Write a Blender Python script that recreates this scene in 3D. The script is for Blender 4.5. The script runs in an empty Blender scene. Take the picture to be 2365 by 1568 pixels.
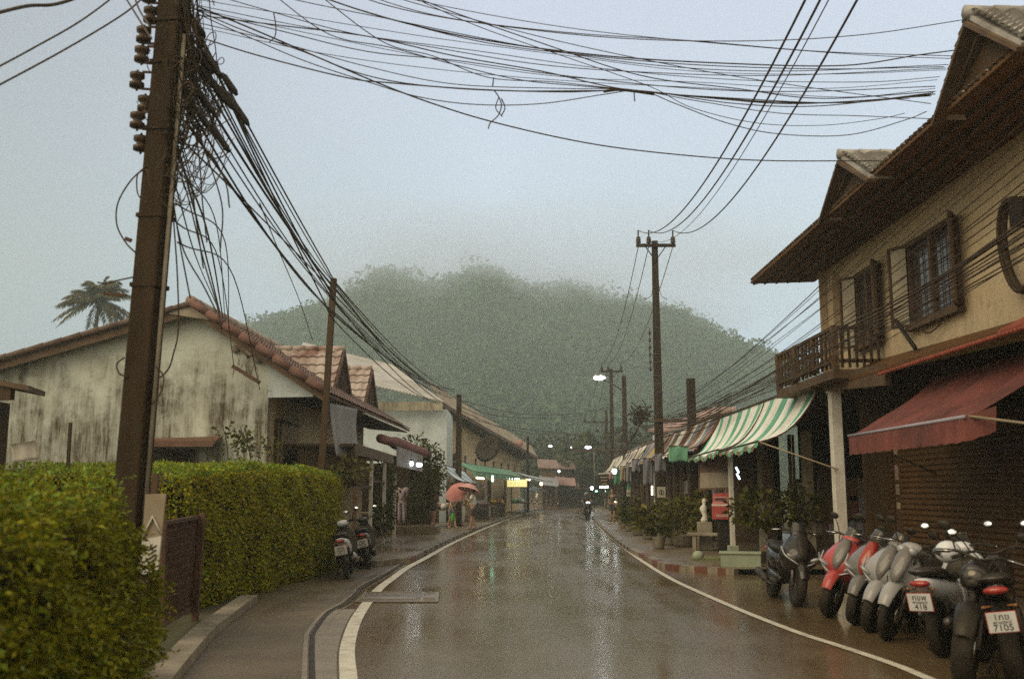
EXPOSURE = 1.05; SKYGAIN = 10.0; HAZE = .0015; CLOUD = .014
import bpy, bmesh, math, random
import numpy as np
from mathutils import Vector, Matrix, noise as mnoise
random.seed(7)
RNG = np.random.default_rng(11)
C = bpy.context.scene.collection
R = math.radians
V = Vector
# ---------------------------------------------------------------- camera maths (photo seen at 2365 x 1568)
H = 1.6
FPX = 2300.0
PITCH = math.atan(353 / FPX)
CP, SP = math.cos(PITCH), math.sin(PITCH)
def ray(u, v):
    a = (u - 1182.5) / FPX; b = (784 - v) / FPX
    return a, CP - b * SP, SP + b * CP
def P(u, v, Y):
    a, y, z = ray(u, v); t = Y / y
    return V((a * t, Y, H + z * t))
def G(u, v, z0=0.0):
    a, y, z = ray(u, v); t = (z0 - H) / z
    return V((a * t, y * t, z0))
def PX(u, v, X):
    a, y, z = ray(u, v); t = X / a
    return V((X, y * t, H + z * t))
# ---------------------------------------------------------------- mesh builder
class MB:
    def __init__(s): s.v = []; s.f = []; s.m = []; s.sm = []
    def add(s, vs, fs, m=0, smooth=False):
        o = len(s.v); s.v += [tuple(p) for p in vs]
        for f in fs: s.f.append([i + o for i in f]); s.m.append(m); s.sm.append(smooth)
        return s
    def box(s, c, d, rot=None, m=0):
        c = V(c); h = [x / 2 for x in d]; vs = []
        for z in (-1, 1):
            for y in (-1, 1):
                for x in (-1, 1):
                    p = V((x * h[0], y * h[1], z * h[2]))
                    if rot is not None: p = rot @ p
                    vs.append(c + p)
        return s.add(vs, [(0,2,3,1),(4,5,7,6),(0,1,5,4),(2,6,7,3),(0,4,6,2),(1,3,7,5)], m)
    def bar(s, p, q, w, h=None, up=(0,0,1), w2=None, h2=None, m=0):
        p, q = V(p), V(q); h = h or w; w2 = w2 or w; h2 = h2 or h
        d = (q - p).normalized(); up = V(up)
        if abs(d.dot(up)) > .98: up = V((1, 0, 0)) if abs(d.x) < .9 else V((0, 1, 0))
        x = d.cross(up).normalized(); y = x.cross(d).normalized()
        vs = [p + x*a*w/2 + y*b*h/2 for a, b in ((-1,-1),(1,-1),(1,1),(-1,1))] + [q + x*a*w2/2 + y*b*h2/2 for a, b in ((-1,-1),(1,-1),(1,1),(-1,1))]
        return s.add(vs, [(3,2,1,0),(4,5,6,7),(0,1,5,4),(1,2,6,5),(2,3,7,6),(3,0,4,7)], m)
    def tube(s, pts, r, n=6, m=0, cap=True):
        pts = [V(p) for p in pts]; k = len(pts)
        rs = r if isinstance(r, (list, tuple)) else [r] * k
        vs, fs = [], []; px = None
        for i, p in enumerate(pts):
            d = pts[min(i+1, k-1)] - pts[max(i-1, 0)]
            if d.length < 1e-9: d = V((0,0,1))
            d.normalize()
            if px is None:
                u = V((0,0,1)) if abs(d.z) < .9 else V((1,0,0)); px = d.cross(u).normalized()
            else:
                px = px - d * px.dot(d)
                px = px.normalized() if px.length > 1e-6 else d.orthogonal().normalized()
            py = d.cross(px)
            for j in range(n):
                a = 2 * math.pi * j / n
                vs.append(p + (px * math.cos(a) + py * math.sin(a)) * rs[i])
        for i in range(k - 1):
            for j in range(n):
                fs.append((i*n+j, i*n+(j+1) % n, (i+1)*n+(j+1) % n, (i+1)*n+j))
        if cap: fs += [tuple(range(n))[::-1], tuple(range((k-1)*n, k*n))]
        return s.add(vs, fs, m, True)
    def loft(s, rings, m=0, cap=True, smooth=True, closed=True):
        n = len(rings[0]); vs = [p for r in rings for p in r]; fs = []
        for i in range(len(rings) - 1):
            for j in range(n if closed else n - 1):
                fs.append((i*n+j, i*n+(j+1) % n, (i+1)*n+(j+1) % n, (i+1)*n+j))
        if cap and closed: fs += [tuple(range(n))[::-1], tuple(range((len(rings)-1)*n, len(rings)*n))]
        return s.add(vs, fs, m, smooth)
    def lathe(s, prof, c=(0,0,0), axis='z', n=20, m=0, rot=None):
        rings = []
        for r, h in prof:
            ring = []
            for j in range(n):
                a = 2*math.pi*j/n; x, y = r*math.cos(a), r*math.sin(a)
                p = V((x, y, h)) if axis == 'z' else (V((x, h, y)) if axis == 'y' else V((h, x, y)))
                if rot is not None: p = rot @ p
                ring.append(V(c) + p)
            rings.append(ring)
        return s.loft(rings, m)
    def ell(s, c, r, nu=14, nv=9, rot=None, m=0):
        rings = []
        for i in range(nv + 1):
            t = math.pi * (i + .02) / (nv + .04)
            ring = []
            for j in range(nu):
                a = 2*math.pi*j/nu
                p = V((r[0]*math.sin(t)*math.cos(a), r[1]*math.sin(t)*math.sin(a), -r[2]*math.cos(t)))
                if rot is not None: p = rot @ p
                ring.append(V(c) + p)
            rings.append(ring)
        return s.loft(rings, m)
    def prism(s, poly, vec, m=0):
        poly = [V(p) for p in poly]; vec = V(vec); n = len(poly)
        vs = poly + [p + vec for p in poly]
        return s.add(vs, [tuple(range(n))[::-1], tuple(range(n, 2*n))] + [(i, (i+1) % n, n+(i+1) % n, n+i) for i in range(n)], m)
    def quad(s, a, b, c, d, m=0): return s.add([a, b, c, d], [(0,1,2,3)], m)
    def grid(s, fn, nu, nv, m=0, smooth=True, thick=None, mfn=None):
        top = [V(fn(i/nu, j/nv)) for j in range(nv+1) for i in range(nu+1)]
        w = nu + 1; fs = []; ms = []
        for j in range(nv):
            for i in range(nu):
                fs.append((j*w+i, j*w+i+1, (j+1)*w+i+1, (j+1)*w+i)); ms.append(mfn(i, j) if mfn else m)
        vs = list(top)
        if thick is not None:
            t = V(thick); n = len(top); vs += [p + t for p in top]
            for k in range(len(fs)):
                fs.append(tuple(i + n for i in fs[k][::-1])); ms.append(ms[k])
            edge = [i for i in range(w)] + [j*w+nu for j in range(1, nv+1)] + [nv*w+i for i in range(nu-1, -1, -1)] + [j*w for j in range(nv-1, 0, -1)]
            for k in range(len(edge)):
                a, b = edge[k], edge[(k+1) % len(edge)]
                fs.append((b, a, a+n, b+n)); ms.append(ms[0])
        o = len(s.v); s.v += [tuple(p) for p in vs]
        for f, mm in zip(fs, ms): s.f.append([i + o for i in f]); s.m.append(mm); s.sm.append(smooth)
        return s
    def ribbon(s, pts, w, z, m=0, h=None):
        pts = [V((p[0], p[1], 0)) for p in pts]; L, Rr = [], []
        for i, p in enumerate(pts):
            d = (pts[min(i+1, len(pts)-1)] - pts[max(i-1, 0)]).normalized(); n = V((-d.y, d.x, 0))
            L.append(p + n*w/2); Rr.append(p - n*w/2)
        if h is None:
            vs = []
            for a, b in zip(L, Rr): vs += [V((a.x, a.y, z)), V((b.x, b.y, z))]
            return s.add(vs, [(2*i, 2*i+1, 2*i+3, 2*i+2) for i in range(len(pts)-1)], m)
        rings = [[V((b.x,b.y,z)), V((b.x,b.y,z+h)), V((a.x,a.y,z+h)), V((a.x,a.y,z))] for a, b in zip(L, Rr)]
        return s.loft(rings, m, True, False)
    def build(s, name, mats, parent=None, bevel=0):
        me = bpy.data.meshes.new(name)
        org = wloc(parent) if parent is not None else None
        if org is None:
            a = np.array(s.v); lo, hi = a.min(0), a.max(0); org = V(((lo[0]+hi[0])/2, (lo[1]+hi[1])/2, lo[2]))
        me.from_pydata([(p[0]-org.x, p[1]-org.y, p[2]-org.z) for p in s.v], [], s.f)
        me.polygons.foreach_set('material_index', s.m); me.polygons.foreach_set('use_smooth', s.sm)
        for mm in (mats if isinstance(mats, (list, tuple)) else [mats]): me.materials.append(mm)
        me.update()
        bm = bmesh.new(); bm.from_mesh(me); bmesh.ops.recalc_face_normals(bm, faces=bm.faces) if len(bm.faces) < 60000 else None; bm.to_mesh(me); bm.free()
        o = bpy.data.objects.new(name, me); C.objects.link(o)
        if parent is not None: o.parent = parent
        else: o.location = org
        if bevel:
            b = o.modifiers.new('bevel', 'BEVEL'); b.width = bevel; b.segments = 2; b.limit_method = 'ANGLE'
        return o
def wloc(o):
    p = V((0,0,0))
    while o is not None: p = p + V(o.location); o = o.parent
    return p
def tag(o, label=None, cat=None, group=None, kind=None):
    if label: o['label'] = label
    if cat: o['category'] = cat
    if group: o['group'] = group
    if kind: o['kind'] = kind
    return o
def thing(name, label, cat, loc=(0,0,0), group=None):
    o = bpy.data.objects.new(name, None); C.objects.link(o); o.location = loc; o.empty_display_size = .2
    return tag(o, label, cat, group)
def copy_tree(o, parent=None):
    c = o.copy(); C.objects.link(c); c.parent = parent
    for ch in list(o.children): copy_tree(ch, c)
    return c
def catmull(pts, n=6):
    pts = [V(p) for p in pts]
    if len(pts) < 3: return [pts[0].lerp(pts[-1], i/n) for i in range(n+1)]
    out = []; q = [2*pts[0]-pts[1]] + pts + [2*pts[-1]-pts[-2]]
    for i in range(1, len(q)-2):
        a, b, c, d = q[i-1:i+3]
        for k in range(n):
            t = k/n
            out.append(.5*((2*b) + (c-a)*t + (2*a-5*b+4*c-d)*t*t + (3*b-a-3*c+d)*t**3))
    return out + [pts[-1]]
def fast_mesh(name, vs, fsize, mats, parent=None, origin=None, smooth=False, midx=None):
    """vs: (n, fsize, 3) numpy - separate faces"""
    n = vs.shape[0]; org = origin if origin is not None else V((0,0,0))
    if parent is not None: org = wloc(parent)
    co = (vs.reshape(-1, 3) - np.array(org)).astype(np.float32)
    me = bpy.data.meshes.new(name); me.vertices.add(n*fsize); me.vertices.foreach_set('co', co.ravel())
    me.loops.add(n*fsize); me.loops.foreach_set('vertex_index', np.arange(n*fsize, dtype=np.int32))
    me.polygons.add(n); me.polygons.foreach_set('loop_start', np.arange(0, n*fsize, fsize, dtype=np.int32))
    if midx is not None: me.polygons.foreach_set('material_index', midx.astype(np.int32))
    for mm in (mats if isinstance(mats, (list, tuple)) else [mats]): me.materials.append(mm)
    me.update(calc_edges=True); me.validate()
    o = bpy.data.objects.new(name, me); C.objects.link(o)
    if parent is not None: o.parent = parent
    else: o.location = org
    return o
def leaf_quads(c, d, size, aspect=.5, droop=.15, rng=RNG):
    """rhombic leaves at c (n,3) pointing along d (n,3)"""
    n = len(c); d = d / (np.linalg.norm(d, axis=1, keepdims=True) + 1e-9)
    r = rng.normal(size=(n, 3)); s = np.cross(d, r); s /= (np.linalg.norm(s, axis=1, keepdims=True) + 1e-9)
    nn = np.cross(d, s); L = np.asarray(size).reshape(-1, 1) * np.ones((n, 1))
    base = c; tip = c + d*L + np.array([0,0,-1])*L*droop
    mid = c + d*L*.5 + nn*L*.08
    a = mid + s*L*aspect*.5; b = mid - s*L*aspect*.5
    return np.stack([base, a, tip, b], axis=1)
# ---------------------------------------------------------------- materials
def newmat(name):
    m = bpy.data.materials.new(name); m.use_nodes = True; nt = m.node_tree
    b = nt.nodes['Principled BSDF']; return m, nt, b
def col(c): return (c[0], c[1], c[2], 1)
def coords(nt, world=True, scale=(1,1,1)):
    if world: src = nt.nodes.new('ShaderNodeNewGeometry').outputs['Position']
    else: src = nt.nodes.new('ShaderNodeTexCoord').outputs['Object']
    mp = nt.nodes.new('ShaderNodeMapping'); mp.inputs['Scale'].default_value = scale; nt.links.new(src, mp.inputs['Vector'])
    return mp.outputs['Vector']
def tex_noise(nt, vec, scale, detail=4, rough=.6):
    n = nt.nodes.new('ShaderNodeTexNoise'); n.inputs['Scale'].default_value = scale; n.inputs['Detail'].default_value = detail; n.inputs['Roughness'].default_value = rough
    nt.links.new(vec, n.inputs['Vector']); return n.outputs['Fac']
def ramp(nt, fac, stops):
    r = nt.nodes.new('ShaderNodeValToRGB'); e = r.color_ramp.elements
    e[0].position = stops[0][0]; e[0].color = col(stops[0][1]); e[1].position = stops[-1][0]; e[1].color = col(stops[-1][1])
    for p, c in stops[1:-1]: x = e.new(p); x.color = col(c)
    nt.links.new(fac, r.inputs['Fac']); return r.outputs['Color']
def mixc(nt, fac, a, b):
    m = nt.nodes.new('ShaderNodeMix'); m.data_type = 'RGBA'
    for inp, val in ((m.inputs[0], fac), (m.inputs[6], a), (m.inputs[7], b)):
        if hasattr(val, 'node'): nt.links.new(val, inp)
        elif isinstance(val, (int, float)): inp.default_value = val
        else: inp.default_value = col(val)
    return m.outputs[2]
def mapr(nt, x, a, b, c, d):
    m = nt.nodes.new('ShaderNodeMapRange'); nt.links.new(x, m.inputs['Value'])
    for k, val in zip(('From Min','From Max','To Min','To Max'), (a,b,c,d)): m.inputs[k].default_value = val
    return m.outputs['Result']
def mathn(nt, op, a, b=None):
    m = nt.nodes.new('ShaderNodeMath'); m.operation = op
    for i, x in enumerate((a, b)):
        if x is None: continue
        if hasattr(x, 'node'): nt.links.new(x, m.inputs[i])
        else: m.inputs[i].default_value = x
    return m.outputs[0]
def bump(nt, b, h, strength, dist=.02):
    n = nt.nodes.new('ShaderNodeBump'); n.inputs['Strength'].default_value = strength; n.inputs['Distance'].default_value = dist
    nt.links.new(h, n.inputs['Height']); nt.links.new(n.outputs['Normal'], b.inputs['Normal'])
def PM(name, c1, c2=None, scale=3, rough=.6, rough2=None, bumpy=0, bscale=40, metal=0, spec=.22, coat=0, stretch=(1,1,1), world=True, lo=.35, hi=.65, detail=5):
    m, nt, b = newmat(name)
    c2 = c2 or tuple(x*.7 for x in c1)
    vec = coords(nt, world, stretch); f = tex_noise(nt, vec, scale, detail)
    nt.links.new(ramp(nt, f, [(lo, c1), (hi, c2)]), b.inputs['Base Color'])
    f2 = tex_noise(nt, vec, scale*2.3, 4)
    nt.links.new(mapr(nt, f2, .3, .7, rough, rough2 if rough2 is not None else min(1, rough+.15)), b.inputs['Roughness'])
    b.inputs['Metallic'].default_value = metal; b.inputs['Specular IOR Level'].default_value = spec
    if not metal: b.inputs['Specular Tint'].default_value = col((1, .86, .66))
    if coat: b.inputs['Coat Weight'].default_value = coat; b.inputs['Coat Roughness'].default_value = .08
    if bumpy: bump(nt, b, tex_noise(nt, vec, bscale, 4), bumpy, .01)
    return m
def EM(name, c, s):
    m, nt, b = newmat(name); b.inputs['Base Color'].default_value = col((.8,.8,.8)); b.inputs['Emission Color'].default_value = col(c); b.inputs['Emission Strength'].default_value = s
    return m
def LEAF(name, cols, trans=.25, rough=.45):
    m, nt, b = newmat(name)
    g = nt.nodes.new('ShaderNodeNewGeometry'); n = len(cols)
    cc = ramp(nt, g.outputs['Random Per Island'], [(i/max(1, n-1), c) for i, c in enumerate(cols)])
    vec = coords(nt, True); f = tex_noise(nt, vec, 1.3, 3)
    cc = mixc(nt, mapr(nt, f, .35, .65, 0, .55), cc, tuple(x*.55 for x in cols[n//2]))
    nt.links.new(cc, b.inputs['Base Color']); b.inputs['Roughness'].default_value = rough; b.inputs['Specular IOR Level'].default_value = .18; b.inputs['Specular Tint'].default_value = col((1,.95,.55))
    if trans:
        t = nt.nodes.new('ShaderNodeBsdfTranslucent'); nt.links.new(cc, t.inputs['Color'])
        mx = nt.nodes.new('ShaderNodeMixShader'); mx.inputs[0].default_value = trans
        nt.links.new(b.outputs[0], mx.inputs[1]); nt.links.new(t.outputs[0], mx.inputs[2])
        nt.links.new(mx.outputs[0], nt.nodes['Material Output'].inputs['Surface'])
    return m
M = {}
# ================================================================ world, sun, camera
sc = bpy.context.scene
cam = bpy.data.cameras.new('camera'); co = bpy.data.objects.new('camera', cam); C.objects.link(co)
co.location = (0, 0, H); co.rotation_euler = (R(90) + PITCH, 0, 0)
cam.sensor_width = 36; cam.lens = FPX / 2365 * 36; cam.clip_end = 6000; cam.clip_start = .05
cam.dof.use_dof = True; cam.dof.focus_distance = 30; cam.dof.aperture_fstop = 2.0
sc.camera = co
sc.view_settings.view_transform = 'Standard'; sc.view_settings.look = 'None'; sc.view_settings.gamma = 1; sc.view_settings.exposure = EXPOSURE
sc.cycles.use_denoising = False; sc.cycles.max_bounces = 10; sc.cycles.diffuse_bounces = 3; sc.cycles.glossy_bounces = 3; sc.cycles.transmission_bounces = 4
sc.cycles.volume_bounces = 6; sc.cycles.transparent_max_bounces = 8; sc.cycles.sample_clamp_indirect = 2.5; sc.cycles.sample_clamp_direct = 5
SUN_EL, SUN_AZ = R(40), R(228)
w = bpy.data.worlds.new("World"); sc.world = w; w.use_nodes = True; nt = w.node_tree
bg = nt.nodes['Background']; bg.inputs['Strength'].default_value = .1
sky = nt.nodes.new('ShaderNodeTexSky'); sky.sky_type = 'NISHITA'; sky.sun_disc = False; sky.sun_elevation = SUN_EL; sky.sun_rotation = SUN_AZ; sky.dust_density = 4
tc = nt.nodes.new('ShaderNodeTexCoord')
sep = nt.nodes.new('ShaderNodeSeparateXYZ'); nt.links.new(tc.outputs['Generated'], sep.inputs[0])
over = ramp(nt, mapr(nt, sep.outputs['Z'], -.02, .65, 0, 1), [(0, (.425,.52,.63)), (.16, (.44,.535,.645)), (.31, (.425,.51,.615)), (.5, (.39,.455,.57)), (.72, (.36,.395,.51)), (1, (.36,.40,.51))])
# lens vignette put into the sky: darker over the house, brightest over the street
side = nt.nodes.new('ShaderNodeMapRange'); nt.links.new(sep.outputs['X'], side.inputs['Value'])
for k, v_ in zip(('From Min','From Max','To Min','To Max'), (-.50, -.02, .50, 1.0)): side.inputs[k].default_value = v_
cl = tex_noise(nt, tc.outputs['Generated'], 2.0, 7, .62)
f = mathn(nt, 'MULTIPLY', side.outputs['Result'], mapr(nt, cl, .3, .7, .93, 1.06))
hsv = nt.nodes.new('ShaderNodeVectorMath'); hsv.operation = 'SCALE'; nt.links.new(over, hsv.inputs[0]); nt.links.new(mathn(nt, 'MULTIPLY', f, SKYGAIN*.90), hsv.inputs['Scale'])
# warm colour added to the unseen sky behind and overhead, to brown the shade
warm = nt.nodes.new('ShaderNodeVectorMath'); warm.operation = 'SCALE'; warm.inputs[0].default_value = (.54, .465, .345); warm.inputs['Scale'].default_value = SKYGAIN
wf = mapr(nt, sep.outputs['Y'], .80, .30, 0, 1)
dome = mixc(nt, wf, hsv.outputs['Vector'], warm.outputs['Vector'])
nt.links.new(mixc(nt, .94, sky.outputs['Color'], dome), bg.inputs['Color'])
sd = bpy.data.lights.new('sun', 'SUN'); sd.energy = 1.3; sd.angle = R(50); sd.color = (1, .84, .60)
so = bpy.data.objects.new('sun', sd); C.objects.link(so); so.location = (0, 0, 60)
so.rotation_euler = (R(90) - SUN_EL, 0, -SUN_AZ + math.pi)
# ================================================================ materials of the setting
def wet(name, c1, c2, r1, r2, bs=.10, scale=.9, spec=.5, rings=True):
    m, nt, b = newmat(name)
    v = coords(nt); f = tex_noise(nt, v, scale, 6, .65); g = tex_noise(nt, v, 60, 3)
    base = ramp(nt, f, [(.38, c1), (.62, c2)])
    base = mixc(nt, mapr(nt, g, .4, .7, 0, .4), base, tuple(x*1.7 for x in c2))
    nt.links.new(base, b.inputs['Base Color'])
    f2 = mathn(nt, 'ADD', mathn(nt, 'MULTIPLY', tex_noise(nt, coords(nt, True, (1, .45, 1)), .6, 3, .5), .6), mathn(nt, 'MULTIPLY', tex_noise(nt, coords(nt, True, (1, .05, 1)), 1.7, 3, .6), .4))
    nt.links.new(mapr(nt, f2, .38, .6, r1, r2), b.inputs['Roughness'])
    b.inputs['Specular IOR Level'].default_value = spec; b.inputs['Specular Tint'].default_value = col((1, .79, .49))
    h = tex_noise(nt, coords(nt, True, (.6, 1, 1)), 34, 2)
    h = mathn(nt, 'MULTIPLY', h, mapr(nt, f2, .35, .65, .25, 1.0))
    if rings:
        vo = nt.nodes.new('ShaderNodeTexVoronoi'); vo.inputs['Scale'].default_value = 7.5; nt.links.new(v, vo.inputs['Vector'])
        rg = mathn(nt, 'SINE', mathn(nt, 'MULTIPLY', vo.outputs['Distance'], 38))
        fade = mapr(nt, vo.outputs['Distance'], .05, .30, 1, 0)
        h = mathn(nt, 'ADD', h, mathn(nt, 'MULTIPLY', mathn(nt, 'MULTIPLY', rg, fade), .35))
    bump(nt, b, h, bs, .012)
    return m
M['road'] = wet('road', (.078,.052,.024), (.102,.070,.035), .11, .27, .12)
M['fore'] = wet('forecourt', (.060,.044,.026), (.095,.072,.045), .22, .6, .30, 1.4)
M['pave'] = wet('pavement', (.085,.063,.038), (.13,.098,.062), .15, .5, .14, 1.6)
M['ground'] = PM('ground', (.06,.05,.03), (.045,.05,.025), .6, .9, bumpy=.4, bscale=8)
M['gutter'] = wet('gutter', (.12,.10,.075), (.17,.145,.11), .2, .6, .2, 2.5)
M['line'] = PM('road_paint', (.50,.47,.38), (.28,.25,.19), 5, .35, .6, spec=.4, lo=.45, hi=.75)
M['kerbw'] = PM('kerb_white', (.24,.205,.155), (.12,.095,.065), 4, .4, .6)
M['kerbr'] = PM('kerb_red', (.14,.055,.04), (.09,.042,.03), 4, .4, .6)
M['kerbk'] = PM('kerb_dark', (.07,.055,.045), (.05,.04,.03), 4, .4, .6)
M['conc'] = PM('concrete', (.26,.225,.17), (.15,.125,.09), 2.5, .6, .85, bumpy=.2)
M['groove'] = PM('groove', (.03,.024,.016), None, 3, .5)
# ================================================================ ground, road, pavements
mb = MB()
n = 40
vs = [V(((i/n-.5)*2400, -60 + j/n*2400, -.06)) for j in range(n+1) for i in range(n+1)]
mb.add(vs, [(j*(n+1)+i, j*(n+1)+i+1, (j+1)*(n+1)+i+1, (j+1)*(n+1)+i) for j in range(n) for i in range(n)])
tag(mb.build('ground', M['ground']), kind='structure')
def gl(pts, z=0): return [G(u, v, z) for u, v in pts]
LLINE = [(845,1800),(812,1640),(805,1568),(802,1500),(815,1449),(831,1417),(856,1382),(881,1355),(912,1332),(941,1311),(983,1289),(1040,1257),(1095,1231),(1128,1217),(1182,1196),(1236,1180)]
RLINE = [(2700,1800),(2300,1632),(2145,1568),(2073,1538),(1983,1507),(1922,1487),(1862,1468),(1802,1446),(1741,1422),(1681,1397),(1600,1361),(1550,1337),(1500,1307),(1450,1272),(1410,1240),(1384,1216),(1371,1200)]
GROOVE = [(735,1800),(722,1568),(722,1480),(727,1458),(759,1416),(801,1391),(826,1369),(840,1354),(898,1322),(940,1296)]
KERBL = [(942,1287),(981,1268),(1050,1237),(1100,1218),(1174,1193),(1230,1178),(1262,1170)]
KERBR = [(1700,1313),(1640,1309),(1545,1301),(1500,1284),(1450,1259),(1410,1230),(1385,1208),(1374,1197),(1370,1190)]
far_l = [V((6, 100, 0)), V((4, 130, 0)), V((-14, 175, 0))]
far_r = [V((6.9, 85, 0)), V((8.2, 105, 0)), V((7.4, 130, 0)), V((-8, 182, 0))]
gl_groove = catmull(gl(GROOVE)); gl_l = catmull(gl(LLINE)); gl_r = catmull(gl(RLINE)); gl_kl = catmull(gl(KERBL, .12)); gl_kr = catmull(gl(KERBR, .12))
# road: from the gutter across to the shop fronts
left_edge = gl_groove + [p for p in gl_kl if p.y > gl_groove[-1].y + .5] + far_l
left_edge[0:0] = [V((-1.6, -25, 0))]
mb = MB()
ys = [p.y for p in left_edge]
def interp(line, y):
    for a, b in zip(line, line[1:]):
        if a.y <= y <= b.y and b.y > a.y: return a.x + (b.x-a.x)*(y-a.y)/(b.y-a.y)
    return line[0].x if y < line[0].y else line[-1].x
right_edge = [V((9, -25, 0)), V((9, 20, 0)), V((9, 60, 0)), V((9, 85, 0))] + far_r[1:]
yy = sorted(set([round(-25 + i*1.0, 2) for i in range(208)] + [round(p.y, 2) for p in left_edge]))
yy = [y for y in yy if -25 <= y <= 175]
rows = [(V((interp(left_edge, y), y, 0)), V((interp(right_edge, y), y, 0))) for y in yy]
mb.add([p for r in rows for p in r], [(2*i, 2*i+1, 2*i+3, 2*i+2) for i in range(len(rows)-1)])
road = tag(mb.build('road', M['road']), kind='structure')
# forecourt strip between the hedge kerb and the gutter
mb = MB()
fe = [V((-1.62, -25, 0))] + gl_groove
rows = [(V((-7.5, p.y, -.004)), V((p.x - .03, p.y, -.004))) for p in fe]
rows += [(V((-7.5, 25.5, -.004)), V((-2.2, 25.5, -.004)))]
mb.add([p for r in rows for p in r], [(2*i, 2*i+1, 2*i+3, 2*i+2) for i in range(len(rows)-1)])
tag(mb.build('forecourt', M['fore']), kind='structure')
# gutter slab and its groove
mb = MB()
gut = [p for p in gl_groove if p.y < 14.3]
def offl(pts, d):
    out = []
    for i, p in enumerate(pts):
        t = (pts[min(i+1, len(pts)-1)] - pts[max(i-1, 0)]).normalized(); out.append(p + V((t.y, -t.x, 0))*d)
    return out
inner = [V((interp(gl_l, p.y) - .10, p.y, .004)) for p in gut]; outer = [V((p.x, p.y, .004)) for p in gut]
mb.add([q for ab in zip(outer, inner) for q in ab], [(2*i, 2*i+1, 2*i+3, 2*i+2) for i in range(len(gut)-1)])
tag(mb.build('gutter', M['gutter']), kind='structure')
mb = MB(); mb.ribbon(gl_groove, .05, .006); mb.ribbon(offl(gl_groove, .11), .022, .007, 1); mb.ribbon(offl(gl_groove, -.07), .05, .007, 1)
tag(mb.build('gutter_joint', [M['groove'], M['gutter']]), kind='structure')
# painted edge lines
mb = MB(); mb.ribbon([p for p in gl_l if p.y < 90], .155, .010); tag(mb.build('road_edge_line', M['line']), kind='structure')
mb = MB(); mb.ribbon([p for p in gl_r if p.y < 62], .105, .010); tag(mb.build('road_edge_line', M['line']), kind='structure')
# drain slab crossing the gutter
a, b, c, d = G(822,1391), G(1008,1391), G(1010,1369), G(848,1369)
mb = MB()
zz = V((0,0,.014))
mb.add([p+zz for p in (a,b,c,d)], [(0,1,2,3)], 1)
for p, q in ((a,b),(b,c),(c,d),(d,a)): mb.bar(p+zz*1.1, q+zz*1.1, .05, .012)
mb.bar((b+V((-.22,0,0)))+zz, (c+V((-.22,0,0)))+zz, .05, .014)
mb.bar(a.lerp(d,.35)+zz, (b+V((-.3,0,0))).lerp(c+V((-.3,0,0)),.35)+zz, .28, .014)
mb.box(b.lerp(c,.5)+V((-.1,0,.014)), (.18, .5, .016))
tag(mb.build('drain_slab', [M['gutter'], M['fore']]), 'concrete drain cover frame set across the white edge line', 'drain cover')
# kerbs
def kerb(pts, name, w=.16, h=.12, mats=None, pat=None, seg=.5):
    m = MB(); L = 0
    pts = [V((p.x, p.y, 0)) for p in pts]
    acc = 0; res = [pts[0]]
    for p, q in zip(pts, pts[1:]):
        d = (q-p).length; k = max(1, int(d/seg))
        for i in range(1, k+1): res.append(p.lerp(q, i/k))
    for i in range(len(res)-1):
        t = (res[i+1]-res[i]).normalized(); nrm = V((-t.y, t.x, 0))
        m.bar(res[i]+V((0,0,h/2)), res[i+1]+V((0,0,h/2)) , w, h, m=pat(i, res[i]))
    return tag(m.build(name, mats), kind='structure')
KM = [M['kerbw'], M['kerbr'], M['kerbk']]
kerb([G(864,1295,.12), G(905,1290,.12), gl_kl[0]] + gl_kl[1:], 'kerb', pat=lambda i, p: (0 if i < 2 else (1 if i < 4 else 0)) if p.y < 25 else (2 if i % 2 else 0), mats=KM)
kerb(gl_kr, 'kerb', pat=lambda i, p: (0, 0, 1, 1)[i % 4] if p.y < 26 else (2 if i % 2 else 0), mats=KM)
# raised pavements
mb = MB()
pk = [G(864,1295,.12), G(905,1290,.12)] + gl_kl + [p + V((0,0,.12)) for p in far_l]
pk = sorted(pk, key=lambda p: p.y)
rows = [(V((min(p.x-.3, -8.5) if p.y < 95 else p.x - 12, p.y, .116)), V((p.x - .06, p.y, .116))) for p in pk]
mb.add([p for r in rows for p in r], [(2*i, 2*i+1, 2*i+3, 2*i+2) for i in range(len(rows)-1)])
tag(mb.build('pavement', M['pave']), kind='structure')
mb = MB()
pk = [p for p in gl_kr] + [p + V((0,0,.12)) for p in far_r]
pk = sorted(pk, key=lambda p: p.y)
rows = [(V((p.x + .06, p.y, .116)), V((max(p.x+3, 10) if p.y < 100 else p.x + 12, p.y, .116))) for p in pk]
mb.add([p for r in rows for p in r], [(2*i, 2*i+1, 2*i+3, 2*i+2) for i in range(len(rows)-1)])
tag(mb.build('pavement', M['pave']), kind='structure')
# concrete kerb strip along the foot of the hedges
ks = catmull(gl([(330,1640),(385,1568),(470,1472),(520,1432),(575,1391)]))
mb = MB(); mb.ribbon(ks, .24, .0, h=.11); tag(mb.build('kerb', M['conc']), kind='structure')
mb = MB(); mb.ribbon([p + V((-.35-.1*i/len(ks),0,0)) for i, p in enumerate(ks)], .5, -.01, h=.05); tag(mb.build('planting_bed', M['ground']), kind='structure')
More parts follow.
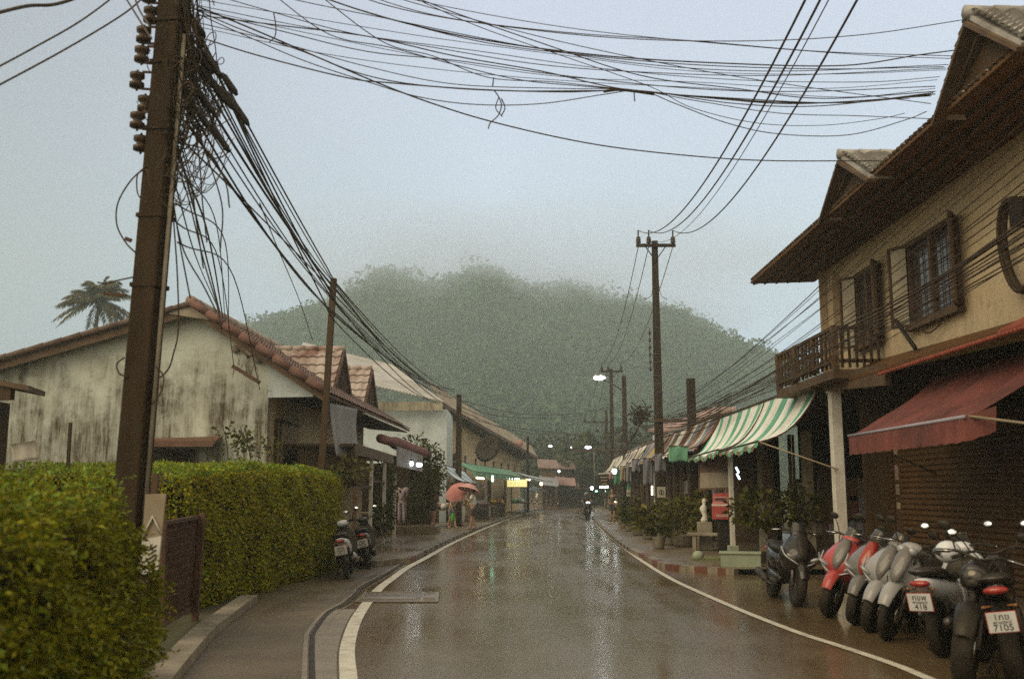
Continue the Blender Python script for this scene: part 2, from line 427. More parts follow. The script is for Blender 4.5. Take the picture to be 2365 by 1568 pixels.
# ================================================================ wooded hill
RIDGE = [(-1400,960),(-700,900),(-250,880),(0,865),(200,845),(350,812),(500,775),(600,757),(650,737),(700,714),(780,694),(835,662),(875,626),(930,640),(985,662),(1040,650),(1085,632),(1130,614),(1170,640),(1215,676),(1260,672),(1320,660),(1370,676),(1420,700),(1480,704),(1560,722),(1650,776),(1750,812),(1820,845),(1950,900),(2200,960),(2600,1010),(3200,1080)]
RY = 430
rid = [P(u, v, RY) for u, v in RIDGE]; rx = [p.x for p in rid]; rz = [p.z for p in rid]
def hill_z(x, y):
    s = max(0.25, min(1.6, y / RY)); k = x / max(.35, y / RY) if y < RY else x
    zr = float(np.interp(k, rx, rz))
    t = (y - 165) / (RY - 165)
    if t <= 0: return -1
    prof = math.sin(min(1, t) * math.pi/2) ** 1.25 if t < 1 else max(0, 1 - ((t-1)/1.2)**2)
    nz = mnoise.noise(V((x*.012, y*.012, 3))) * 9 + mnoise.noise(V((x*.04, y*.04, 7))) * 3
    return max(-1, zr*prof*(.985*min(1, y/RY)) + nz*.8*min(1, t*2)*(1 if t < .8 else max(0, 1-(t-.8)*5)) - 3.5)
HX, HY = 110, 60
mb = MB()
hv = []
for j in range(HY+1):
    y = 150 + j/HY*480
    for i in range(HX+1):
        x = -420 + i/HX*900; hv.append(V((x, y, hill_z(x, y))))
mb.add(hv, [(j*(HX+1)+i, j*(HX+1)+i+1, (j+1)*(HX+1)+i+1, (j+1)*(HX+1)+i) for j in range(HY) for i in range(HX)], 0, True)
M['hill'] = PM('hill', (.035,.045,.018), (.025,.035,.015), .05, .9)
tag(mb.build('hill', M['hill']), kind='structure')
# the wood that covers it: thousands of leafy crowns, one mass
M['wood'] = LEAF('wood_leaf', [(.022,.05,.022), (.038,.075,.032), (.05,.09,.038), (.068,.105,.042)], 0, .7)
cs, ds, ss = [], [], []
for k in range(11000):
    y = 175 + (RNG.random()**.8)*270; x = (RNG.random()*2-1)*(60 + y*.62)
    z = hill_z(x, y)
    if z < .5: continue
    r = RNG.uniform(1.8, 4.0) * (1.6 if RNG.random() < .07 else 1); hgt = r*RNG.uniform(.8, 1.25)
    nl = 74
    d = RNG.normal(size=(nl, 3)); d[:, 2] = np.abs(d[:, 2])*1.0 - .25; d /= np.linalg.norm(d, axis=1, keepdims=True)
    lump = 1 + .25*np.sin(d[:, 0]*5 + k) * np.cos(d[:, 1]*4 - k)
    cs.append(np.array([x, y, z + hgt*.6 + 1]) + d*np.array([r, r, hgt])*(RNG.uniform(.72, 1.0, (nl, 1))*lump[:, None]))
    ds.append(d + RNG.normal(size=(nl, 3))*.7); ss.append(RNG.uniform(.55, 1.25, nl)*r/3.2)
cs, ds, ss = np.concatenate(cs), np.concatenate(ds), np.concatenate(ss)
tag(fast_mesh('hill_forest', leaf_quads(cs, ds, ss, .8, .1), 4, M['wood'], origin=V((0, 400, 0))), 'dense green forest covering the misty hill at the street end', 'forest', kind='stuff')
# ================================================================ air: haze box and the cloud bank on the summit
def volmat(name, c, dens, aniso=0.0):
    m = bpy.data.materials.new(name); m.use_nodes = True; nt = m.node_tree
    nt.nodes.remove(nt.nodes['Principled BSDF'])
    v = nt.nodes.new('ShaderNodeVolumePrincipled'); v.inputs['Color'].default_value = col(c); v.inputs['Density'].default_value = dens; v.inputs['Anisotropy'].default_value = aniso
    nt.links.new(v.outputs[0], nt.nodes['Material Output'].inputs['Volume']); return m
mb = MB(); mb.box((0, 250, 68), (1000, 640, 138.2)); 
tag(mb.build('haze', volmat('haze', (.82,.94,.91), HAZE, .45)), kind='stuff')
mb = MB()
nu, nv = 48, 24; rings = []
for i in range(nv+1):
    t = math.pi*(i+.02)/(nv+.04); ring = []
    for j in range(nu):
        a = 2*math.pi*j/nu; d = V((math.sin(t)*math.cos(a), math.sin(t)*math.sin(a), -math.cos(t)))
        k = 1 + .38*mnoise.noise(d*2.6 + V((5,1,2))) + .16*mnoise.noise(d*6.5)
        ring.append(V((8 + d.x*125*k, 412 + d.y*85*k, 102 + d.z*(38 if d.z < 0 else 5)*k)))
    rings.append(ring)
mb.loft(rings)
tag(mb.build('cloud_bank', volmat('cloud', (.99,.995,1), CLOUD, .85)), 'pale low cloud bank resting on the summit of the wooded hill', 'cloud', kind='stuff')
# ================================================================ materials
def wallmat(name, c1, c2, stain, zlo, zhi, amount=.8, green=None):
    m, nt, b = newmat(name)
    v = coords(nt); base = ramp(nt, tex_noise(nt, v, 1.1, 5), [(.35, c1), (.65, c2)])
    pos = nt.nodes.new('ShaderNodeNewGeometry'); sp = nt.nodes.new('ShaderNodeSeparateXYZ'); nt.links.new(pos.outputs['Position'], sp.inputs[0])
    zz = mathn(nt, 'ADD', sp.outputs['Z'], mapr(nt, tex_noise(nt, v, .8, 5, .7), .3, .7, -1.1, 1.1))
    band = mathn(nt, 'MULTIPLY', mapr(nt, zz, zlo-.9, zlo+.4, .3, 1), mapr(nt, zz, zhi-.2, zhi+1.1, 1, .08))
    st = mapr(nt, tex_noise(nt, coords(nt, True, (1, 1, .13)), 3.3, 7, .72), .38, .60, 0, 1)
    wide = mapr(nt, tex_noise(nt, coords(nt, True, (1, 1, .45)), 1.3, 6, .7), .40, .58, 0, 1)
    fine = mapr(nt, tex_noise(nt, coords(nt, True, (1, 1, .06)), 19, 4, .7), .38, .68, .62, 1)
    k = mathn(nt, 'MULTIPLY', mathn(nt, 'MULTIPLY', mathn(nt, 'ADD', mathn(nt, 'MULTIPLY', st, .62), mathn(nt, 'MULTIPLY', wide, .5)), band), mathn(nt, 'MULTIPLY', fine, amount))
    c = mixc(nt, k, base, stain)
    blot = mapr(nt, tex_noise(nt, v, 3.4, 6, .7), .56, .72, 0, .55)
    c = mixc(nt, blot, c, tuple(x*1.4 for x in stain))
    nt.links.new(c, b.inputs['Base Color']); b.inputs['Roughness'].default_value = .8; b.inputs['Specular IOR Level'].default_value = .25
    bump(nt, b, tex_noise(nt, v, 25, 4), .15, .01); return m
M['whitewall'] = wallmat('old_whitewash', (.50,.53,.475), (.43,.44,.37), (.065,.047,.025), 1.2, 3.6, 1.25)
M['plainwall'] = wallmat('pale_plaster', (.52,.59,.60), (.45,.51,.51), (.14,.11,.07), 2, 4.5, .35)
M['tanwall'] = wallmat('tan_plaster', (.50,.385,.25), (.42,.32,.20), (.12,.085,.05), 1.5, 5, .4)
M['yellowwall'] = wallmat('ochre_plaster', (.60,.48,.31), (.50,.39,.24), (.10,.07,.04), 3, 4.2, .35)
M['rooftile'] = PM('roof_tile', (.22,.14,.115), (.12,.075,.06), 1.6, .55, .8, bumpy=.2, lo=.3, hi=.7)
M['oldtile'] = PM('weathered_tile', (.37,.315,.28), (.14,.075,.058), 1.3, .6, .85, lo=.4, hi=.68)
M['greytile'] = PM('grey_tile', (.36,.35,.33), (.22,.20,.18), 3, .5, .8)
M['tinroof'] = PM('tin_roof', (.40,.385,.36), (.27,.25,.22), .8, .45, .65, metal=.15)
M['rust'] = PM('rusty_iron', (.095,.05,.033), (.055,.03,.02), 5, .6, .85, bumpy=.2)
M['darkwood'] = PM('dark_wood', (.062,.037,.018), (.038,.022,.011), 2, .6, .8, stretch=(1,1,.2))
M['brownwood'] = PM('brown_wood', (.11,.07,.042), (.07,.045,.028), 3, .6, .8)
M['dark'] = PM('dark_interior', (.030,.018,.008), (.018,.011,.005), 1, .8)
M['black'] = PM('black_rubber', (.014,.012,.010), (.020,.016,.012), 6, .5, .75)
M['cable'] = PM('cable_black', (.032,.021,.012), (.045,.030,.017), 3, .5, .7)
M['poleconc'] = PM('pole_concrete', (.030,.018,.009), (.017,.010,.005), 3, .8, .95, bumpy=.3, stretch=(1,1,.3))
M['sheet'] = PM('grey_sheet', (.26,.255,.27), (.16,.155,.16), 2, .6, .8, stretch=(1,1,.4))
M['white'] = PM('white_paint', (.55,.53,.47), (.42,.39,.33), 3, .5, .7)
M['glass'] = PM('dark_glass', (.03,.03,.03), (.02,.02,.02), 1, .05, .12, spec=.8)
M['cloth'] = PM('curtain', (.11,.085,.06), (.05,.035,.025), 4, .9, stretch=(6,6,.3))
M['hedge'] = LEAF('hedge_leaf', [(.065,.062,.002), (.14,.132,.004), (.23,.205,.007), (.12,.20,.015), (.38,.33,.02)], .25, .42)
M['hedge2'] = LEAF('trimmed_hedge_leaf', [(.12,.105,.002), (.23,.20,.004), (.35,.29,.008), (.16,.30,.024), (.50,.42,.03)], .25, .42)
M['fresh'] = LEAF('fresh_leaf', [(.10,.16,.012), (.16,.25,.02), (.22,.29,.028), (.13,.24,.03)], .25)
M['hedgecore'] = PM('hedge_twigs', (.022,.018,.007), (.012,.010,.005), 6, .9)
M['vine'] = LEAF('vine_leaf', [(.028,.030,.004), (.055,.056,.006), (.085,.078,.012)], .2)
M['palm'] = LEAF('palm_leaf', [(.06,.055,.02), (.10,.09,.033), (.14,.12,.05)], .15)
M['bark'] = PM('bark', (.085,.065,.045), (.05,.038,.026), 6, .9, bumpy=.4)
# ================================================================ hedges
def hedge(name, label, A, B, depth, h, n, leaf, mat, shoot=.0, rnd=.35):
    """A->B foot of the street face (xy); the hedge lies to the left of A->B"""
    A, B = V((A[0], A[1], 0)), V((B[0], B[1], 0)); t = (B-A).normalized(); nrm = V((-t.y, t.x, 0)); L = (B-A).length
    def surf(s, w):   # w: 0..1 round the section, from the foot of the face over the top to the back
        hh = h(s/L) if callable(h) else h
        bul = (.24 if shoot else .10)*mnoise.noise(V((s*1.5, w*7, 2.2))) + (.11 if shoot else .05)*mnoise.noise(V((s*4, w*17, 5)))
        if w < .5: q = w/.5; x, z, nx, nz = -.10*math.sin(q*3.1), q*(hh-.18), -1, .15
        elif w < .62: q = (w-.5)/.12*math.pi/2; x, z, nx, nz = .18-.18*math.cos(q), hh-.18+.18*math.sin(q), -math.cos(q), math.sin(q)
        else: q = (w-.62)/.38; x, z, nx, nz = .18+q*(depth-.18), hh+.05*math.sin(q*5+s), 0, 1
        p = A + t*s + nrm*(x - bul*abs(nx)) + V((0, 0, z + bul*(nz if nz > .5 else 0)))
        return p, nrm*nx + V((0, 0, nz))
    core = MB()
    core.grid(lambda a, b: surf(a*L, b)[0] + nrm*.13 - V((0, 0, .13 if b > .1 else 0)), 40, 24)
    s0 = []
    cs, ds = [], []
    def end(s, sign):
        for _ in range(int(n*.16)):
            x = random.random()*depth; z = (random.random()**.8)*((h(s/L) if callable(h) else h)-.05)
            bul = .10*mnoise.noise(V((x*2, z*2, s)))
            cs.append(A + t*(s+sign*(bul + .04*random.random())) + nrm*x + V((0,0,z))); ds.append(t*sign + V((0,0,.3)))
    for _ in range(n):
        w_ = random.random(); s_ = random.random()*L
        p, d = surf(s_, w_); 
        cs.append(p - d*random.random()*.10); ds.append(d)
    end(0, -1); end(L, 1)
    for s_, sg in ((0, 1), (L, -1)):
        poly = [surf(s_, k/14)[0] + nrm*.12 - V((0,0,.12 if k > 1 else 0)) + t*sg*.12 for k in range(15)] + [A + t*s_ + nrm*depth + t*sg*.12]
        core.add(poly, [tuple(range(len(poly)))])
    c = np.array([tuple(p) for p in cs]); d = np.array([tuple(p) for p in ds])
    d = d/np.linalg.norm(d, axis=1, keepdims=True)
    if shoot:
        k = 8; dirs = d + RNG.normal(size=d.shape)*.55 + np.array([0,0,.25]); dirs /= np.linalg.norm(dirs, axis=1, keepdims=True)
        ln = RNG.uniform(.3, 1.0, len(c))*shoot
        cc, dd = [], []
        for i in range(k):
            f = (i+1)/k; side = RNG.normal(size=d.shape)*.9
            cc.append(c + dirs*(ln*f)[:, None] + np.array([0,0,-1])*((f**2)*ln*.2)[:, None]); dd.append(dirs*.8 + side*.7)
        c, dd = np.concatenate(cc), np.concatenate(dd)
    else: dd = d*rnd*2 + RNG.normal(size=d.shape)*.8 + np.array([0,0,.15])
    q = leaf_quads(c, dd, RNG.uniform(.65, 1.3, len(c))*leaf, .5)
    up = np.tile(d[:, 2] > .55, len(c)//len(d)) & (RNG.random(len(c)) < (.35 if shoot else .7))   # fresh green growth along the trimmed top
    o = fast_mesh(name, q, 4, [mat, M['fresh']], origin=V((A+B)/2) + nrm*depth/2, midx=up.astype(int))
    tag(o, label, 'hedge')
    core.build('branches', M['hedgecore'], o)
    return o
hedge('hedge', 'overgrown shaggy hedge beside the camera, in front of the tall leaning pole', (-2.02, 1.8), (-3.02, 8.2), 3.6, lambda s: 1.50 + .06*s - .60*max(0, (s-.90)/.10)**1.5, 9500, .046, M['hedge'], shoot=.20)
hedge('hedge', 'neatly trimmed bright green hedge in front of the stained white house', (-4.32, 13.2), (-3.62, 21.4), 3.3, lambda s: 1.86 + .20*math.sin(min(1, s*2.2)*1.57) - .25*max(0, s-.72), 46000, .058, M['hedge2'])
# ================================================================ gate and notice board between the hedges
t = thing('gate', 'dark brown mesh gate panel standing open between the two hedges', 'gate', P(415,1440,11.2)*1)
a, b, c, d = P(372,1444,10.4), P(440,1405,12.6), P(456,1194,12.6), P(380,1208,10.4)
mb = MB()
for p, q in ((a,b),(b,c),(c,d),(d,a)): mb.bar(p, q, .045)
mb.build('gate_frame', M['rust'], t)
mb = MB()
for i in range(1, 34):
    mb.bar(a.lerp(b, i/34), d.lerp(c, i/34), .012)
for i in range(1, 12): mb.bar(a.lerp(d, i/12), b.lerp(c, i/12), .010)
mb.build('wire_mesh', M['rust'], t)
mb = MB(); o3 = V((-.03,.03,0)); mb.prism([p + o3 for p in (a, b, c, d)], (-.012, .004, 0)); mb.build('backing_sheet', PM('shade_cloth', (.045,.03,.018), (.03,.02,.012), 60, .9), t)
mb = MB(); mb.bar(b+V((.06,0,-.15)), c+V((.06,0,.05)), .07); mb.build('post', M['rust'], t)
a, b, c, d = P(322,1330,9.3), P(364,1315,9.3), P(383,1139,9.3), P(336,1141,9.3)
t = thing('notice_board', 'pale notice board half hidden by the shaggy hedge next to the gate', 'sign', V((a.x, a.y, 0)))
mid1, mid2 = a.lerp(d, .44), b.lerp(c, .44)
mb = MB(); mb.prism([mid1, mid2, c, d], (.0, .03, 0)); mb.build('board', PM('board_beige', (.26,.21,.15), (.20,.16,.11), 4, .7), t)
mb = MB(); mb.prism([a, b, mid2+V((0,-.004,0)), mid1+V((0,-.004,0))], (.0, .03, 0)); lo = mb.build('poster', M['white'], t)
mb = MB()
for i in range(5): mb.bar(a.lerp(mid1,.2+.13*i)+V((.07,-.006,0)), b.lerp(mid2,.2+.13*i)+V((-.03,-.006,0)), .004, .012)
mb.build('print', M['dark'], lo)
mb = MB(); mb.tube([mid2+V((0,-.012,.02)), a.lerp(b,.6)+V((0,-.014,.5)), mid1+V((0,-.012,.0))], .012); mb.build('band', M['white'], t)
mb = MB(); mb.bar(V((a.x,a.y+.06,0)), a.lerp(b,.5)+V((0,.06,.9)), .05); mb.build('post', M['rust'], t)
# ================================================================ gabled white house
def tile_roof(mb, a, b, c, d, pitch=.3, row=.36, amp=.03, step=.03, m=0, sub=6, thick=.06):
    """a-b eave, d-c ridge. rounded tile courses"""
    a, b, c, d = V(a), V(b), V(c), V(d); n = (b-a).cross(d-a).normalized()
    if n.z < 0: n = -n
    L = max((b-a).length, (c-d).length); S = max((d-a).length, (c-b).length)
    nu = max(8, int(L/pitch)*sub); nr = max(2, int(S/row)); nv = nr*2
    def f(u, v):
        k = v*nr; r = math.floor(min(k, nr-1e-6)); fr = k - r
        p = a.lerp(b, u).lerp(d.lerp(c, u), v)
        return p + n*(amp*abs(math.cos(math.pi*u*L/pitch))*1.0 + step*(1-fr))
    rows = []
    for r in range(nr):
        for fr in (0.0, .999): rows.append((r + fr)/nr)
    top = []
    for vv in rows:
        for i in range(nu+1): top.append(f(i/nu, vv))
    w = nu+1; fs = [(j*w+i, j*w+i+1, (j+1)*w+i+1, (j+1)*w+i) for j in range(len(rows)-1) for i in range(nu)]
    mb.add(top, fs, m, False)
    mb.prism([p - n*.005 for p in (a, b, c, d)], -n*thick, m)
def house_white():
    Y0 = 22.0
    sd = V((.038, 1, 0)).normalized()
    rid = P(443,703,Y0); el = P(-330,925,Y0); er = P(750,905,Y0); cor = P(611,915,Y0)
    lw = P(-300,980,Y0); L = 13.6
    t = thing('gable_house', 'old white gabled house with rain-streaked wall and red tiled roof', 'house', V((cor.x-4, Y0+3, 0)))
    b0 = V((0,0,0))
    # gable wall
    cx = cor.x
    k = (cx - rid.x)/(er.x - rid.x); ztop = rid.z + (er.z - rid.z)*k - .12
    mb = MB()
    inset = V((0, .35, 0))
    front = [V((lw.x, Y0+.35, 0)), V((cx, Y0+.35, 0)), V((cx, Y0+.35, ztop)), V((rid.x, Y0+.35, rid.z-.14)), V((lw.x, Y0+.35, rid.z + (el.z-rid.z)*((rid.x-lw.x)/(rid.x-el.x)) - .14))]
    mb.prism(front, (0, .2, 0))
    mb.build('gable_wall', M['whitewall'], t)
    # boxed verge return at the eave corner
    zb = cor.z
    mb = MB(); mb.prism([V((cx, Y0+.30, zb)), V((P(716,915,Y0).x, Y0+.30, zb+.02)), V((P(718,880,Y0).x, Y0+.30, zb+.30)), V((cx, Y0+.30, ztop-.02))], (0, .12, 0)); mb.build('eave_return', M['plainwall'], t)
    # street wall
    mb = MB(); s0 = V((cx, Y0+.56, 0)); s1 = s0 + sd*(L-2.2)
    mb.prism([s0, s1, s1+V((0,0,zb+.15)), s0+V((0,0,zb+.15))], (-.2, 0, 0)); mb.build('street_wall', M['tanwall'], t)
    # soffit
    ez = er.z
    mb = MB(); mb.prism([V((cx-.1, Y0+.45, zb+.12)), V((er.x-.08, Y0+.45, ez-.10)), V((er.x-.08, Y0+.45, ez-.10)) + sd*(L-.5), V((cx-.1, Y0+.45, zb+.12))+sd*(L-.5)], (0,0,.03)); mb.build('soffit', M['darkwood'], t)
    # windows of the street wall (curtained)
    for (u0, u1, v0, v1) in ((632, 717, 968, 1062),):
        X = cx + .02
        p0 = PX(u0, v1, X); p1 = PX(u1, v1+2, X); z0, z1 = p0.z-.25, PX(u0, v0, X).z
        y0, y1 = p0.y, p1.y
        f_ = MB()
        for (q0, q1) in (((y0,z0),(y1,z0)),((y0,z1),(y1,z1)),((y0,z0),(y0,z1)),((y1,z0),(y1,z1)),(((y0+y1)/2,z0),((y0+y1)/2,z1))):
            f_.bar((X+.04,q0[0],q0[1]),(X+.04,q1[0],q1[1]), .07)
        wn = f_.build('window', M['darkwood'], t)
        mb = MB(); mb.grid(lambda u, v: V((X+.015+.012*math.sin(u*60), y0+(y1-y0)*u, z0+(z1-z0)*v)), 60, 2); mb.build('curtain', M['cloth'], wn)
    # window in the gable wall with a red-brown lintel shelf
    wy = Y0+.33
    a, b = P(342,1095,Y0+.3), P(446,1040,Y0+.3)
    f_ = MB()
    for q0, q1 in (((a.x,a.z-.4),(b.x,a.z-.4)),((a.x,b.z),(b.x,b.z)),((a.x,a.z-.4),(a.x,b.z)),((b.x,a.z-.4),(b.x,b.z)),(((a.x+b.x)/2,a.z-.4),((a.x+b.x)/2,b.z))): f_.bar((q0[0],wy,q0[1]),(q1[0],wy,q1[1]),.06)
    wn = f_.build('window', M['darkwood'], t)
    mb = MB(); mb.box(((a.x+b.x)/2, wy+.012, (a.z-.4+b.z)/2), (b.x-a.x, .02, b.z-a.z+.4)); mb.build('pane', M['dark'], wn)
    a, b = P(300,1022,Y0-.3), P(494,1012,Y0-.3)
    mb = MB(); mb.prism([V((a.x, wy-.01, a.z+.12)), V((b.x, wy-.01, b.z+.08)), V((b.x+.03, wy-.65, b.z-.06)), V((a.x, wy-.65, a.z-.02))], (0,0,-.06)); mb.box(((a.x+b.x)/2, wy-.64, (a.z+b.z)/2-.07), (b.x-a.x, .03, .13)); mb.build('window_canopy', PM('canopy_red_brown', (.13,.07,.05), (.09,.05,.035), 3, .7), t)
    # roof planes
    mb = MB(); tile_roof(mb, er, er+sd*L, rid+sd*(L-2.8), rid, .30, .38, .035, .03); mb.build('roof', M['rooftile'], t)
    mb = MB(); tile_roof(mb, el, el+sd*L, rid+sd*(L-2.8), rid, .30, .40, .03, .03); mb.build('roof', M['rooftile'], t)
    # far hip slope
    # verge caps and ridge roll
    def roll(p, q, r, n, name, mt, par):
        m_ = MB(); L_ = (q-p).length; k_ = max(2, int(L_/.42))
        for i in range(k_):
            m_.tube([p.lerp(q, i/k_), p.lerp(q, (i+1.08)/k_)], [r*1.12, r*.9], 8)
        return m_.build(name, mt, par)
    roll(rid+V((0,-.05,.04)), er+V((0,-.05,.02)), .085, 20, 'verge_tile', PM('verge_tile', (.15,.075,.06), (.09,.05,.042), 3, .6), t)
    roll(rid+V((0,-.03,.02)), el+V((0,-.03,.02)), .07, 20, 'verge_tile', PM('verge_tile_old', (.13,.085,.065), (.075,.05,.04), 3, .7), t)
    roll(rid+V((0,-.1,.07)), rid+sd*(L-2.8)+V((0,0,.07)), .11, 20, 'ridge_tile', M['oldtile'], t)
    mb = MB(); mb.prism([rid+V((-.5,-.04,-.22)), rid+V((.42,-.04,-.36)), rid+V((.1,-.04,.06)), rid+V((-.1,-.04,.06))], (0,.3,0)); mb.build('ridge_end', M['conc'], t)
    mb = MB(); mb.bar(rid+V((-.05,.02,-.17)), V((el.x,Y0+.05,el.z-.14)), .04, .16); mb.bar(rid+V((.05,.02,-.17)), er+V((0,.05,-.14)), .04, .14); mb.build('bargeboard', M['brownwood'], t)
    # two dormers with gables to the street
    slope_n = (rid - er)
    for (uf, vf, du) in ((779, 868, 0), (846, 893, 0)):
        # foot of the dormer front on the roof plane near the middle of the slope
        best = None
        for i in range(400):
            s = i/400*L
            for fr in (.34,):
                p = er.lerp(rid, fr) + sd*s
                t_ = p - V((0,0,H)); dep = t_.y*CP + t_.z*SP; u = 1182.5 + FPX*t_.x/dep
                if best is None or abs(u-uf) < best[0]: best = (abs(u-uf), p, s)
        base = best[1]
        wd, hg = 1.15, 1.12
        f0, f1 = base - sd*wd + V((0,0,-.1)), base + sd*wd + V((0,0,-.1)); ap = base + V((0,0,hg))
        back = V((-2.3,0,0))
        dm = MB(); dm.prism([f0+V((-.06,0,0)), f1+V((-.06,0,0)), ap+V((-.06,0,-.08))], (-.08,0,0)); do = dm.build('dormer', PM('dormer_board', (.085,.06,.04), (.06,.04,.028), 2, .8), t)
        for f_, nm in ((f0, 0), (f1, 1)):
            m_ = MB(); o_ = (f_-ap).normalized()*.12
            A, B = f_+o_+V((.14,0,.02)), ap+V((.14,0,.02))
            tile_roof(m_, A+back*.45 if False else A, A+back*.75, B+back*1.05, B, .28, .34, .045, .045, 0, 6, .05)
            m_.build('dormer_roof', M['oldtile'], do)
            m_ = MB(); m_.bar(A+V((.03,0,-.04)), B+V((.03,0,-.04)), .06, .14); m_.build('bargeboard', M['rust'], do)
        m_ = MB()
        for i in range(7): m_.tube([ap+V((.17-.37*i,0,.05)), ap+V((.17-.37*(i+1.08),0,.05))], [.10,.08], 8)
        m_.build('ridge_tile', M['oldtile'], do)
        m_ = MB(); m_.bar(f0.lerp(f1,.5)+V((.0,0,.52))-sd*.55, f0.lerp(f1,.5)+V((.0,0,.52))+sd*.55, .05, .05); m_.build('tie_beam', M['brownwood'], do)
    return t, er, sd, L, cx, zb
hw, ER, SD, HL, CXW, ZB = house_white()
# ---------------- broken brackets on the gable wall
mb = MB()
for (a, b, r) in (((537,845),(600,884),.05), ((548,798),(575,825),.03), ((570,826),(590,818),.03)):
    mb.bar(P(*a,21.9), P(*b,21.9), r*1.6)
for k in range(12):
    p = P(540+k*5, 826+random.random()*30, 21.9); mb.tube([p, p+V((random.uniform(-.1,.1),0,-random.uniform(.1,.35)))], .006, 4)
tag(mb.build('cable_bracket', M['rust']), 'rusty bracket bar with frayed wires fixed to the white gable wall', 'bracket')
for (u, v, r) in ((595, 829, .10), (543, 806, .09)):
    mb = MB(); mb.lathe([(r*.9, -.02), (r, 0), (r, .03)], P(u, v, 22.28), 'y', 14); tag(mb.build('wall_stain_plate', M['conc']), 'round grey patch plate on the gable wall %s' % ('beside the roof verge' if r > .095 else 'above the frayed bracket wires'), 'wall plate')
# ================================================================ thin posts
def slab_post(name, label, cat, p0, p1, w, h, mat, taper=.85, rest=None, group=None):
    m_ = MB(); m_.bar(p0, p1, w, h, up=(0,1,0), w2=w*taper, h2=h*taper)
    o = m_.build(name, mat, bevel=.012); tag(o, label, cat, group); return o
p = P(748,1075,21.0); top = P(771,643,21.0)
t = slab_post('cable_post', 'thin rusty brown post carrying cables at the end of the trimmed hedge', 'utility post', V((p.x-.12, 21.0, 0)), top, .135, .12, M['darkwood'], .95)
mb = MB()
for k in range(5):
    q = V((p.x-.12,21.0,0)).lerp(top, .35+.13*k); mb.bar(q+V((.05,0,0)), q+V((.13,0,.01)), .02)
mb.build('step_bolt', M['rust'], t)
p = P(158,1085,15); top = P(163,975,15)
slab_post('garden_post', 'short thin dark post against the whitewashed wall above the shaggy hedge', 'post', V((p.x,15,0)), top, .06, .05, M['darkwood'])
# neighbouring shed roof at the picture edge
t = thing('shed', 'small dark shed roof edge showing beside the whitewashed wall', 'shed', V((-8.2, 13, 0)))
a = P(66,890,13)
mb = MB(); mb.prism([V((a.x, 13, a.z)), V((a.x-.15, 13.8, a.z)), V((a.x-3, 13.8, a.z+.55)), V((a.x-3, 13, a.z+.55))], (0,0,-.07)); mb.build('roof', M['brownwood'], t)
mb = MB(); mb.box((a.x-1.9, 13.4, (a.z-.3)/2), (2.6, .7, a.z-.05)); mb.build('wall', M['darkwood'], t)
mb = MB(); mb.bar((a.x-.25,13.1,a.z-.1),(a.x-2.8,13.1,a.z-.1), .12, .16); mb.build('beam', M['darkwood'], t)
b = P(48,1042,11)
mb = MB(); mb.grid(lambda u, v: V((b.x-.13+.27*u, 11+.10*v+.01*math.sin(u*9), b.z+.08-.17*v*v-.03*v+.04*u)), 12, 10, thick=(0,.012,0))
tag(mb.build('awning_flap', M['white']), 'small white sheet hung over the shaggy hedge by the shed', 'sheet')
# ================================================================ climbing plants in front of the gable wall
def vine(name, label, pts, n, size, spread, mat, cat='plant', group=None, par=None):
    pts = catmull(pts, 8); st = MB(); st.tube(pts, .012, 5)
    c, d = [], []
    for _ in range(n):
        k = random.random()**.8; p = pts[int(k*(len(pts)-1))]
        o = V((random.gauss(0,1), random.gauss(0,1), random.gauss(0,.6)))*spread*(1-.55*k)
        c.append(p+o); d.append(o+V((0,0,random.uniform(-.5,.5)))*spread)
    q = leaf_quads(np.array([tuple(x) for x in c]), np.array([tuple(x) for x in d]), RNG.uniform(.6,1.3,n)*size, .6)
    o = fast_mesh(name, q, 4, [mat], origin=V((pts[0].x, pts[0].y, min(p.z for p in pts)))); tag(o, label, cat, group); st.build('stem', M['bark'], o); return o
for i, (u0, v0, u1, v1, n) in enumerate(((522,1085,512,975,90), (552,1085,556,985,200), (580,1080,560,1000,120), (610,1075,622,1012,130), (640,1075,640,1030,60))):
    p0, p1 = P(u0,v0+60,20.3), P(u1,v1,20.6)
    vine('climbing_vine', 'wispy leafy climber rising above the trimmed hedge against the white wall', [V((p0.x,p0.y,.2)), p0.lerp(p1,.5)+V((.08,0,0)), p1], n, .10, .17, M['vine'], group='climbers behind the trimmed hedge')
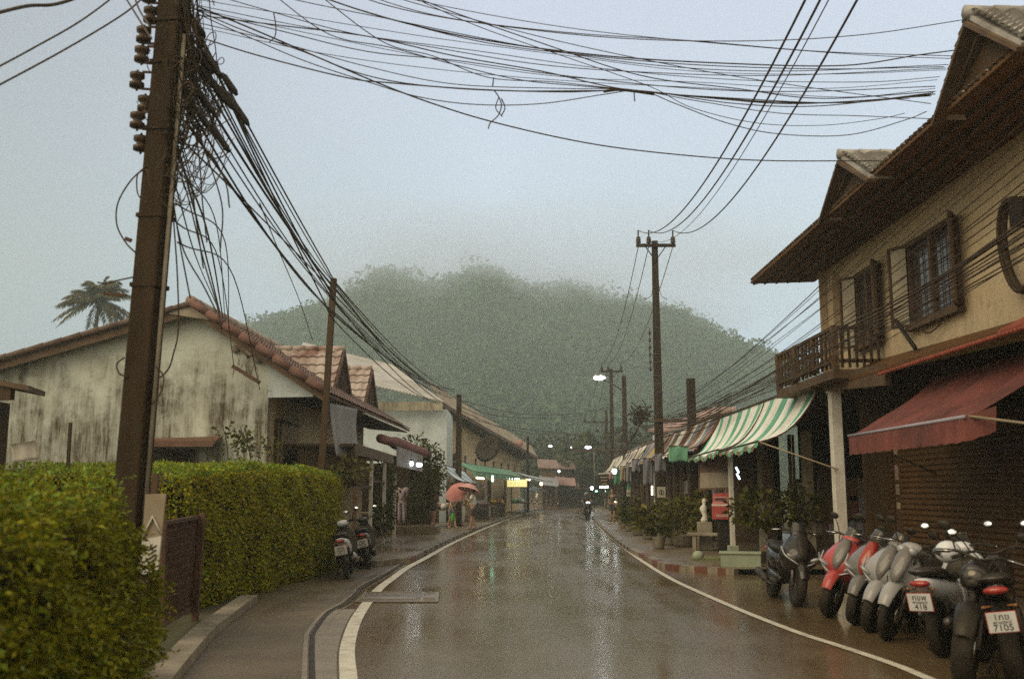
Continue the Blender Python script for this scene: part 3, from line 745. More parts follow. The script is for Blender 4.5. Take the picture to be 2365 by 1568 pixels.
# ================================================================ coconut palm
def palm(base, h, label, rf=3.2):
    t = thing('palm_tree', label, 'palm', base)
    mb = MB(); top = base + V((.6, 0, h)); pts = catmull([base, base+V((.1,0,h*.4)), top], 8); mb.tube(pts, [.2-.08*i/(len(pts)-1) for i in range(len(pts))], 9); mb.build('trunk', M['bark'], t)
    mb = MB(); c, d, s = [], [], []
    for k in range(36):
        a = k*2.4 + random.random()*.4; el = R(random.uniform(-35, 88)); L = rf*random.uniform(.85, 1.1)
        dr = V((math.cos(a)*math.cos(el), math.sin(a)*math.cos(el), math.sin(el)))
        P0 = top; prev = P0; arc = []
        for i in range(15):
            f = i/14; arc.append(P0 + dr*L*f + V((0,0,-1))*L*.42*f**2.4)
        mb.tube(arc, [.035*(1-.8*i/14) for i in range(15)], 4)
        for i in range(2, 15):
            tn = (arc[i]-arc[i-1]).normalized(); sd_ = tn.cross(V((0,0,1))).normalized()
            for sg in (-1, 1):
                for _ in range(5):
                    c.append(arc[i-1].lerp(arc[i], random.random())); d.append(sd_*sg*.8 + tn*.7 + V((0,0,-.55+random.uniform(-.2,.2)))); s.append(.95*math.sin(math.pi*min(1, (i+1)/15.5))**.6)
    q = leaf_quads(np.array([tuple(x) for x in c]), np.array([tuple(x) for x in d]), np.array(s)*RNG.uniform(.8,1.1,len(s)), .085, .1)
    o = fast_mesh('crown', q, 4, [M['palm']], parent=t); mb.build('frond_rib', M['palm'], o)
    mb = MB()
    for k in range(6): mb.ell(top+V((math.cos(k)*.25, math.sin(k)*.25, -.2)), (.12,.12,.15), 8, 6)
    mb.build('coconut_bunch', M['bark'], t)
tp = P(229,694,78)
palm(V((tp.x-.6, 78, 0)), tp.z, 'coconut palm rising behind the ridge of the white house')
# ================================================================ shop front under the street eave of the white house
def post(name, label, cat, p0, h, r, mat, group=None, sq=True):
    m_ = MB(); 
    if sq: m_.box((p0[0], p0[1], p0[2]+h/2), (r*2, r*2, h))
    else: m_.lathe([(r, 0), (r, h)], p0, 'z', 10)
    return tag(m_.build(name, mat, bevel=.008 if sq else 0), label, cat, group)
t = thing('shop_veranda', 'dark open shop front under the eave of the white house', 'veranda', V((-4.8, 28, .12)))
mb = MB(); mb.box((CXW+.9, 29.5, 2.72), (1.7, 11.4, .06)); mb.box((CXW+1.75, 29.5, 2.62), (.06, 11.4, .26)); mb.build('lean_to_roof', M['brownwood'], t)
for y in (24.2, 27.0, 29.8, 32.5):
    mb = MB(); mb.box((CXW+1.7, y, 1.4), (.09,.09,2.56)); mb.build('post', M['brownwood'] if y < 26 else M['white'], t)
mb = MB(); mb.box((CXW+1.7, 25.6, 1.75), (.05, 2.8, .06)); mb.box((CXW+1.7, 28.4, 1.9), (.05, 2.8, .06)); mb.build('rail', M['darkwood'], t)
mb = MB(); mb.box((CXW+.06, 29.4, 1.4), (.08, 11.4, 2.5)); mb.box((CXW+.7, 38.4, 1.4), (3.4, .1, 2.6)); mb.build('back_wall', M['dark'], t)  # far box: dark backdrop, the unlit shop interior put into its colour
for y in (25.2, 28.6, 31.4):
    mb = MB(); mb.box((CXW+.12, y, 1.25), (.06, 1.5, 2.1)); dd = mb.build('door', M['darkwood'], t)
    mb = MB(); mb.box((CXW+.16, y, 1.5), (.02, 1.1, 1.2)); mb.build('pane', M['glass'], dd)
# grey sheet hung from the eave
mb = MB()
a, b, c, d = P(762,930,23.2), P(826,945,25.2), P(818,1040,25.2), P(764,1054,23.2)
mb.grid(lambda u, v: a.lerp(b,u).lerp(d.lerp(c,u),v) + V((.05*math.sin(u*11+v*2)*v + .10*v*v, 0, -.06*math.sin(u*3.14)*v)), 24, 16, thick=(-.012,0,0))
tag(mb.build('tarpaulin', M['sheet']), 'grey tarpaulin hung as a rain screen from the red tiled eave', 'tarpaulin')
# second lower awning of the shop (rolled, faded red) + its grey panel
mb = MB(); a, b = P(878,1012,30.5), P(985,1050,36)
mb.tube(catmull([a, a.lerp(b,.35)+V((0,0,.02)), a.lerp(b,.7), b], 5), [.14]*4+[.2]*12, 10); tag(mb.build('rolled_awning', PM('faded_red', (.20,.09,.085), (.13,.06,.055), 2, .8)), 'faded red rolled-up awning under the end of the tiled eave', 'awning')
mb = MB(); a, b = P(918,1030,31.5), P(977,1052,34.5)
mb.prism([a, b, b+V((0,0,-.55)), a+V((0,0,-.62))], (-.03,0,0)); tag(mb.build('rain_screen', M['sheet']), 'grey translucent panel hanging above the shop light bulbs', 'panel')
M['bulb'] = EM('bulb_light', (.85,.95,1), 3.5); M['warmbulb'] = EM('warm_light', (1,.78,.4), 3)
M['tubelight'] = EM('tube_light', (.9,1,.95), 4)
def lamp(u, v, Y, r, label, mat, group=None, name='light_bulb'):
    p = P(u, v, Y); t = thing(name, label, 'light bulb', p+V((0,0,r*2)), group)
    m_ = MB(); m_.ell(p, (r, r, r*1.15), 12, 8); m_.build('globe', mat, t)
    m_ = MB(); m_.lathe([(r*.5, 0), (r*.55, r*.9), (r*.2, r*1.1)], p+V((0,0,r*.9)), 'z', 8); m_.build('socket', M['black'], t)
    m_ = MB(); m_.tube([p+V((0,0,r*1.9)), p+V((0,0,r*1.9+.25))], .006, 4); m_.build('cord', M['cable'], t)
lamp(950,1070,33,.075,'bare bright bulb glowing under the grey hanging panel',M['bulb'],'bulbs under the hanging panel')
lamp(966,1073,33,.065,'bare bright bulb glowing under the grey hanging panel',M['bulb'],'bulbs under the hanging panel')
lamp(971,1073,33.4,.06,'bare bright bulb glowing under the grey hanging panel',M['bulb'],'bulbs under the hanging panel')
mb = MB(); mb.box((-4.35,37.2,.26), (3.3,2.2,.30)); tag(mb.build('shop_terrace', M['pave'], bevel=.02), 'raised wet terrace slab at the end of the dark veranda', 'terrace')
# big leafy creeper at the far end of the shop
def bush(name, label, c, r, n, size, mat, cat='plant', group=None, hang=0, trunk=True):
    cs, ds = [], []
    for _ in range(n):
        d = V((random.gauss(0,1), random.gauss(0,1), random.gauss(0,1))).normalized(); k = random.uniform(.45, 1)*(1+.3*mnoise.noise(d*2.3+V(c)))
        p = V((d.x*r[0], d.y*r[1], d.z*r[2]))*k; cs.append(V(c)+p); ds.append(d + V((random.gauss(0,.6), random.gauss(0,.6), random.gauss(0,.6)-hang)))
    q = leaf_quads(np.array([tuple(x) for x in cs]), np.array([tuple(x) for x in ds]), RNG.uniform(.6,1.3,n)*size, .55)
    o = fast_mesh(name, q, 4, [mat], origin=V((c[0], c[1], c[2]-r[2]))); tag(o, label, cat, group)
    if trunk:
        m_ = MB()
        for k in range(4):
            a = k*1.6; m_.tube([V((c[0]+.03*k, c[1], max(.1, c[2]-r[2]*1.0))), V(c)+V((math.cos(a)*r[0]*.3, math.sin(a)*r[1]*.3, 0)), V(c)+V((math.cos(a)*r[0]*.6, math.sin(a)*r[1]*.6, r[2]*.6))], [.03,.02,.008], 5)
        m_.build('stem', M['bark'], o)
    return o
for i, (u, v, Y, r, n, lab) in enumerate((
    (990,1095,36,(.62,1.2,1.15),1500,'large leafy creeper tumbling from the end of the veranda roof'),
    (962,1028,36.5,(.5,.9,.42),260,'creeper sprig growing over the tip of the tiled eave'),
    (885,1130,31,(.45,.8,.9),520,'tall leafy shrub in front of the veranda rail'),
    (965,1165,37,(.35,.5,.5),300,'bushy shrub below the bare light bulbs'),
    (885,1195,29,(.35,.5,.45),300,'low potted shrub beside the stone garden table'),
    (812,1085,21.5,(.35,.5,.35),140,'stray leafy sprig at the far end of the trimmed hedge'))):
    bush('shrub', lab, P(u,v,Y), r, n, .14, M['vine'])
# ================================================================ pale house with tin roof behind the white house
def box_building(name, label, cat, xf, y0, y1, depth, h, wall, roof=None, roofz=None, over=.9, rise=1.6):
    t = thing(name, label, cat, V((xf-depth/2, (y0+y1)/2, 0)))
    m_ = MB(); m_.box((xf-depth/2, (y0+y1)/2, h/2), (depth, y1-y0, h)); m_.build('wall', wall, t)
    return t
# pale house: gable end to the camera, eave to the street
def corr(mb, a, b, c, d, pitch=.18, amp=.018, m=0, thick=.03):
    a, b, c, d = map(V, (a, b, c, d)); n = (b-a).cross(d-a).normalized(); n = n if n.z > 0 else -n
    L = max((b-a).length, (c-d).length); k = max(8, int(L/pitch)*4)
    mb.grid(lambda u, v: a.lerp(b,u).lerp(d.lerp(c,u),v) + n*amp*math.sin(2*math.pi*u*L/pitch), k, 2, m, True)
    mb.prism([p - n*(amp+.004) for p in (a,b,c,d)], -n*thick, m)
Yp = 52
t = thing('pale_house', 'pale blue-white house with a tin roof behind the tiled house', 'house', V((-6, Yp+3, 0)))
wl, wr = P(700,1100,Yp), P(1031,1080,Yp); zt = P(1000,945,Yp).z
mb = MB(); mb.box(((wl.x+wr.x)/2, Yp+2.6, zt/2), (wr.x-wl.x, 5.2, zt)); mb.build('wall', M['plainwall'], t)
fa, fb = P(878,930,Yp-.6), P(1022,931,Yp-.6)
mb = MB(); mb.box(((wl.x-1+fb.x)/2, Yp-.5, fa.z-.18), (fb.x-wl.x+1, .22, .46)); mb.build('parapet_band', wallmat('mossy_concrete', (.36,.33,.25), (.28,.25,.18), (.07,.055,.03), 3, 9, .9), t)
r0, r1 = P(740,795,Yp+2.0), P(862,850,Yp+.5)
mb = MB(); mb.box((wr.x-3.2, Yp-2.2, 1.4), (6.0, .12, 2.7)); mb.build('dark_panel', M['dark'], t)  # flat dark panel before the pale wall, its colour standing for interior shade
mb = MB()
e0 = V((fb.x+.1, Yp-.4, fa.z+.06)); top = P(852,848,Yp-.4)
corr(mb, V((top.x-4, Yp-.4, top.z+.05)), e0 + V((-.0,0,0)), P(905,850,Yp+5)+V((0,0,.2)), P(700,790,Yp+5)); mb.build('roof', M['tinroof'], t)
# ================================================================ long tan building with a deep eave
Y0, Y1 = 54, 88
xf0, xf1 = P(1040,1050,Y0).x, P(1246,1060,Y1).x
t = thing('long_building', 'long two-storey tan building with a deep sloping eave behind the green awning', 'building', V((-5, 60, 0)))
E0, E1 = P(1018,928,Y0-1), P(1243,1056,Y1)
a, b = V((xf0-.9, Y0, 0)), V((xf1-1.7, Y1, 0))
mb = MB(); mb.prism([a, b, V((b.x,b.y,E1.z-.1)), V((a.x,a.y,E0.z-.1))], (-5, 0, 0)); mb.build('wall', M['tanwall'], t)
Rg0, Rg1 = P(975,893,Y0-1), P(1215,1028,Y1)
Rg0 = E0 + V((-.75,0,1.15)); Rg1 = E1 + V((-.6,0,1.0))
mb = MB(); corr(mb, E0, E1, Rg1, Rg0, .35, .02); mb.build('roof', PM('tan_roof', (.34,.28,.21), (.25,.20,.145), .7, .6, .8), t)
mb = MB(); mb.bar(E0+V((.0,0,-.1)), E1+V((.0,0,-.1)), .08, .22); mb.build('fascia', M['brownwood'], t)
mb = MB(); mb.prism([E0+V((-.05,0,-.16)), E1+V((-.05,0,-.16)), V((b.x-.1, Y1, E1.z-.25)), V((a.x-.1, Y0-.9, E0.z-.25))], (0,0,.03)); mb.build('soffit', M['darkwood'], t)
for i in range(9):
    f = (i+.6)/9.4; p = a.lerp(b, f) + V((.02, 0, 3.3))
    m_ = MB()
    for s_ in ((-.75,-.75),(.75,.75)): m_.bar(p+V((0,s_[0],-.55)), p+V((0,s_[0],.55)), .08)
    for z_ in (-.55,.55): m_.bar(p+V((0,-.75,z_)), p+V((0,.75,z_)), .08)
    wn = m_.build('window', M['white'] if i > 1 else M['brownwood'], t)
    m_ = MB(); m_.box(p+V((.0,0,0)), (.02,1.45,1.05)); m_.build('pane', M['plainwall'] if i in (2, 6, 7) else M['glass'], wn)
# tilted dark satellite dish
c = P(1122,1033,60)
mb = MB(); rot = Matrix.Rotation(R(38),3,'Y') @ Matrix.Rotation(R(-25),3,'Z')
mb.lathe([(.02,.0),(.3,.03),(.6,.11),(.82,.22),(.84,.23),(.6,.13),(.3,.05),(.02,.02)], c, 'x', 24, rot=Matrix.Rotation(R(35),3,'Y') @ Matrix.Rotation(R(-50),3,'Z'))
t = tag(mb.build('satellite_dish', PM('mesh_dish', (.12,.095,.07), (.09,.07,.05), 5, .7)), 'dark mesh satellite dish tilted on a bracket on the tan wall', 'satellite dish')
mb = MB(); mb.tube([c, c+V((-.5,.2,-.3)), c+V((-.75,.2,-.3))], .03); mb.tube([c, c+V((.35,-.5,.35))], .015); mb.build('bracket', M['rust'], t)
# a small red round sign on the far roof
mb = MB(); mb.lathe([(.02,0),(.30,.02),(.30,.06),(.02,.08)], P(1199,1024,76), 'y', 18); tag(mb.build('round_sign', PM('sign_pink', (.40,.22,.20), (.33,.17,.16), 2, .5)), 'round pink sign standing on the far end of the tan roof', 'sign')
# ================================================================ market awnings and stalls along this side
def awning(name, label, a, b, out, drop, mats, strip=.25, sag=.0, val=.18, scal=True, nv=10, group=None, thick=.012, par=None, frame=True):
    """a-b top edge; out = vector to the lower edge"""
    a, b, out = V(a), V(b), V(out); L = (b-a).length; ns = max(2, int(round(L/strip))); nu = ns*2
    t = thing(name, label, 'awning', a.lerp(b,.5)+out+V((0,0,-drop)), group)
    m_ = MB(); low = V((0,0,-drop))
    fn = lambda u, v: a.lerp(b,u) + out*v + low*(v + sag*math.sin(math.pi*v)) + V((0,0,.02*math.sin(u*L*5)*v))
    m_.grid(fn, nu, nv, thick=(0,0,-thick), mfn=lambda i, j: (i//2) % len(mats)); m_.build('canopy', mats, t)
    if val:
        m_ = MB(); pts = [fn(i/nu,1) for i in range(nu+1)]; vs = []
        for i, p in enumerate(pts): vs += [p+V((0,0,.005)), p+V((0,0,-val*(.75+.25*math.sin(i*2.1) if scal else 1)))+out.normalized()*.02]
        n = len(pts); m_.add(vs, [(2*i,2*i+1,2*i+3,2*i+2) for i in range(n-1)])
        m_.m = [(i//2) % len(mats) for i in range(n-1)]; m_.build('valance', mats, t)
    if frame:
        m_ = MB(); m_.tube([fn(0,1), fn(1,1)], .018, 6); m_.tube([fn(0,0), fn(1,0)], .02, 6)
        for u in (0, .5, 1): m_.tube([fn(u,0)+V((0,0,-.05)), fn(u,1)+V((0,0,-.02))], .014, 5)
        m_.build('frame', M['rust'], t)
    return t
def flat(name, c1, c2=None, rough=.7, **k): return PM(name, c1, c2 or tuple(x*.75 for x in c1), 1.5, rough, min(1, rough+.15), **k)
M['bluec'] = flat('blue_canvas', (.48,.58,.68)); M['greenc'] = flat('green_canvas', (.10,.30,.19)); M['palegreen'] = flat('pale_green', (.27,.31,.22))
M['redc'] = flat('maroon_canvas', (.22,.055,.05), (.15,.04,.036)); M['pinkc'] = flat('pink_canvas', (.42,.27,.26)); M['yellowc'] = flat('yellow_cloth', (.50,.34,.05)); M['whitec'] = flat('white_canvas', (.50,.50,.48), (.38,.37,.35))
M['brownc'] = flat('brown_canvas', (.22,.13,.075)); M['greyc'] = flat('grey_canvas', (.24,.24,.27)); M['lavc'] = flat('lavender_cloth', (.30,.28,.33))
a, b = P(1022,1072,43.5), P(1072,1088,47.5)
awning('stall_awning', 'pale blue canvas awning sloping behind the red umbrella', a, b, (1.1,-.4,0), .75, [M['bluec']], .4, .25, 0)
a, b = P(1075,1076,50), P(1196,1093,70)
awning('stall_awning', 'long green awning over the lit market stalls', a+V((-.6,0,.25)), b+V((-.6,0,.25)), (1.0,0,0), .5, [M['greenc'], M['greenc'], M['palegreen']], .8, 0, .34)
a, b = P(1196,1092,70), P(1256,1106,84)
awning('stall_awning', 'short pale blue awning at the far end of the green one', a+V((-.3,0,.1)), b+V((-.3,0,.1)), (1.0,0,0), .35, [M['bluec'], M['whitec']], 1.0, 0, .2)
def stall(label, x, y0, y1, h, cloth, goods, depth=1.1):
    t = thing('market_stall', label, 'market stall', V((x, (y0+y1)/2, .12)))
    m_ = MB(); m_.box((x-depth/2, (y0+y1)/2, .85), (depth, y1-y0, .06)); m_.build('counter', M['brownwood'], t)
    m_ = MB(); m_.box((x+.01, (y0+y1)/2, .5), (.02, y1-y0-.05, .64)); m_.build('front_cloth', cloth, t)
    for y in (y0+.05, y1-.05):
        for xx in (x-.05, x-depth+.05):
            m_ = MB(); m_.box((xx, y, (.12+h)/2), (.06,.06,h-.12)); m_.build('post', M['brownwood'], t)
    m_ = MB(); m_.box((x-depth+.02, (y0+y1)/2, 1.5), (.04, y1-y0, 1.25)); m_.build('back_panel', M['dark'], t)
    m_ = MB(); random.seed(int(y0*10))
    for k in range(int((y1-y0)*12)):
        y = y0+.15+(y1-y0-.3)*(k+random.random())/int((y1-y0)*12); r = random.uniform(.11,.16); m_.ell((x-random.uniform(.15,depth-.2), y, .88+r*.8), (r,r*1.2,r), 7, 5, m=k % len(goods))
    m_.build('goods', goods, t)
    return t
xs = lambda y: float(np.interp(y, [44, 50, 60, 70, 84], [-2.7, -2.35, -1.2, .1, 1.9]))
stall('dark market stall under the blue awning with pale goods', xs(45), 43.6, 47.2, 2.3, M['brownc'], [M['whitec'], M['brownc']])
stall('market stall with yellow cloth and fruit under the green awning', xs(52), 50.5, 55, 2.3, M['brownc'], [M['yellowc'], M['vine'], M['redc']])
stall('market stall hung with clothes under the green awning', xs(59), 57, 62, 2.3, M['greyc'], [M['pinkc'], M['lavc'], M['whitec']])
stall('market stall with yellow lit front beneath the green awning end', xs(66), 64, 70, 2.4, M['yellowc'], [M['yellowc'], M['redc']])
stall('farthest market stall under the short blue awning', xs(77), 73, 80, 2.4, M['brownc'], [M['greenc'], M['whitec']])
def tubelamp(label, a, b, mat, r=.025, group=None):
    a, b = V(a), V(b); t = thing('tube_lamp', label, 'lamp', a.lerp(b,.5)+V((0,0,.05)), group)
    m_ = MB(); m_.tube([a, b], r, 8); m_.build('tube', mat, t)
    m_ = MB(); m_.bar(a+V((0,0,r*1.6)), b+V((0,0,r*1.6)), .05, .03); m_.build('batten', M['white'], t)
M['yellowlit'] = EM('lit_yellow', (1,.80,.12), .34); M['greenlit'] = EM('lit_green', (.3,1,.65), 2.4); M['warmtube'] = EM('warm_tube', (1,.8,.45), 4)
tubelamp('warm tube lamp glowing at the near end of the green awning', P(1101,1103,49), P(1117,1105,50.5), M['warmtube'], .04)
tubelamp('pale tube lamp lighting the yellow stall front', P(1172,1104,63), P(1199,1106,67), M['tubelight'], .035)
tubelamp('warm tube lamp in the shade of the short blue awning', P(1215,1107,72), P(1224,1108,74), M['warmtube'], .045)
for k, (u0, u1, v0, v1, Y, mt, lab) in enumerate(((1171,1217,1107,1124,66,'yellowlit','long lit yellow shop banner under the green awning'), (1135,1140,1098,1112,54,'greenlit','narrow lit green sign in the market stall'))):
    a, b = P(u0,v0,Y), P(u1,v1,Y); m_ = MB(); m_.box(((a.x+b.x)/2,Y,(a.z+b.z)/2), (b.x-a.x,.06,a.z-b.z)); o = tag(m_.build('shop_sign', M[mt], bevel=.01), lab, 'sign')
    m_ = MB(); m_.box(((a.x+b.x)/2,Y+.045,(a.z+b.z)/2), (b.x-a.x+.06,.03,a.z-b.z+.06)); m_.build('sign_case', M['brownwood'], o)
# slatted wooden bench and crates by the stalls
def bench(label, c, w, yaw, mat, slats=True, back=True):
    t = thing('bench', label, 'bench', c); Rm = Matrix.Rotation(yaw,3,'Z'); q = lambda x,y,z: V(c)+Rm@V((x,y,z))
    m_ = MB()
    for k in range(4): m_.box(q(0,-.18+.12*k,.45), (w,.09,.035), Rm)
    m_.build('seat', mat, t)
    if back:
        m_ = MB()
        for k in range(3): m_.box(q(0,.25,.58+.13*k), (w,.03,.09), Rm)
        m_.build('backrest', mat, t)
    for s_ in (-1,1):
        m_ = MB(); m_.bar(q(s_*w*.42,-.18,0), q(s_*w*.42,-.18,.44), .05); m_.bar(q(s_*w*.42,.2,0), q(s_*w*.42,.27,.9 if back else .44), .05); m_.build('leg', mat, t)
M['palewood'] = PM('pale_wood', (.26,.21,.14), (.19,.15,.10), 3, .6)
bench('pale slatted bench beside the person in white', G(1112,1192,.116)+V((0,.3,0)), 1.05, .1, M['palewood'])
# concrete garden table and stools near the parked motorbikes
def stone_table(c, label):
    t = thing('stone_table', label, 'table', c)
    m_ = MB(); m_.box(V(c)+V((0,0,.73)), (1.0,.62,.09)); m_.build('tabletop', M['conc'], t, bevel=.02)
    for s_ in (-1,1):
        m_ = MB(); m_.bar(V(c)+V((s_*.28,0,0)), V(c)+V((s_*.28,0,.69)), .12, .38); m_.build('leg', M['conc'], t)
def stone_bench(c, w, yaw, label, group=None):
    t = thing('stone_bench', label, 'bench', c, group); Rm = Matrix.Rotation(yaw,3,'Z')
    m_ = MB(); m_.box(V(c)+V((0,0,.42)), (w,.32,.08), Rm); m_.build('seat', M['conc'], t, bevel=.02)
    for s_ in (-1,1):
        m_ = MB(); m_.box(V(c)+Rm@V((s_*w*.32,0,.19)), (.1,.26,.38), Rm); m_.build('leg', M['conc'], t)
p = G(838,1232,.116); stone_table(p, 'grey stone garden table behind the parked motorbikes')
p = G(856,1250,.116); stone_bench(p, .9, .1, 'grey stone bench between the garden table and the parked motorbikes')
# ================================================================ two-storey house beside the parked scooters
WX = 6.72; WY0, WY1 = 7.0, 21.0
EX = 5.42; EZ = P(2365,76,0.1).z
e_near, e_far = PX(2365,76,EX), PX(1738,666,EX)
ez = (e_near.z + e_far.z)/2
M['soffit'] = PM('soffit_board', (.13,.062,.024), (.085,.042,.016), 2, .7, .9, stretch=(6,.4,1))
M['shutter'] = PM('roller_shutter', (.075,.038,.014), (.05,.026,.010), 1.5, .5, .7)
t = thing('corner_house', 'two-storey ochre house with deep dark eaves and balcony above the parked scooters', 'house', V((8.5, 14, 0)))
ztop = P(1908,628,21).z + .05; zb0, zb1 = 3.72, 4.0
mb = MB(); mb.prism([(WX,WY1,zb1-.05),(WX,WY0,zb0-.25),(WX,WY0,ztop+.5),(WX,WY1,ztop+.5)], (5,0,0)); mb.build('upper_wall', M['yellowwall'], t)
mb = MB()
mb.bar((WX-.03,WY1-.12,zb1), (WX-.03,WY1-.12,ztop), .07, .24, up=(1,0,0))
q = PX(1938,760,WX-.03); mb.bar((WX-.03,q.y,zb1), (WX-.03,q.y,ztop-.25), .07, .22, up=(1,0,0)); mb.build('pilaster', M['tanwall'], t)
# deep roof: eave edge, soffit, roof plane
ey0, ey1 = 5.5, e_far.y
mb = MB(); corr(mb, (EX-.04,ey0,ez+.05), (EX-.04,ey1,ez+.05), (EX+4.5,ey1,ez+3.0), (EX+4.5,ey0,ez+3.0), .2, .02); mb.build('roof', M['greytile'], t)
mb = MB(); mb.prism([(EX,ey0,ez-.03),(EX,ey1,ez-.03),(WX+.1,ey1-.0,ztop-.06),(WX+.1,ey0,ztop-.06)], (0,0,.03)); mb.build('soffit', M['soffit'], t)
mb = MB(); mb.bar((EX-.02,ey0,ez-.0),(EX-.02,ey1,ez-.0), .04,.05); mb.bar((EX,ey1-.02,ez-.0),(WX+2,ey1-.02,ez+1.0), .05,.13); mb.build('fascia', M['soffit'], t)
mb = MB()
for k in range(1,5):
    f = k/5; x = EX+(WX-EX)*f; z = ez+(ztop-ez)*f - .05; mb.bar((x,ey0,z),(x,ey1-.05,z), .03,.05)
mb.build('rafter', M['darkwood'], t)
mb = MB(); y = ey0
while y < ey1-.05: mb.tube([(EX-.055,y,ez+.035),(EX+.25,y,ez+.22)], .034, 8); y += .15
mb.build('eave_tile', M['darkwood'], t)
# dormers: front gable flush with the eave, ridge running into the roof
def eave_dormer(u_ap, v_ap, half):
    ap = PX(u_ap, v_ap, EX-.12); y = ap.y; hgt = ap.z - ez
    f0, f1 = V((EX-.1, y-half, ez+.02)), V((EX-.1, y+half, ez+.02))
    m_ = MB(); m_.prism([f0+V((.12,0,0)), f1+V((.12,0,0)), ap+V((.22,0,-.1))], (.06,0,0)); d = m_.build('dormer', M['darkwood'], t)
    for f_ in (f0, f1):
        o = (f_-ap).normalized()*.08; m_ = MB()
        tile_roof(m_, f_+o, f_+o+V((.35,0,0)), ap+V((1.9,0,.04)), ap+V((0,0,.04)), .24, .22, .05, .05, 0, 6, .05); m_.build('dormer_roof', M['greytile'], d)
        m_ = MB(); m_.bar(f_+o+V((.02,0,-.08)), ap+V((.02,0,-.08)), .05,.16, up=(1,0,0)); m_.bar(f_+V((.16,0,-.03)), ap+V((.16,0,-.20)), .05,.12, up=(1,0,0)); m_.build('bargeboard', M['brownwood'], d)
    m_ = MB()
    for k in range(6): m_.tube([ap+V((-.04+.34*k,0,.06)), ap+V((-.04+.34*(k+1.06),0,.06))], [.085,.07], 8)
    m_.build('ridge_tile', M['greytile'], d)
eave_dormer(1941, 364, 1.12); eave_dormer(2236, 40, 1.0)
# windows on the upper wall, shutters open
def casement(u0, u1, v0, v1, grill=True):
    p0, p1 = PX(u0,v1,WX), PX(u1,v1,WX); y1, y0 = p0.y, p1.y; z0 = (p0.z+p1.z)/2 - .05; z1 = z0 + 1.35
    m_ = MB()
    for a, b in (((y0,z0),(y1,z0)),((y0,z1),(y1,z1)),((y0,z0),(y0,z1)),((y1,z0),(y1,z1)),(((y0+y1)/2,z0),((y0+y1)/2,z1))): m_.bar((WX-.04,)+a, (WX-.04,)+b, .09,.08)
    wn = m_.build('window', M['brownwood'], t)
    m_ = MB(); m_.box((WX-.012,(y0+y1)/2,(z0+z1)/2), (.02,y1-y0,z1-z0)); m_.build('pane', M['glass'], wn)
    m_ = MB()
    for k in range(1,8): m_.bar((WX-.055,y0+(y1-y0)*k/8,z0),(WX-.055,y0+(y1-y0)*k/8,z1), .012)
    for k in range(1,5): m_.bar((WX-.06,y0,z0+(z1-z0)*k/5),(WX-.06,y1,z0+(z1-z0)*k/5), .012)
    m_.build('grille', M['rust'], wn)
    m_ = MB(); m_.box((WX-.07,(y0+y1)/2,z0-.07), (.14,y1-y0+.2,.06)); m_.build('sill', M['brownwood'], wn)
    for ye, sg in ((y1, 1), (y0, -1)):
        m_ = MB(); A = V((WX-.06,ye,z0)); B = A+V((-.20,sg*.30,0))
        for a, b in ((A,B),(A+V((0,0,z1-z0)),B+V((0,0,z1-z0))),(A,A+V((0,0,z1-z0))),(B,B+V((0,0,z1-z0)))): m_.bar(a, b, .06,.04)
        sh = m_.build('casement_frame', M['brownwood'], wn)
        m_ = MB(); m_.prism([A,B,B+V((0,0,z1-z0)),A+V((0,0,z1-z0))], (.0,.008,0)); m_.build('casement_glass', M['plainwall'] if False else PM('frosted', (.30,.26,.19), (.20,.17,.12), 2, .25, spec=.6), sh)
casement(2112, 2226, 0, 722); casement(1990, 2042, 0, 782)
# balcony at the far end of the wall
bx = 5.8; by0, by1 = PX(1925,757,bx).y, PX(1797,826,bx).y
bzt, bzb = PX(1925,757,bx).z, PX(1925,850,bx).z
mb = MB(); mb.box(((bx+WX)/2,(by0+by1)/2,bzb-.12), (WX-bx+.1,by1-by0+.1,.16)); bl = mb.build('balcony', M['brownwood'], t)
mb = MB()
for z in (bzt, bzb+.12): mb.bar((bx,by0,z),(bx,by1,z), .07,.06); mb.bar((bx,by0,z),(WX,by0,z), .07,.06); mb.bar((bx,by1,z),(WX+.6,by1,z), .06,.06)
mb.build('handrail', M['darkwood'], bl)
mb = MB(); n = 15
for k in range(n+1):
    y = by0+(by1-by0)*k/n; wd = .055 if k % 5 else .10
    if k in (7, 11): mb.bar((bx,y,bzb),(bx,y,bzt), .16,.03, up=(1,0,0))
    else: mb.lathe([(wd*.4,bzb),(wd*.75,bzb+.15),(wd*.4,bzb+.3),(wd*.8,(bzb+bzt)/2),(wd*.4,bzt-.25),(wd*.7,bzt-.1),(wd*.45,bzt)], (bx,y,0), 'z', 8)
for k in range(1,7): mb.bar((bx+(WX-bx)*k/7,by0,bzb),(bx+(WX-bx)*k/7,by0,bzt), .07,.03)
mb.build('baluster', M['darkwood'], bl)
for (x,y) in ((bx,by0),(bx,by1)):
    mb = MB(); mb.bar((x,y,bzb-.05),(x,y,bzt+.04), .11); mb.build('corner_post', M['brownwood'], bl)
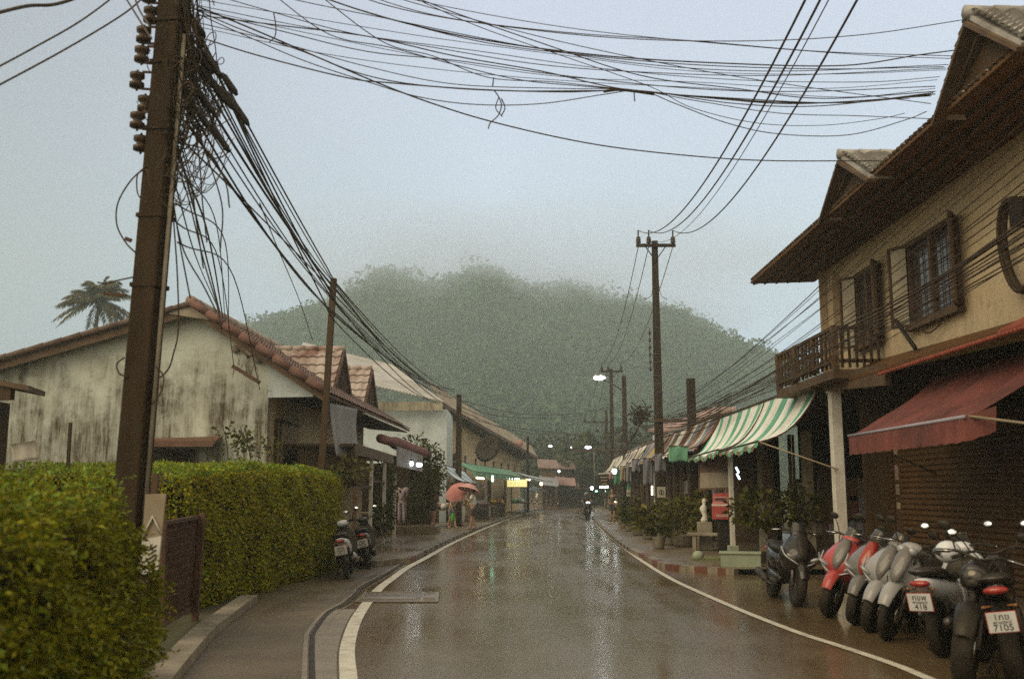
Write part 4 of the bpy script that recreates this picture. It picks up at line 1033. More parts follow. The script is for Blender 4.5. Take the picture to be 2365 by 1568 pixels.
# beam, canopy over the shop front with a red corrugated edge
cx0, cy0, cy1, cz = 6.0, 9.0, PX(2040,870,6.0).y, 3.48
mb = MB(); mb.prism([(cx0+.02,cy0,cz+.02),(cx0+.02,cy1+2.6,cz+.10),(WX+.05,cy1+2.6,3.98),(WX+.05,cy0,3.70)], (0,0,.05)); mb.build('canopy_roof', M['soffit'], t)
mb = MB(); mb.bar((cx0+.08,cy1,cz-.0),(cx0+.08,19.2,cz+.22), .1,.34); mb.bar((cx0+.12,19.2,cz+.25),(WX+.3,19.2,cz+.25), .1,.3); mb.build('canopy_beam', M['brownwood'], t)
mb = MB(); k = 0; y = cy0
while y < cy1: mb.tube([(cx0-.10,y,cz),(cx0+.10,y,cz+.06)], .032, 6); y += .095
mb.build('canopy_edge', PM('red_tin', (.30,.075,.05), (.20,.05,.035), 4, .45), t)
mb = MB(); q0 = PX(2290,790,5.9); mb.prism([(5.98,q0.y,cz+.06),(5.98,8.5,cz+.06),(6.5,8.5,cz+.32),(6.5,q0.y,cz+.32)], (0,0,.03)); mb.build('canopy_sheet', PM('red_tin_sheet', (.33,.085,.055), (.24,.06,.04), 4, .45), t)
# ground floor: shutters, door jamb with posters, dark recess
mb = MB(); y = 0
mb.box((WX+.5,13,3.4), (.1,12.5,1.6)); mb.build('lintel', M['dark'], t)
def shutter(y0, y1):
    m_ = MB(); z = .05; rows = []
    pts = []
    while z < 2.75: pts += [(0,z),(.028,z+.035),(.028,z+.06),(0,z+.09)]; z += .095
    vs = []
    for x_, z_ in pts: vs += [(WX+.40-x_,y0,z_),(WX+.40-x_,y1,z_)]
    m_.add(vs, [(2*i,2*i+1,2*i+3,2*i+2) for i in range(len(pts)-1)]); m_.build('roller_shutter', M['shutter'], t)
ysp = PX(2075,1150,WX+.4).y
shutter(8.0, ysp-.18); shutter(ysp+.16, 18.9)
mb = MB(); mb.box((WX+.46,ysp,1.5), (.12,.34,3)); mb.build('jamb', M['darkwood'], t)
for k, (v0, v1) in enumerate(((1037,1052),(1072,1108),(1118,1142),(1160,1175))):
    a, b = PX(2068,v1,WX+.38), PX(2081,v0,WX+.38); m_ = MB(); m_.box((WX+.395,ysp+.0,(a.z+b.z)/2), (.01,.16,b.z-a.z)); m_.build('poster', (M['palewood'], PM('poster_print', (.30,.22,.18), (.10,.05,.04), 30, .6), PM('poster_print_b', (.24,.20,.14), (.08,.06,.05), 30, .6), M['palewood'])[k], t)
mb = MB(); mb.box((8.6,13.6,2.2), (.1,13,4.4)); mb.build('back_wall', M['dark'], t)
mb = MB(); mb.box((WX+.9,19.05,1.7), (1.9,.12,3.4)); mb.build('party_wall', M['darkwood'], t)
# white column
p = G(1956,1331); ptop = P(1939,893,p.y)
t2 = thing('column', 'white square column standing behind the red scooter', 'column', V((6.17,19.0,0)))
mb = MB(); mb.bar((6.17,19.0,0),(6.17,19.0,3.58), .20); mb.build('shaft', M['white'], t2, bevel=.01)
mb = MB(); mb.box((6.17,19.0,.1), (.26,.26,.2)); mb.build('plinth', M['white'], t2, bevel=.01)
mb = MB(); mb.box((6.17,19.0,3.52), (.25,.25,.09)); mb.build('capital', M['white'], t2, bevel=.01)
# raised shop step
mb = MB(); mb.box((7.0,14.2,.065), (1.3,11.5,.15)); tag(mb.build('shop_step', M['pave'], bevel=.015), 'low wet concrete step in front of the roller shutters', 'step')
# hose ring, rod
mb = MB(); c = PX(2353,566,6.55); pts = [c+V((-.05*math.sin(a),.36*math.cos(a),.60*math.sin(a))) for a in [i/28*2*math.pi for i in range(29)]]
mb.tube(pts, .05, 8); mb.tube([p+V((-.05,.02,.0)) for p in pts], .035, 8); tag(mb.build('cable_coil', M['cable']), 'thick black coil of spare cable hung on the ochre wall', 'cable coil')
mb = MB(); mb.box(PX(2362,490,6.5), (.22,.3,.34)); tag(mb.build('junction_box', M['black'], bevel=.02), 'black junction box on the ochre wall above the cable coil', 'junction box')
mb = MB(); mb.tube([PX(2057,724,6.55), PX(2114,804,6.3)], .035, 8); tag(mb.build('stay_rod', M['black']), 'slanting dark stay rod between the ochre wall and the canopy', 'rod')
mb = MB(); mb.tube(catmull([PX(2110,735,6.6),PX(2138,768,6.6),PX(2160,760,6.6),PX(2172,742,6.6),PX(2166,728,6.6)],6), .012, 5); tag(mb.build('wall_cable', M['cable']), 'loose loop of thin cable under the ochre wall window', 'cable')
# ================================================================ red awning
ra = thing('awning', 'faded maroon awning with deep valance over the roller shutters', 'awning', V((5.3,13.5,2.5)))
fy1, fy0 = PX(1963,1008,5.3).y, PX(2226,953,5.3).y; fz = PX(1963,1008,5.3).z
rm = [PM('maroon_canvas', (.16,.050,.042), (.085,.032,.027), 1.6, .6, .85, bumpy=.15)]
fn = lambda u, v: V((WX - (WX-5.3)*v, fy0+(fy1-fy0)*u + (-.5*(1-v) if u < .5 else 0)*(1-2*u if u<.5 else 0), 3.42 - (3.42-fz)*(v+.07*math.sin(v*3.14)) + (.035*math.sin(u*19)+.018*math.sin(u*47+v*5)+.02*math.sin(u*31-v*7))*math.sin(v*3.1)))
mb = MB(); mb.grid(fn, 90, 18, thick=(0,0,-.012)); mb.build('canopy', rm, ra)
mb = MB(); zz = .27
def val(p, q, n):
    vs = []
    for i in range(n+1):
        b = p.lerp(q, i/n); vs += [b+V((-.02,0,.01)), b+V((-.03-.02*math.sin(i*1.7),0,-zz-.025*abs(math.sin(i*.9)))) ]
    return vs, [(2*i,2*i+1,2*i+3,2*i+2) for i in range(n)]
mb.add(*val(fn(0,1), fn(1,1), 44)); mb.add(*val(fn(0,1), fn(0,1)+V((.35,-.12,.12)), 8)); mb.build('valance', rm, ra)
mb = MB(); mb.tube([fn(0,1)+V((-.015,-.05,.01)), fn(1,1)+V((-.015,.02,.01))], .022, 8); mb.build('front_bar', M['lavc'], ra)
mb = MB(); mb.tube([fn(0,1)+V((.05,0,.02)), (WX+.1,fy0-2.6,1.95)], .018, 6); mb.build('arm', M['palewood'], ra)
mb = MB(); mb.tube([fn(1,1)+V((.05,0,.0)), (WX+.1,fy1+.5,1.9)], .018, 6); mb.build('arm', M['palewood'], ra)
# ================================================================ green-white striped awning
M['gstripe'] = PM('green_stripe', (.15,.41,.28), (.09,.27,.18), 1.2, .55, .8, bumpy=.1); M['wstripe'] = PM('white_stripe', (.78,.78,.74), (.55,.53,.46), 1.0, .55, .8, bumpy=.1)
gx0, gx1 = 6.2, 4.92
ga, gb = PX(1896,880,gx0), PX(1648,972,gx0); gc, gd = PX(1752,1034,gx1), PX(1590,1046,gx1)
gzt = ga.z
def striped(label, ya, yb, yc, yd):
    t = thing('striped_awning', label, 'awning', V((gx1,(ya+yb)/2,gc.z)), 'green and white striped awnings')
    zb = (gc.z+gd.z)/2; ztf = lambda y: float(np.interp(y, [ga.y, gb.y], [ga.z, gb.z]))
    def fn(u, v):
        y = (ya+(yb-ya)*u)*(1-v) + (yc+(yd-yc)*u)*v
        zt = ztf(ya+(yb-ya)*u)
        return V((gx0+(gx1-gx0)*v**1.15, y, zt+(zb-zt)*(v+.22*math.sin(math.pi*v)) - .07*math.sin(math.pi*u)*v + .035*math.sin(u*23+1)*v))
    L = abs(yb-ya); ns = int(L/.52); nu = ns*3
    pat = [0,1,1,0,1,1,1,0,1,0,1]
    m_ = MB(); m_.grid(fn, nu, 18, thick=(0,0,-.01), mfn=lambda i, j: (0 if (i % 6) in (1,2) or (i % 30) in (12,13,14,25) else 1)); m_.build('canopy', [M['gstripe'], M['wstripe']], t)
    m_ = MB(); vs = []
    for i in range(nu*2+1):
        p = fn(i/nu/2,1); vs += [p+V((-.005,0,.0)), p+V((-.012,0,-.07-.05*abs(math.sin(i*.8))))]
    m_.add(vs, [(2*i,2*i+1,2*i+3,2*i+2) for i in range(nu*2)]); m_.m = [1 if (i//4) % 2 else 0 for i in range(nu*2)]; m_.build('valance', [M['gstripe'], M['brownc']], t)
    m_ = MB(); m_.tube([fn(0,1), fn(1,1)], .022); m_.tube([fn(0,0)+V((0,0,.03)), fn(1,0)+V((0,0,.03))], .028); m_.build('frame', M['darkwood'], t)
    m_ = MB(); m_.tube([fn(i/10*0,0) if False else fn(0,k/8)+V((0,0,-.02)) for k in range(9)], .018); m_.build('edge_bar', M['rust'], t)
    return fn
ymid = ga.y + (gb.y-ga.y)*.42; ymid2 = gc.y + (gd.y-gc.y)*.48
fnA = striped('green and white striped awning nearer the white column, with a worn brown fringe', ga.y, ymid-.04, gc.y, ymid2-.03)
fnB = striped('green and white striped awning next to the multicoloured row of awnings', ymid+.04, gb.y, ymid2+.03, gd.y)
mb = MB(); mb.tube([fnA(0,1)+V((.03,0,-.02)), PX(1936,1084,6.1)], .016, 6); tag(mb.build('awning_rod', M['palewood']), 'thin slanting support rod from the striped awning to the white column', 'rod')
# ================================================================ shop building under the striped awnings
t = thing('shop_building', 'low dark shop with open front behind the striped awnings', 'shop', V((8.2,25,.1)))
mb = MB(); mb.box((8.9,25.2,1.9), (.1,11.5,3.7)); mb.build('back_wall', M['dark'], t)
mb = MB(); mb.box((7.75,25.2,3.70), (2.8,11.6,.10)); mb.box((6.4,25.2,3.6), (.14,11.6,.36)); mb.build('ceiling', M['darkwood'], t)
mb = MB(); mb.box((8.6,22.6,.9), (.5,3.4,1.6)); mb.box((8.5,27.6,.8), (.6,3.6,1.4)); sh = mb.build('shelf', M['brownwood'], t)
mb = MB(); random.seed(3)
for k in range(46):
    y = 20.7+k*.2; 
    for z in (.7,1.2,1.7): mb.box((8.3-random.random()*.1,y,z+random.uniform(-.06,.06)), (.2,random.uniform(.15,.3),random.uniform(.3,.5)), m=random.randrange(4))
mb.build('goods', [M['lavc'],M['palewood'],M['brownc'],M['redc']], sh)
for k, (u, v0, v1, Y, wd) in enumerate(((1795,1030,1230,21.5,.19),(1722,1055,1200,25.5,.17),(1828,1040,1180,22.8,.07),(1838,1040,1180,22.8,.05),(1655,1060,1180,29.5,.15))):
    a = P(u,1180,Y); m_ = MB(); m_.box((max(a.x,6.32),Y,1.5), (wd,wd,2.8)); m_.build('pillar', M['conc'] if wd > .1 else M['brownwood'], t)
for k, (u0,u1,v0,v1,Y) in enumerate(((1742,1756,1050,1180,25.2),(1765,1785,1060,1190,24.0),(1862,1884,1060,1200,22.5),(1895,1925,1070,1210,21.4))):
    a, b = P(u0,v1,Y+1.2), P(u1,v0,Y+1.2); m_ = MB(); m_.box(((a.x+b.x)/2,Y+1.2,(a.z+b.z)/2), (b.x-a.x,.05,b.z-a.z)); m_.build('door_panel', M['brownwood'] if k % 2 else M['darkwood'], t)
a, b = P(1843,1148,22.6), P(1872,1115,22.6); mb = MB(); mb.box(((a.x+b.x)/2,22.6,(a.z+b.z)/2), (b.x-a.x,.04,b.z-a.z)); tag(mb.build('poster_board', M['sheet'], bevel=.01), 'grey notice panel in the dark shop between the brown pillars', 'panel')
a, b = P(1615,1128,27.2), P(1694,1062,26.0)
t = thing('shop_board', 'large faded beige and maroon board hung under the striped awning', 'sign', V((a.x,27,a.z)))
A, B = P(1615,1129,27.2), P(1693,1127,25.6); Cc, D = P(1693,1060,25.6), P(1616,1062,27.2)
ml, mr = A.lerp(D,.56), B.lerp(Cc,.56)
mb = MB(); mb.prism([A,B,mr,ml], (.03,.02,0)); mb.build('lower_panel', PM('board_grey', (.25,.215,.165), (.19,.16,.12), 2, .6), t)
mb = MB(); mb.prism([ml,mr,Cc,D], (.03,.02,0)); mb.build('upper_panel', PM('board_maroon', (.12,.07,.052), (.09,.055,.04), 2, .6), t)
mb = MB(); mb.bar(A,B,.05); mb.bar(D,Cc,.05); mb.bar(A,D,.05); mb.bar(B,Cc,.05); mb.build('frame', M['brownwood'], t)
# white post, barber light, red post box
p = G(1694,1290); t = thing('white_post', 'slim white post beside the red post box', 'post', p)
mb = MB(); mb.bar(p+V((0,0,.1)), p+V((.0,.0,2.75)), .11); mb.build('shaft', M['white'], t, bevel=.01)
mb = MB(); mb.box(p+V((0,0,.16)), (.24,.24,.32)); mb.build('base', M['palegreen'], t, bevel=.015)
p = G(1672,1285); c = P(1676,1168,p.y)
t = thing('post_box', 'red metal post box with white trim on a dark pedestal', 'post box', p)
mb = MB(); mb.bar(p, V((p.x,p.y,c.z-.35)), .22,.26); mb.build('pedestal', M['black'], t, bevel=.015)
M['postred'] = PM('post_red', (.30,.05,.045), (.21,.035,.032), 2, .35, .5, coat=.3)
z0, z1 = P(1676,1199,p.y).z, P(1676,1138,p.y).z; wd = .44; dp = .42
prof = [(-dp/2,z0),(dp/2,z0),(dp/2,z1-.05),(dp*.4,z1),(-dp*.10,z1),(-dp*.30,z1-.10),(-dp*.34,z1-.22),(-dp/2,z1-.34)]
rz = Matrix.Rotation(R(-28),3,'Z'); Q = lambda x,y,z: V((p.x,p.y,0))+rz@V((x,y,z))
mb = MB(); mb.prism([Q(-wd/2,a,b) for a,b in prof], rz@V((wd,0,0))); bo = mb.build('box', M['postred'], t, bevel=.02)
mb = MB()
for x in (-wd/2-.004, wd/2+.004): mb.tube(catmull([Q(x,-dp*.42,z1-.30),Q(x,-dp*.1,z1-.28),Q(x,dp*.3,z1-.38),Q(x,dp*.48,z0+.06)],6), .012, 6)
mb.box(Q(0,-dp/2+.015,z1-.30), (wd*.96,.02,.03), rz); mb.build('trim', M['white'], t)
mb = MB(); mb.box(Q(0,-dp*.335,z1-.155), (wd*.62,.025,.045), rz @ Matrix.Rotation(R(-12),3,'X')); mb.build('slot', M['black'], t)
def text(body, par, loc, rot, size, mat, name='lettering', ex=.003, sx=1):
    cu = bpy.data.curves.new(name, 'FONT'); cu.body = body; cu.size = size; cu.align_x = 'CENTER'; cu.align_y = 'CENTER'; cu.extrude = ex
    tmp = bpy.data.objects.new('tmp', cu); C.objects.link(tmp); bpy.context.view_layer.update()
    me = bpy.data.meshes.new_from_object(tmp.evaluated_get(bpy.context.evaluated_depsgraph_get())); bpy.data.objects.remove(tmp)
    Mx = (rot.to_4x4() if isinstance(rot, Matrix) else Matrix.Identity(4)) @ Matrix.Diagonal((sx,1,1,1))
    me.transform(Mx); me.materials.clear(); me.materials.append(mat)
    o = bpy.data.objects.new(name, me); C.objects.link(o)
    if par is not None: o.parent = par; o.location = V(loc) - wloc(par)
    else: o.location = loc
    return o
UPR = Matrix.Rotation(R(90),3,'X')
text('ไปรษณีย์', bo, Q(.05,-dp/2-.004,z0+.10), rz@UPR, .09, M['white'])
# barber-style lit strips
for k,(u,v) in enumerate(((1703,1085),(1705,1100))):
    q = P(u,v,24.4); m_ = MB(); m_.bar(q+V((-.035,0,.07)), q+V((.035,0,-.07)), .05,.04); o = tag(m_.build('light_strip', EM('strip_light', (.75,.95,1), 1.6), bevel=.008), 'short slanting lit strip on the shop pillar behind the post box', 'light', 'lit strips on the shop pillar')
# ================================================================ multicoloured awning row further down the street
SX = lambda y: float(np.interp(y, [26,30,40,55,70,90], [6.2,6.25,6.4,6.7,7.1,8.2]))
def row_awning(label, y0, y1, mats, strip, zt=3.9, out=.75, drop=.95, **k):
    return awning('shop_awning', label, V((SX(y0),y0,zt)), V((SX(y1),y1,zt)), V((-out,0,0)), drop, mats, strip, .18, k.get('val', .12), True, 10, k.get('group'))
M['greyblue'] = flat('greyblue_canvas', (.22,.22,.26)); M['tanc'] = flat('tan_canvas', (.38,.30,.20)); M['mar'] = flat('dull_maroon', (.17,.07,.055)); M['olive'] = flat('olive_canvas', (.14,.14,.06)); M['offw'] = flat('offwhite_canvas', (.62,.63,.58), (.48,.48,.43))
row_awning('maroon, tan and slate striped awning behind the green and white ones', 29.6, 34.6, [M['mar'],M['tanc'],M['greyblue'],M['greyblue'],M['offw'],M['tanc']], .42)
row_awning('pale and brown striped awning with olive patch next to the main power pole', 34.8, 40.5, [M['mar'],M['brownc'],M['offw'],M['offw'],M['olive'],M['brownc'],M['offw']], .62)
row_awning('grey awning with one bright yellow panel past the main power pole', 40.8, 48, [M['greyblue'],M['olive'],M['lavc'],M['greyc'],M['yellowc'],M['yellowc'],M['lavc'],M['lavc'],M['lavc']], .62)
row_awning('white and brown striped awning beyond the yellow-panelled one', 48.5, 58, [M['offw'],M['offw'],M['tanc'],M['offw'],M['mar']], .9)
row_awning('farthest pale striped awning of the shop row', 58.6, 70, [M['offw'],M['tanc'],M['offw']], 1.1)
# the shops behind them
for k, (y0, y1, lab, wm) in enumerate(((30.6,36.2,'dark open shop behind the maroon and slate awning','brownwood'),(36.4,44,'dark open shop behind the main power pole','darkwood'),(44.2,52,'narrow dark shop behind the yellow-panelled awning','brownwood'),(52.2,61,'dim shop behind the white and brown awning','darkwood'),(61.2,72,'farthest low shop of the awning row','brownwood'))):
    t = thing('shop', lab, 'shop', V((SX((y0+y1)/2)+2,(y0+y1)/2,.12)))
    m_ = MB(); x0, x1 = SX(y0)+.15, SX(y1)+.15
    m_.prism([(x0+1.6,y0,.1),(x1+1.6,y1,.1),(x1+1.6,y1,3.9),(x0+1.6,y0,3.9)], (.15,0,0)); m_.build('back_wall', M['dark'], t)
    m_ = MB(); m_.prism([(x0-.1,y0,3.95),(x1-.1,y1,3.95),(x1+4,y1,4.0),(x0+4,y0,4.0)], (0,0,.06)); m_.build('roof', M['tinroof'] if k % 2 else M['rooftile'], t)
    m_ = MB(); m_.prism([(x0,y0,.1),(x0+1.7,y0,.1),(x0+1.7,y0,3.9),(x0,y0,3.9)], (0,.12,0)); m_.build('side_wall', M[wm], t)
    m_ = MB(); m_.prism([(x0-.1,y0,2.9),(x1-.1,y1,2.9),(x1-.1,y1,3.9),(x0-.1,y0,3.9)], (.08,0,0)); m_.build('fascia_board', M[wm], t)
    n = int((y1-y0)/1.9)
    for j in range(n+1):
        y = y0+.1+(y1-y0-.2)*j/n; m_ = MB(); m_.box((SX(y)+.1,y,1.55), (.13,.13,2.9)); m_.build('pillar', M['brownwood'], t)
    m_ = MB(); random.seed(k+20)
    nn = int((y1-y0)*4)
    for j in range(nn):
        y = y0+.3+(y1-y0-.6)*(j+random.random()*.6)/nn
        for zz in (.5,1.15,1.8): m_.box((SX(y)+1.1+random.uniform(-.2,.2),y,zz+random.uniform(-.1,.1)), (.4,random.uniform(.25,.5),random.uniform(.45,.7)), m=random.choice((0,1,2,3,4,4,4)))
    m_.build('goods', [M['lavc'],M['brownc'],M['palewood'],M['redc'],M['darkwood']], t)
# hanging rain sheets below the awnings
def hang(label, u0, u1, v0, v1, Y, mat, name='hanging_sheet', group=None):
    a, b = P(u0,v1,Y), P(u1,v0,Y); w_, h_ = b.x-a.x, b.z-a.z
    m_ = MB(); m_.grid(lambda u, v: V((a.x+w_*u+.0, Y+.5*w_*(u-.5)+.02*math.sin(u*9+v*2), b.z-h_*v-.02*math.sin(u*7))), 12, 8, thick=(0,.008,0)); o = m_.build(name, mat)
    m_ = MB(); m_.bar(V((a.x,Y-.25*w_,b.z)), V((b.x,Y+.25*w_,b.z)), .03); m_.build('rail', M['brownwood'], o)
    return tag(o, label, 'sheet', group)
hang('short grey rain sheet beside the green cloth on the main power pole shop', 1512,1539,1047,1089,37.5,M['greyc'])
hang('longest grey rain sheet hanging beneath the olive awning stripe', 1485,1507,1058,1121,41,M['greyc'])
hang('lavender rain sheet beneath the bright yellow awning panel', 1459,1479,1060,1089,46,M['lavc'])
hang('narrow pale rain sheet beneath the white and brown awning', 1446,1458,1068,1113,50,M['greyc'])
hang('olive and green rain sheet next to the glowing shop bulb', 1418,1432,1080,1119,56,M['greenc'])
hang('brown rain sheet between the green and pale ones', 1432,1444,1076,1111,53,M['tanc'])
hang('pinkish rain sheet above the black lit sign', 1405,1417,1090,1106,60,M['pinkc'])
hang('bright green cloth hanging off the corner of the striped awning', 1543,1590,1030,1066,28.6,flat('green_cloth', (.17,.38,.25)))
hang('small green cloth low in the dark narrow shop', 1448,1456,1116,1132,47,M['greenc'])
# signs
t = thing('hanging_sign', 'black hanging shop sign with faint lettering and a lit tube under it', 'sign', P(1394,1125,58))
a, b = P(1384,1123,58), P(1406,1096,58)
mb = MB(); mb.box(((a.x+b.x)/2,58,(a.z+b.z)/2), (b.x-a.x,.1,b.z-a.z)); mb.build('panel', M['dark'], t, bevel=.02)
mb = MB()
for k in range(3): mb.box(((a.x+b.x)/2,57.94,b.z-.15-.18*k), ((b.x-a.x)*(.8-.15*k),.01,.06))
mb.build('print', M['palewood'], t)
mb = MB(); mb.bar(V((a.x-.05,58,b.z+.05)), V((b.x+.6,58,b.z+.12)), .06); mb.build('bracket', M['white'], t)
tubelamp('white tube lamp glowing under the black hanging sign', P(1385,1125,57.9), P(1405,1124,57.9), M['tubelight'], .05)
tubelamp('warm upright tube lamp beside the longest rain sheet', P(1506,1143,39), P(1506,1122,39), M['warmtube'], .03)
tubelamp('warm short tube lamp low at the far shop front', P(1411,1159,57), P(1425,1159,57), M['warmtube'], .035)
lamp(1419,1088,54,.13,'single bright bulb glowing beside the olive rain sheet',M['bulb'])
def board(label, u0, u1, v0, v1, Y, ring=True):
    a, b = P(u0,v1,Y), P(u1,v0,Y); c = (a+b)/2; m_ = MB(); m_.box(c, (b.x-a.x,.03,b.z-a.z)); o = tag(m_.build('square_sign', PM('sign_face', (.36,.33,.26), (.28,.25,.20), 3, .5), bevel=.006), label, 'sign')
    w_ = (b.x-a.x)
    m_ = MB(); m_.tube([c+V((w_*.27*math.cos(k*.42),-.022,w_*.27*math.sin(k*.42))) for k in range(16)], w_*.035, 5); m_.box(c+V((0,-.02,0)), (w_*.12,.01,w_*.3)); m_.build('emblem', M['black'], o)
board('square off-white sign with dark ring emblem fixed to the main power pole', 1518,1537,1124,1149,36.4)
board('small square off-white sign with dark emblem by the far shops', 1447,1456,1131,1146,46)
# house with pink roof behind the awnings, next to the main pole
t = thing('rear_house', 'pale house with pink roof rising behind the awning row', 'house', P(1570,1030,46))
a, b = P(1530,1080,46), P(1600,997,46)
mb = MB(); mb.box(((a.x+b.x)/2,47.5,b.z/2), (b.x-a.x,3,b.z)); mb.build('wall', M['plainwall'], t)
mb = MB(); c, d = P(1528,997,45.6), P(1700,940,45.6); mb.prism([c, V((d.x,45.6,d.z)), V((d.x,50,d.z+.4)), c+V((0,4.4,.4))], (0,0,-.1)); mb.build('roof', PM('pink_roof', (.36,.24,.20), (.28,.17,.14), 1, .6), t)
# concrete bench, stone planters, plants, statue by the pavement
p = G(1634,1272,.116); stone_bench(p, 1.0, -.25, 'concrete bench beside the red post box')
t = thing('planter', 'pale green box planter behind the black scooter', 'planter', G(1717,1325))
p = G(1717,1322)
mb = MB(); mb.box(p+V((0,.2,.20)), (.80,.42,.36), Matrix.Rotation(R(-12),3,'Z')); mb.build('box', M['palegreen'], t, bevel=.015)
mb = MB(); mb.box(p+V((0,.2,.385)), (.86,.48,.04), Matrix.Rotation(R(-12),3,'Z')); mb.build('rim', M['palegreen'], t, bevel=.01)
t = thing('planter', 'low mossy green kerbside trough at the foot of the white post', 'planter', G(1655,1310))
p = G(1655,1308)
mb = MB(); mb.box(p+V((0,.22,.10)), (1.0,.28,.2), Matrix.Rotation(R(-6),3,'Z')); mb.build('trough', PM('mossy', (.16,.17,.09), (.09,.10,.04), 8, .8), t, bevel=.03)
mb = MB(); mb.ell(p+V((-.36,.2,.22)), (.13,.13,.11), 10, 7); mb.build('boulder', M['palegreen'], t)
def potplant(u, v, label, r, h, n, mat=None, size=.16, z0=.116, group=None):
    p = G(u, v, z0); t = thing('potted_plant', label, 'plant', p, group)
    m_ = MB(); m_.lathe([(r*.42,0),(r*.55,.06),(r*.7,.3),(r*.75,.32),(r*.62,.31),(.01,.28)], p, 'z', 14); m_.build('pot', M['conc'], t)
    c, d = [], []
    for _ in range(n):
        a = random.random()*6.28; k = random.random()**.6; z = .3+random.random()*h
        c.append(p+V((math.cos(a)*r*k, math.sin(a)*r*k, z))); d.append(V((math.cos(a), math.sin(a), random.uniform(-.2,1.1))))
    fast_mesh('foliage', leaf_quads(np.array([tuple(x) for x in c]), np.array([tuple(x) for x in d]), RNG.uniform(.6,1.3,n)*size, .45), 4, [mat or M['vine']], parent=t)
M['yleaf'] = LEAF('yellow_green_leaf', [(.05,.05,.006), (.10,.09,.012), (.15,.13,.02)], .2)
potplant(1580,1262,'yellow-green leafy plant in a pot by the concrete bench',.55,1.0,420,M['yleaf'])
potplant(1607,1250,'spiky upright potted plant behind the concrete bench',.35,1.0,160,M['yleaf'],.34)
potplant(1640,1248,'spiky yellow-green potted plant against the red post box',.33,1.1,160,M['yleaf'],.36)
for k,(u,v,lab) in enumerate(((1548,1258,'dark bushy potted plant at the foot of the main power pole'),(1500,1245,'broad potted shrub one step beyond the main power pole'),(1478,1236,'low bushy potted plant in front of the pale rain sheets'),(1455,1226,'small potted plant near the far shop front'),(1440,1219,'smallest potted plant at the far end of the plant row'),(1522,1268,'potted plant right in front of the main power pole'))):
    potplant(u,v,lab,(.42,.36,.5,.3,.3,.26)[k],(1.0,.7,.6,1.0,.6,.55)[k],(300,200,280,150,160,150)[k],(M['vine'],M['yleaf'],M['vine'],M['vine'],M['yleaf'],M['vine'])[k],(.15,.30,.13,.26,.16,.22)[k])
bush('shrub','bushy maroon and green plant behind the black scooter', P(1760,1175,21), (.7,.5,.42), 420, .15, M['vine'])
bush('shrub','dark leafy plant in the shop between the grey pillar and the white column', P(1850,1165,21.4), (.5,.4,.45), 260, .15, M['vine'])
# small white statue
p = P(1627,1205,26.5)
t = thing('statue', 'small white garden statue among the plants by the beige board', 'statue', V((p.x,26.5,.12)))
mb = MB(); mb.box((p.x,26.5,(p.z+.12)/2), (.34,.34,p.z-.12)); mb.build('pedestal', M['conc'], t, bevel=.01)
mb = MB(); mb.loft([[V((p.x+r*math.cos(a)+ox, 26.5+r*.8*math.sin(a), p.z+z)) for a in [k*.785 for k in range(8)]] for r,z,ox in ((.09,0,0),(.10,.06,0),(.06,.16,.02),(.08,.26,-.01),(.10,.36,-.02),(.06,.43,0),(.035,.46,0),(.065,.52,.01),(.055,.58,.01),(.01,.61,.01))]); mb.build('figure', M['white'], t)
t = thing('plastic_chair', 'white plastic chair in the shadow of the shop beside the white column', 'chair', G(1858,1262,.1))
p = G(1858,1262,.1)
mb = MB(); mb.box(p+V((0,0,.43)), (.46,.44,.035)); mb.build('seat', M['lavc'], t, bevel=.01)
mb = MB(); mb.grid(lambda u,v: p+V((-.22+.44*u, .22+.05*v+.04*math.sin(u*3.14), .44+.48*v*(1-.25*(2*u-1)**4))), 10, 8, thick=(0,.02,0)); mb.build('backrest', M['lavc'], t)
for a,b in ((-1,-1),(1,-1),(1,1),(-1,1)):
    mb = MB(); mb.bar(p+V((a*.2,b*.18,.42)), p+V((a*.24,b*.22,0)), .035); mb.build('leg', M['lavc'], t)
# ================================================================ scooters and motorbikes
M['tyre'] = PM('tyre', (.012,.010,.008), (.022,.018,.014), 9, .55, .8, world=False)
M['alloy'] = PM('alloy', (.10,.09,.08), (.06,.05,.045), 4, .35, .5, metal=.6, world=False)
M['chrome'] = PM('chrome', (.55,.53,.50), (.42,.40,.37), 4, .12, .25, metal=1, world=False)
M['engine'] = PM('engine_metal', (.06,.05,.04), (.03,.025,.02), 6, .5, .7, metal=.4, world=False)
M['blackpl'] = PM('black_plastic', (.014,.012,.010), (.020,.017,.013), 4, .35, .55, world=False)
M['seatv'] = PM('seat_vinyl', (.016,.013,.010), (.022,.018,.014), 8, .45, .6, world=False)
M['lens'] = PM('clear_lens', (.32,.33,.34), (.20,.20,.21), 3, .06, .12, spec=.8, world=False)
M['redlens'] = PM('red_lens', (.28,.02,.018), (.2,.015,.012), 3, .1, .2, spec=.7, world=False)
M['amber'] = PM('amber_lens', (.20,.09,.03), (.14,.06,.02), 3, .12, .2, world=False)
M['mirror'] = PM('mirror_glass', (.9,.92,.95), (.86,.88,.92), 1, .02, .04, metal=1, world=False)
M['plate'] = PM('plate_white', (.55,.56,.55), (.46,.46,.44), 6, .45, .6, world=False)
def paint(name, c): return PM(name, c, tuple(x*.8 for x in c), 3, .25, .4, coat=.5, world=False)
PAINT = dict(red=paint('red_paint', (.36,.05,.045)), black=paint('black_paint', (.014,.012,.011)), silver=paint('silver_paint', (.26,.25,.24)), grey=paint('grey_paint', (.13,.12,.11)), white=paint('white_lacquer', (.55,.56,.57)), bronze=paint('olive_paint', (.13,.115,.085)))
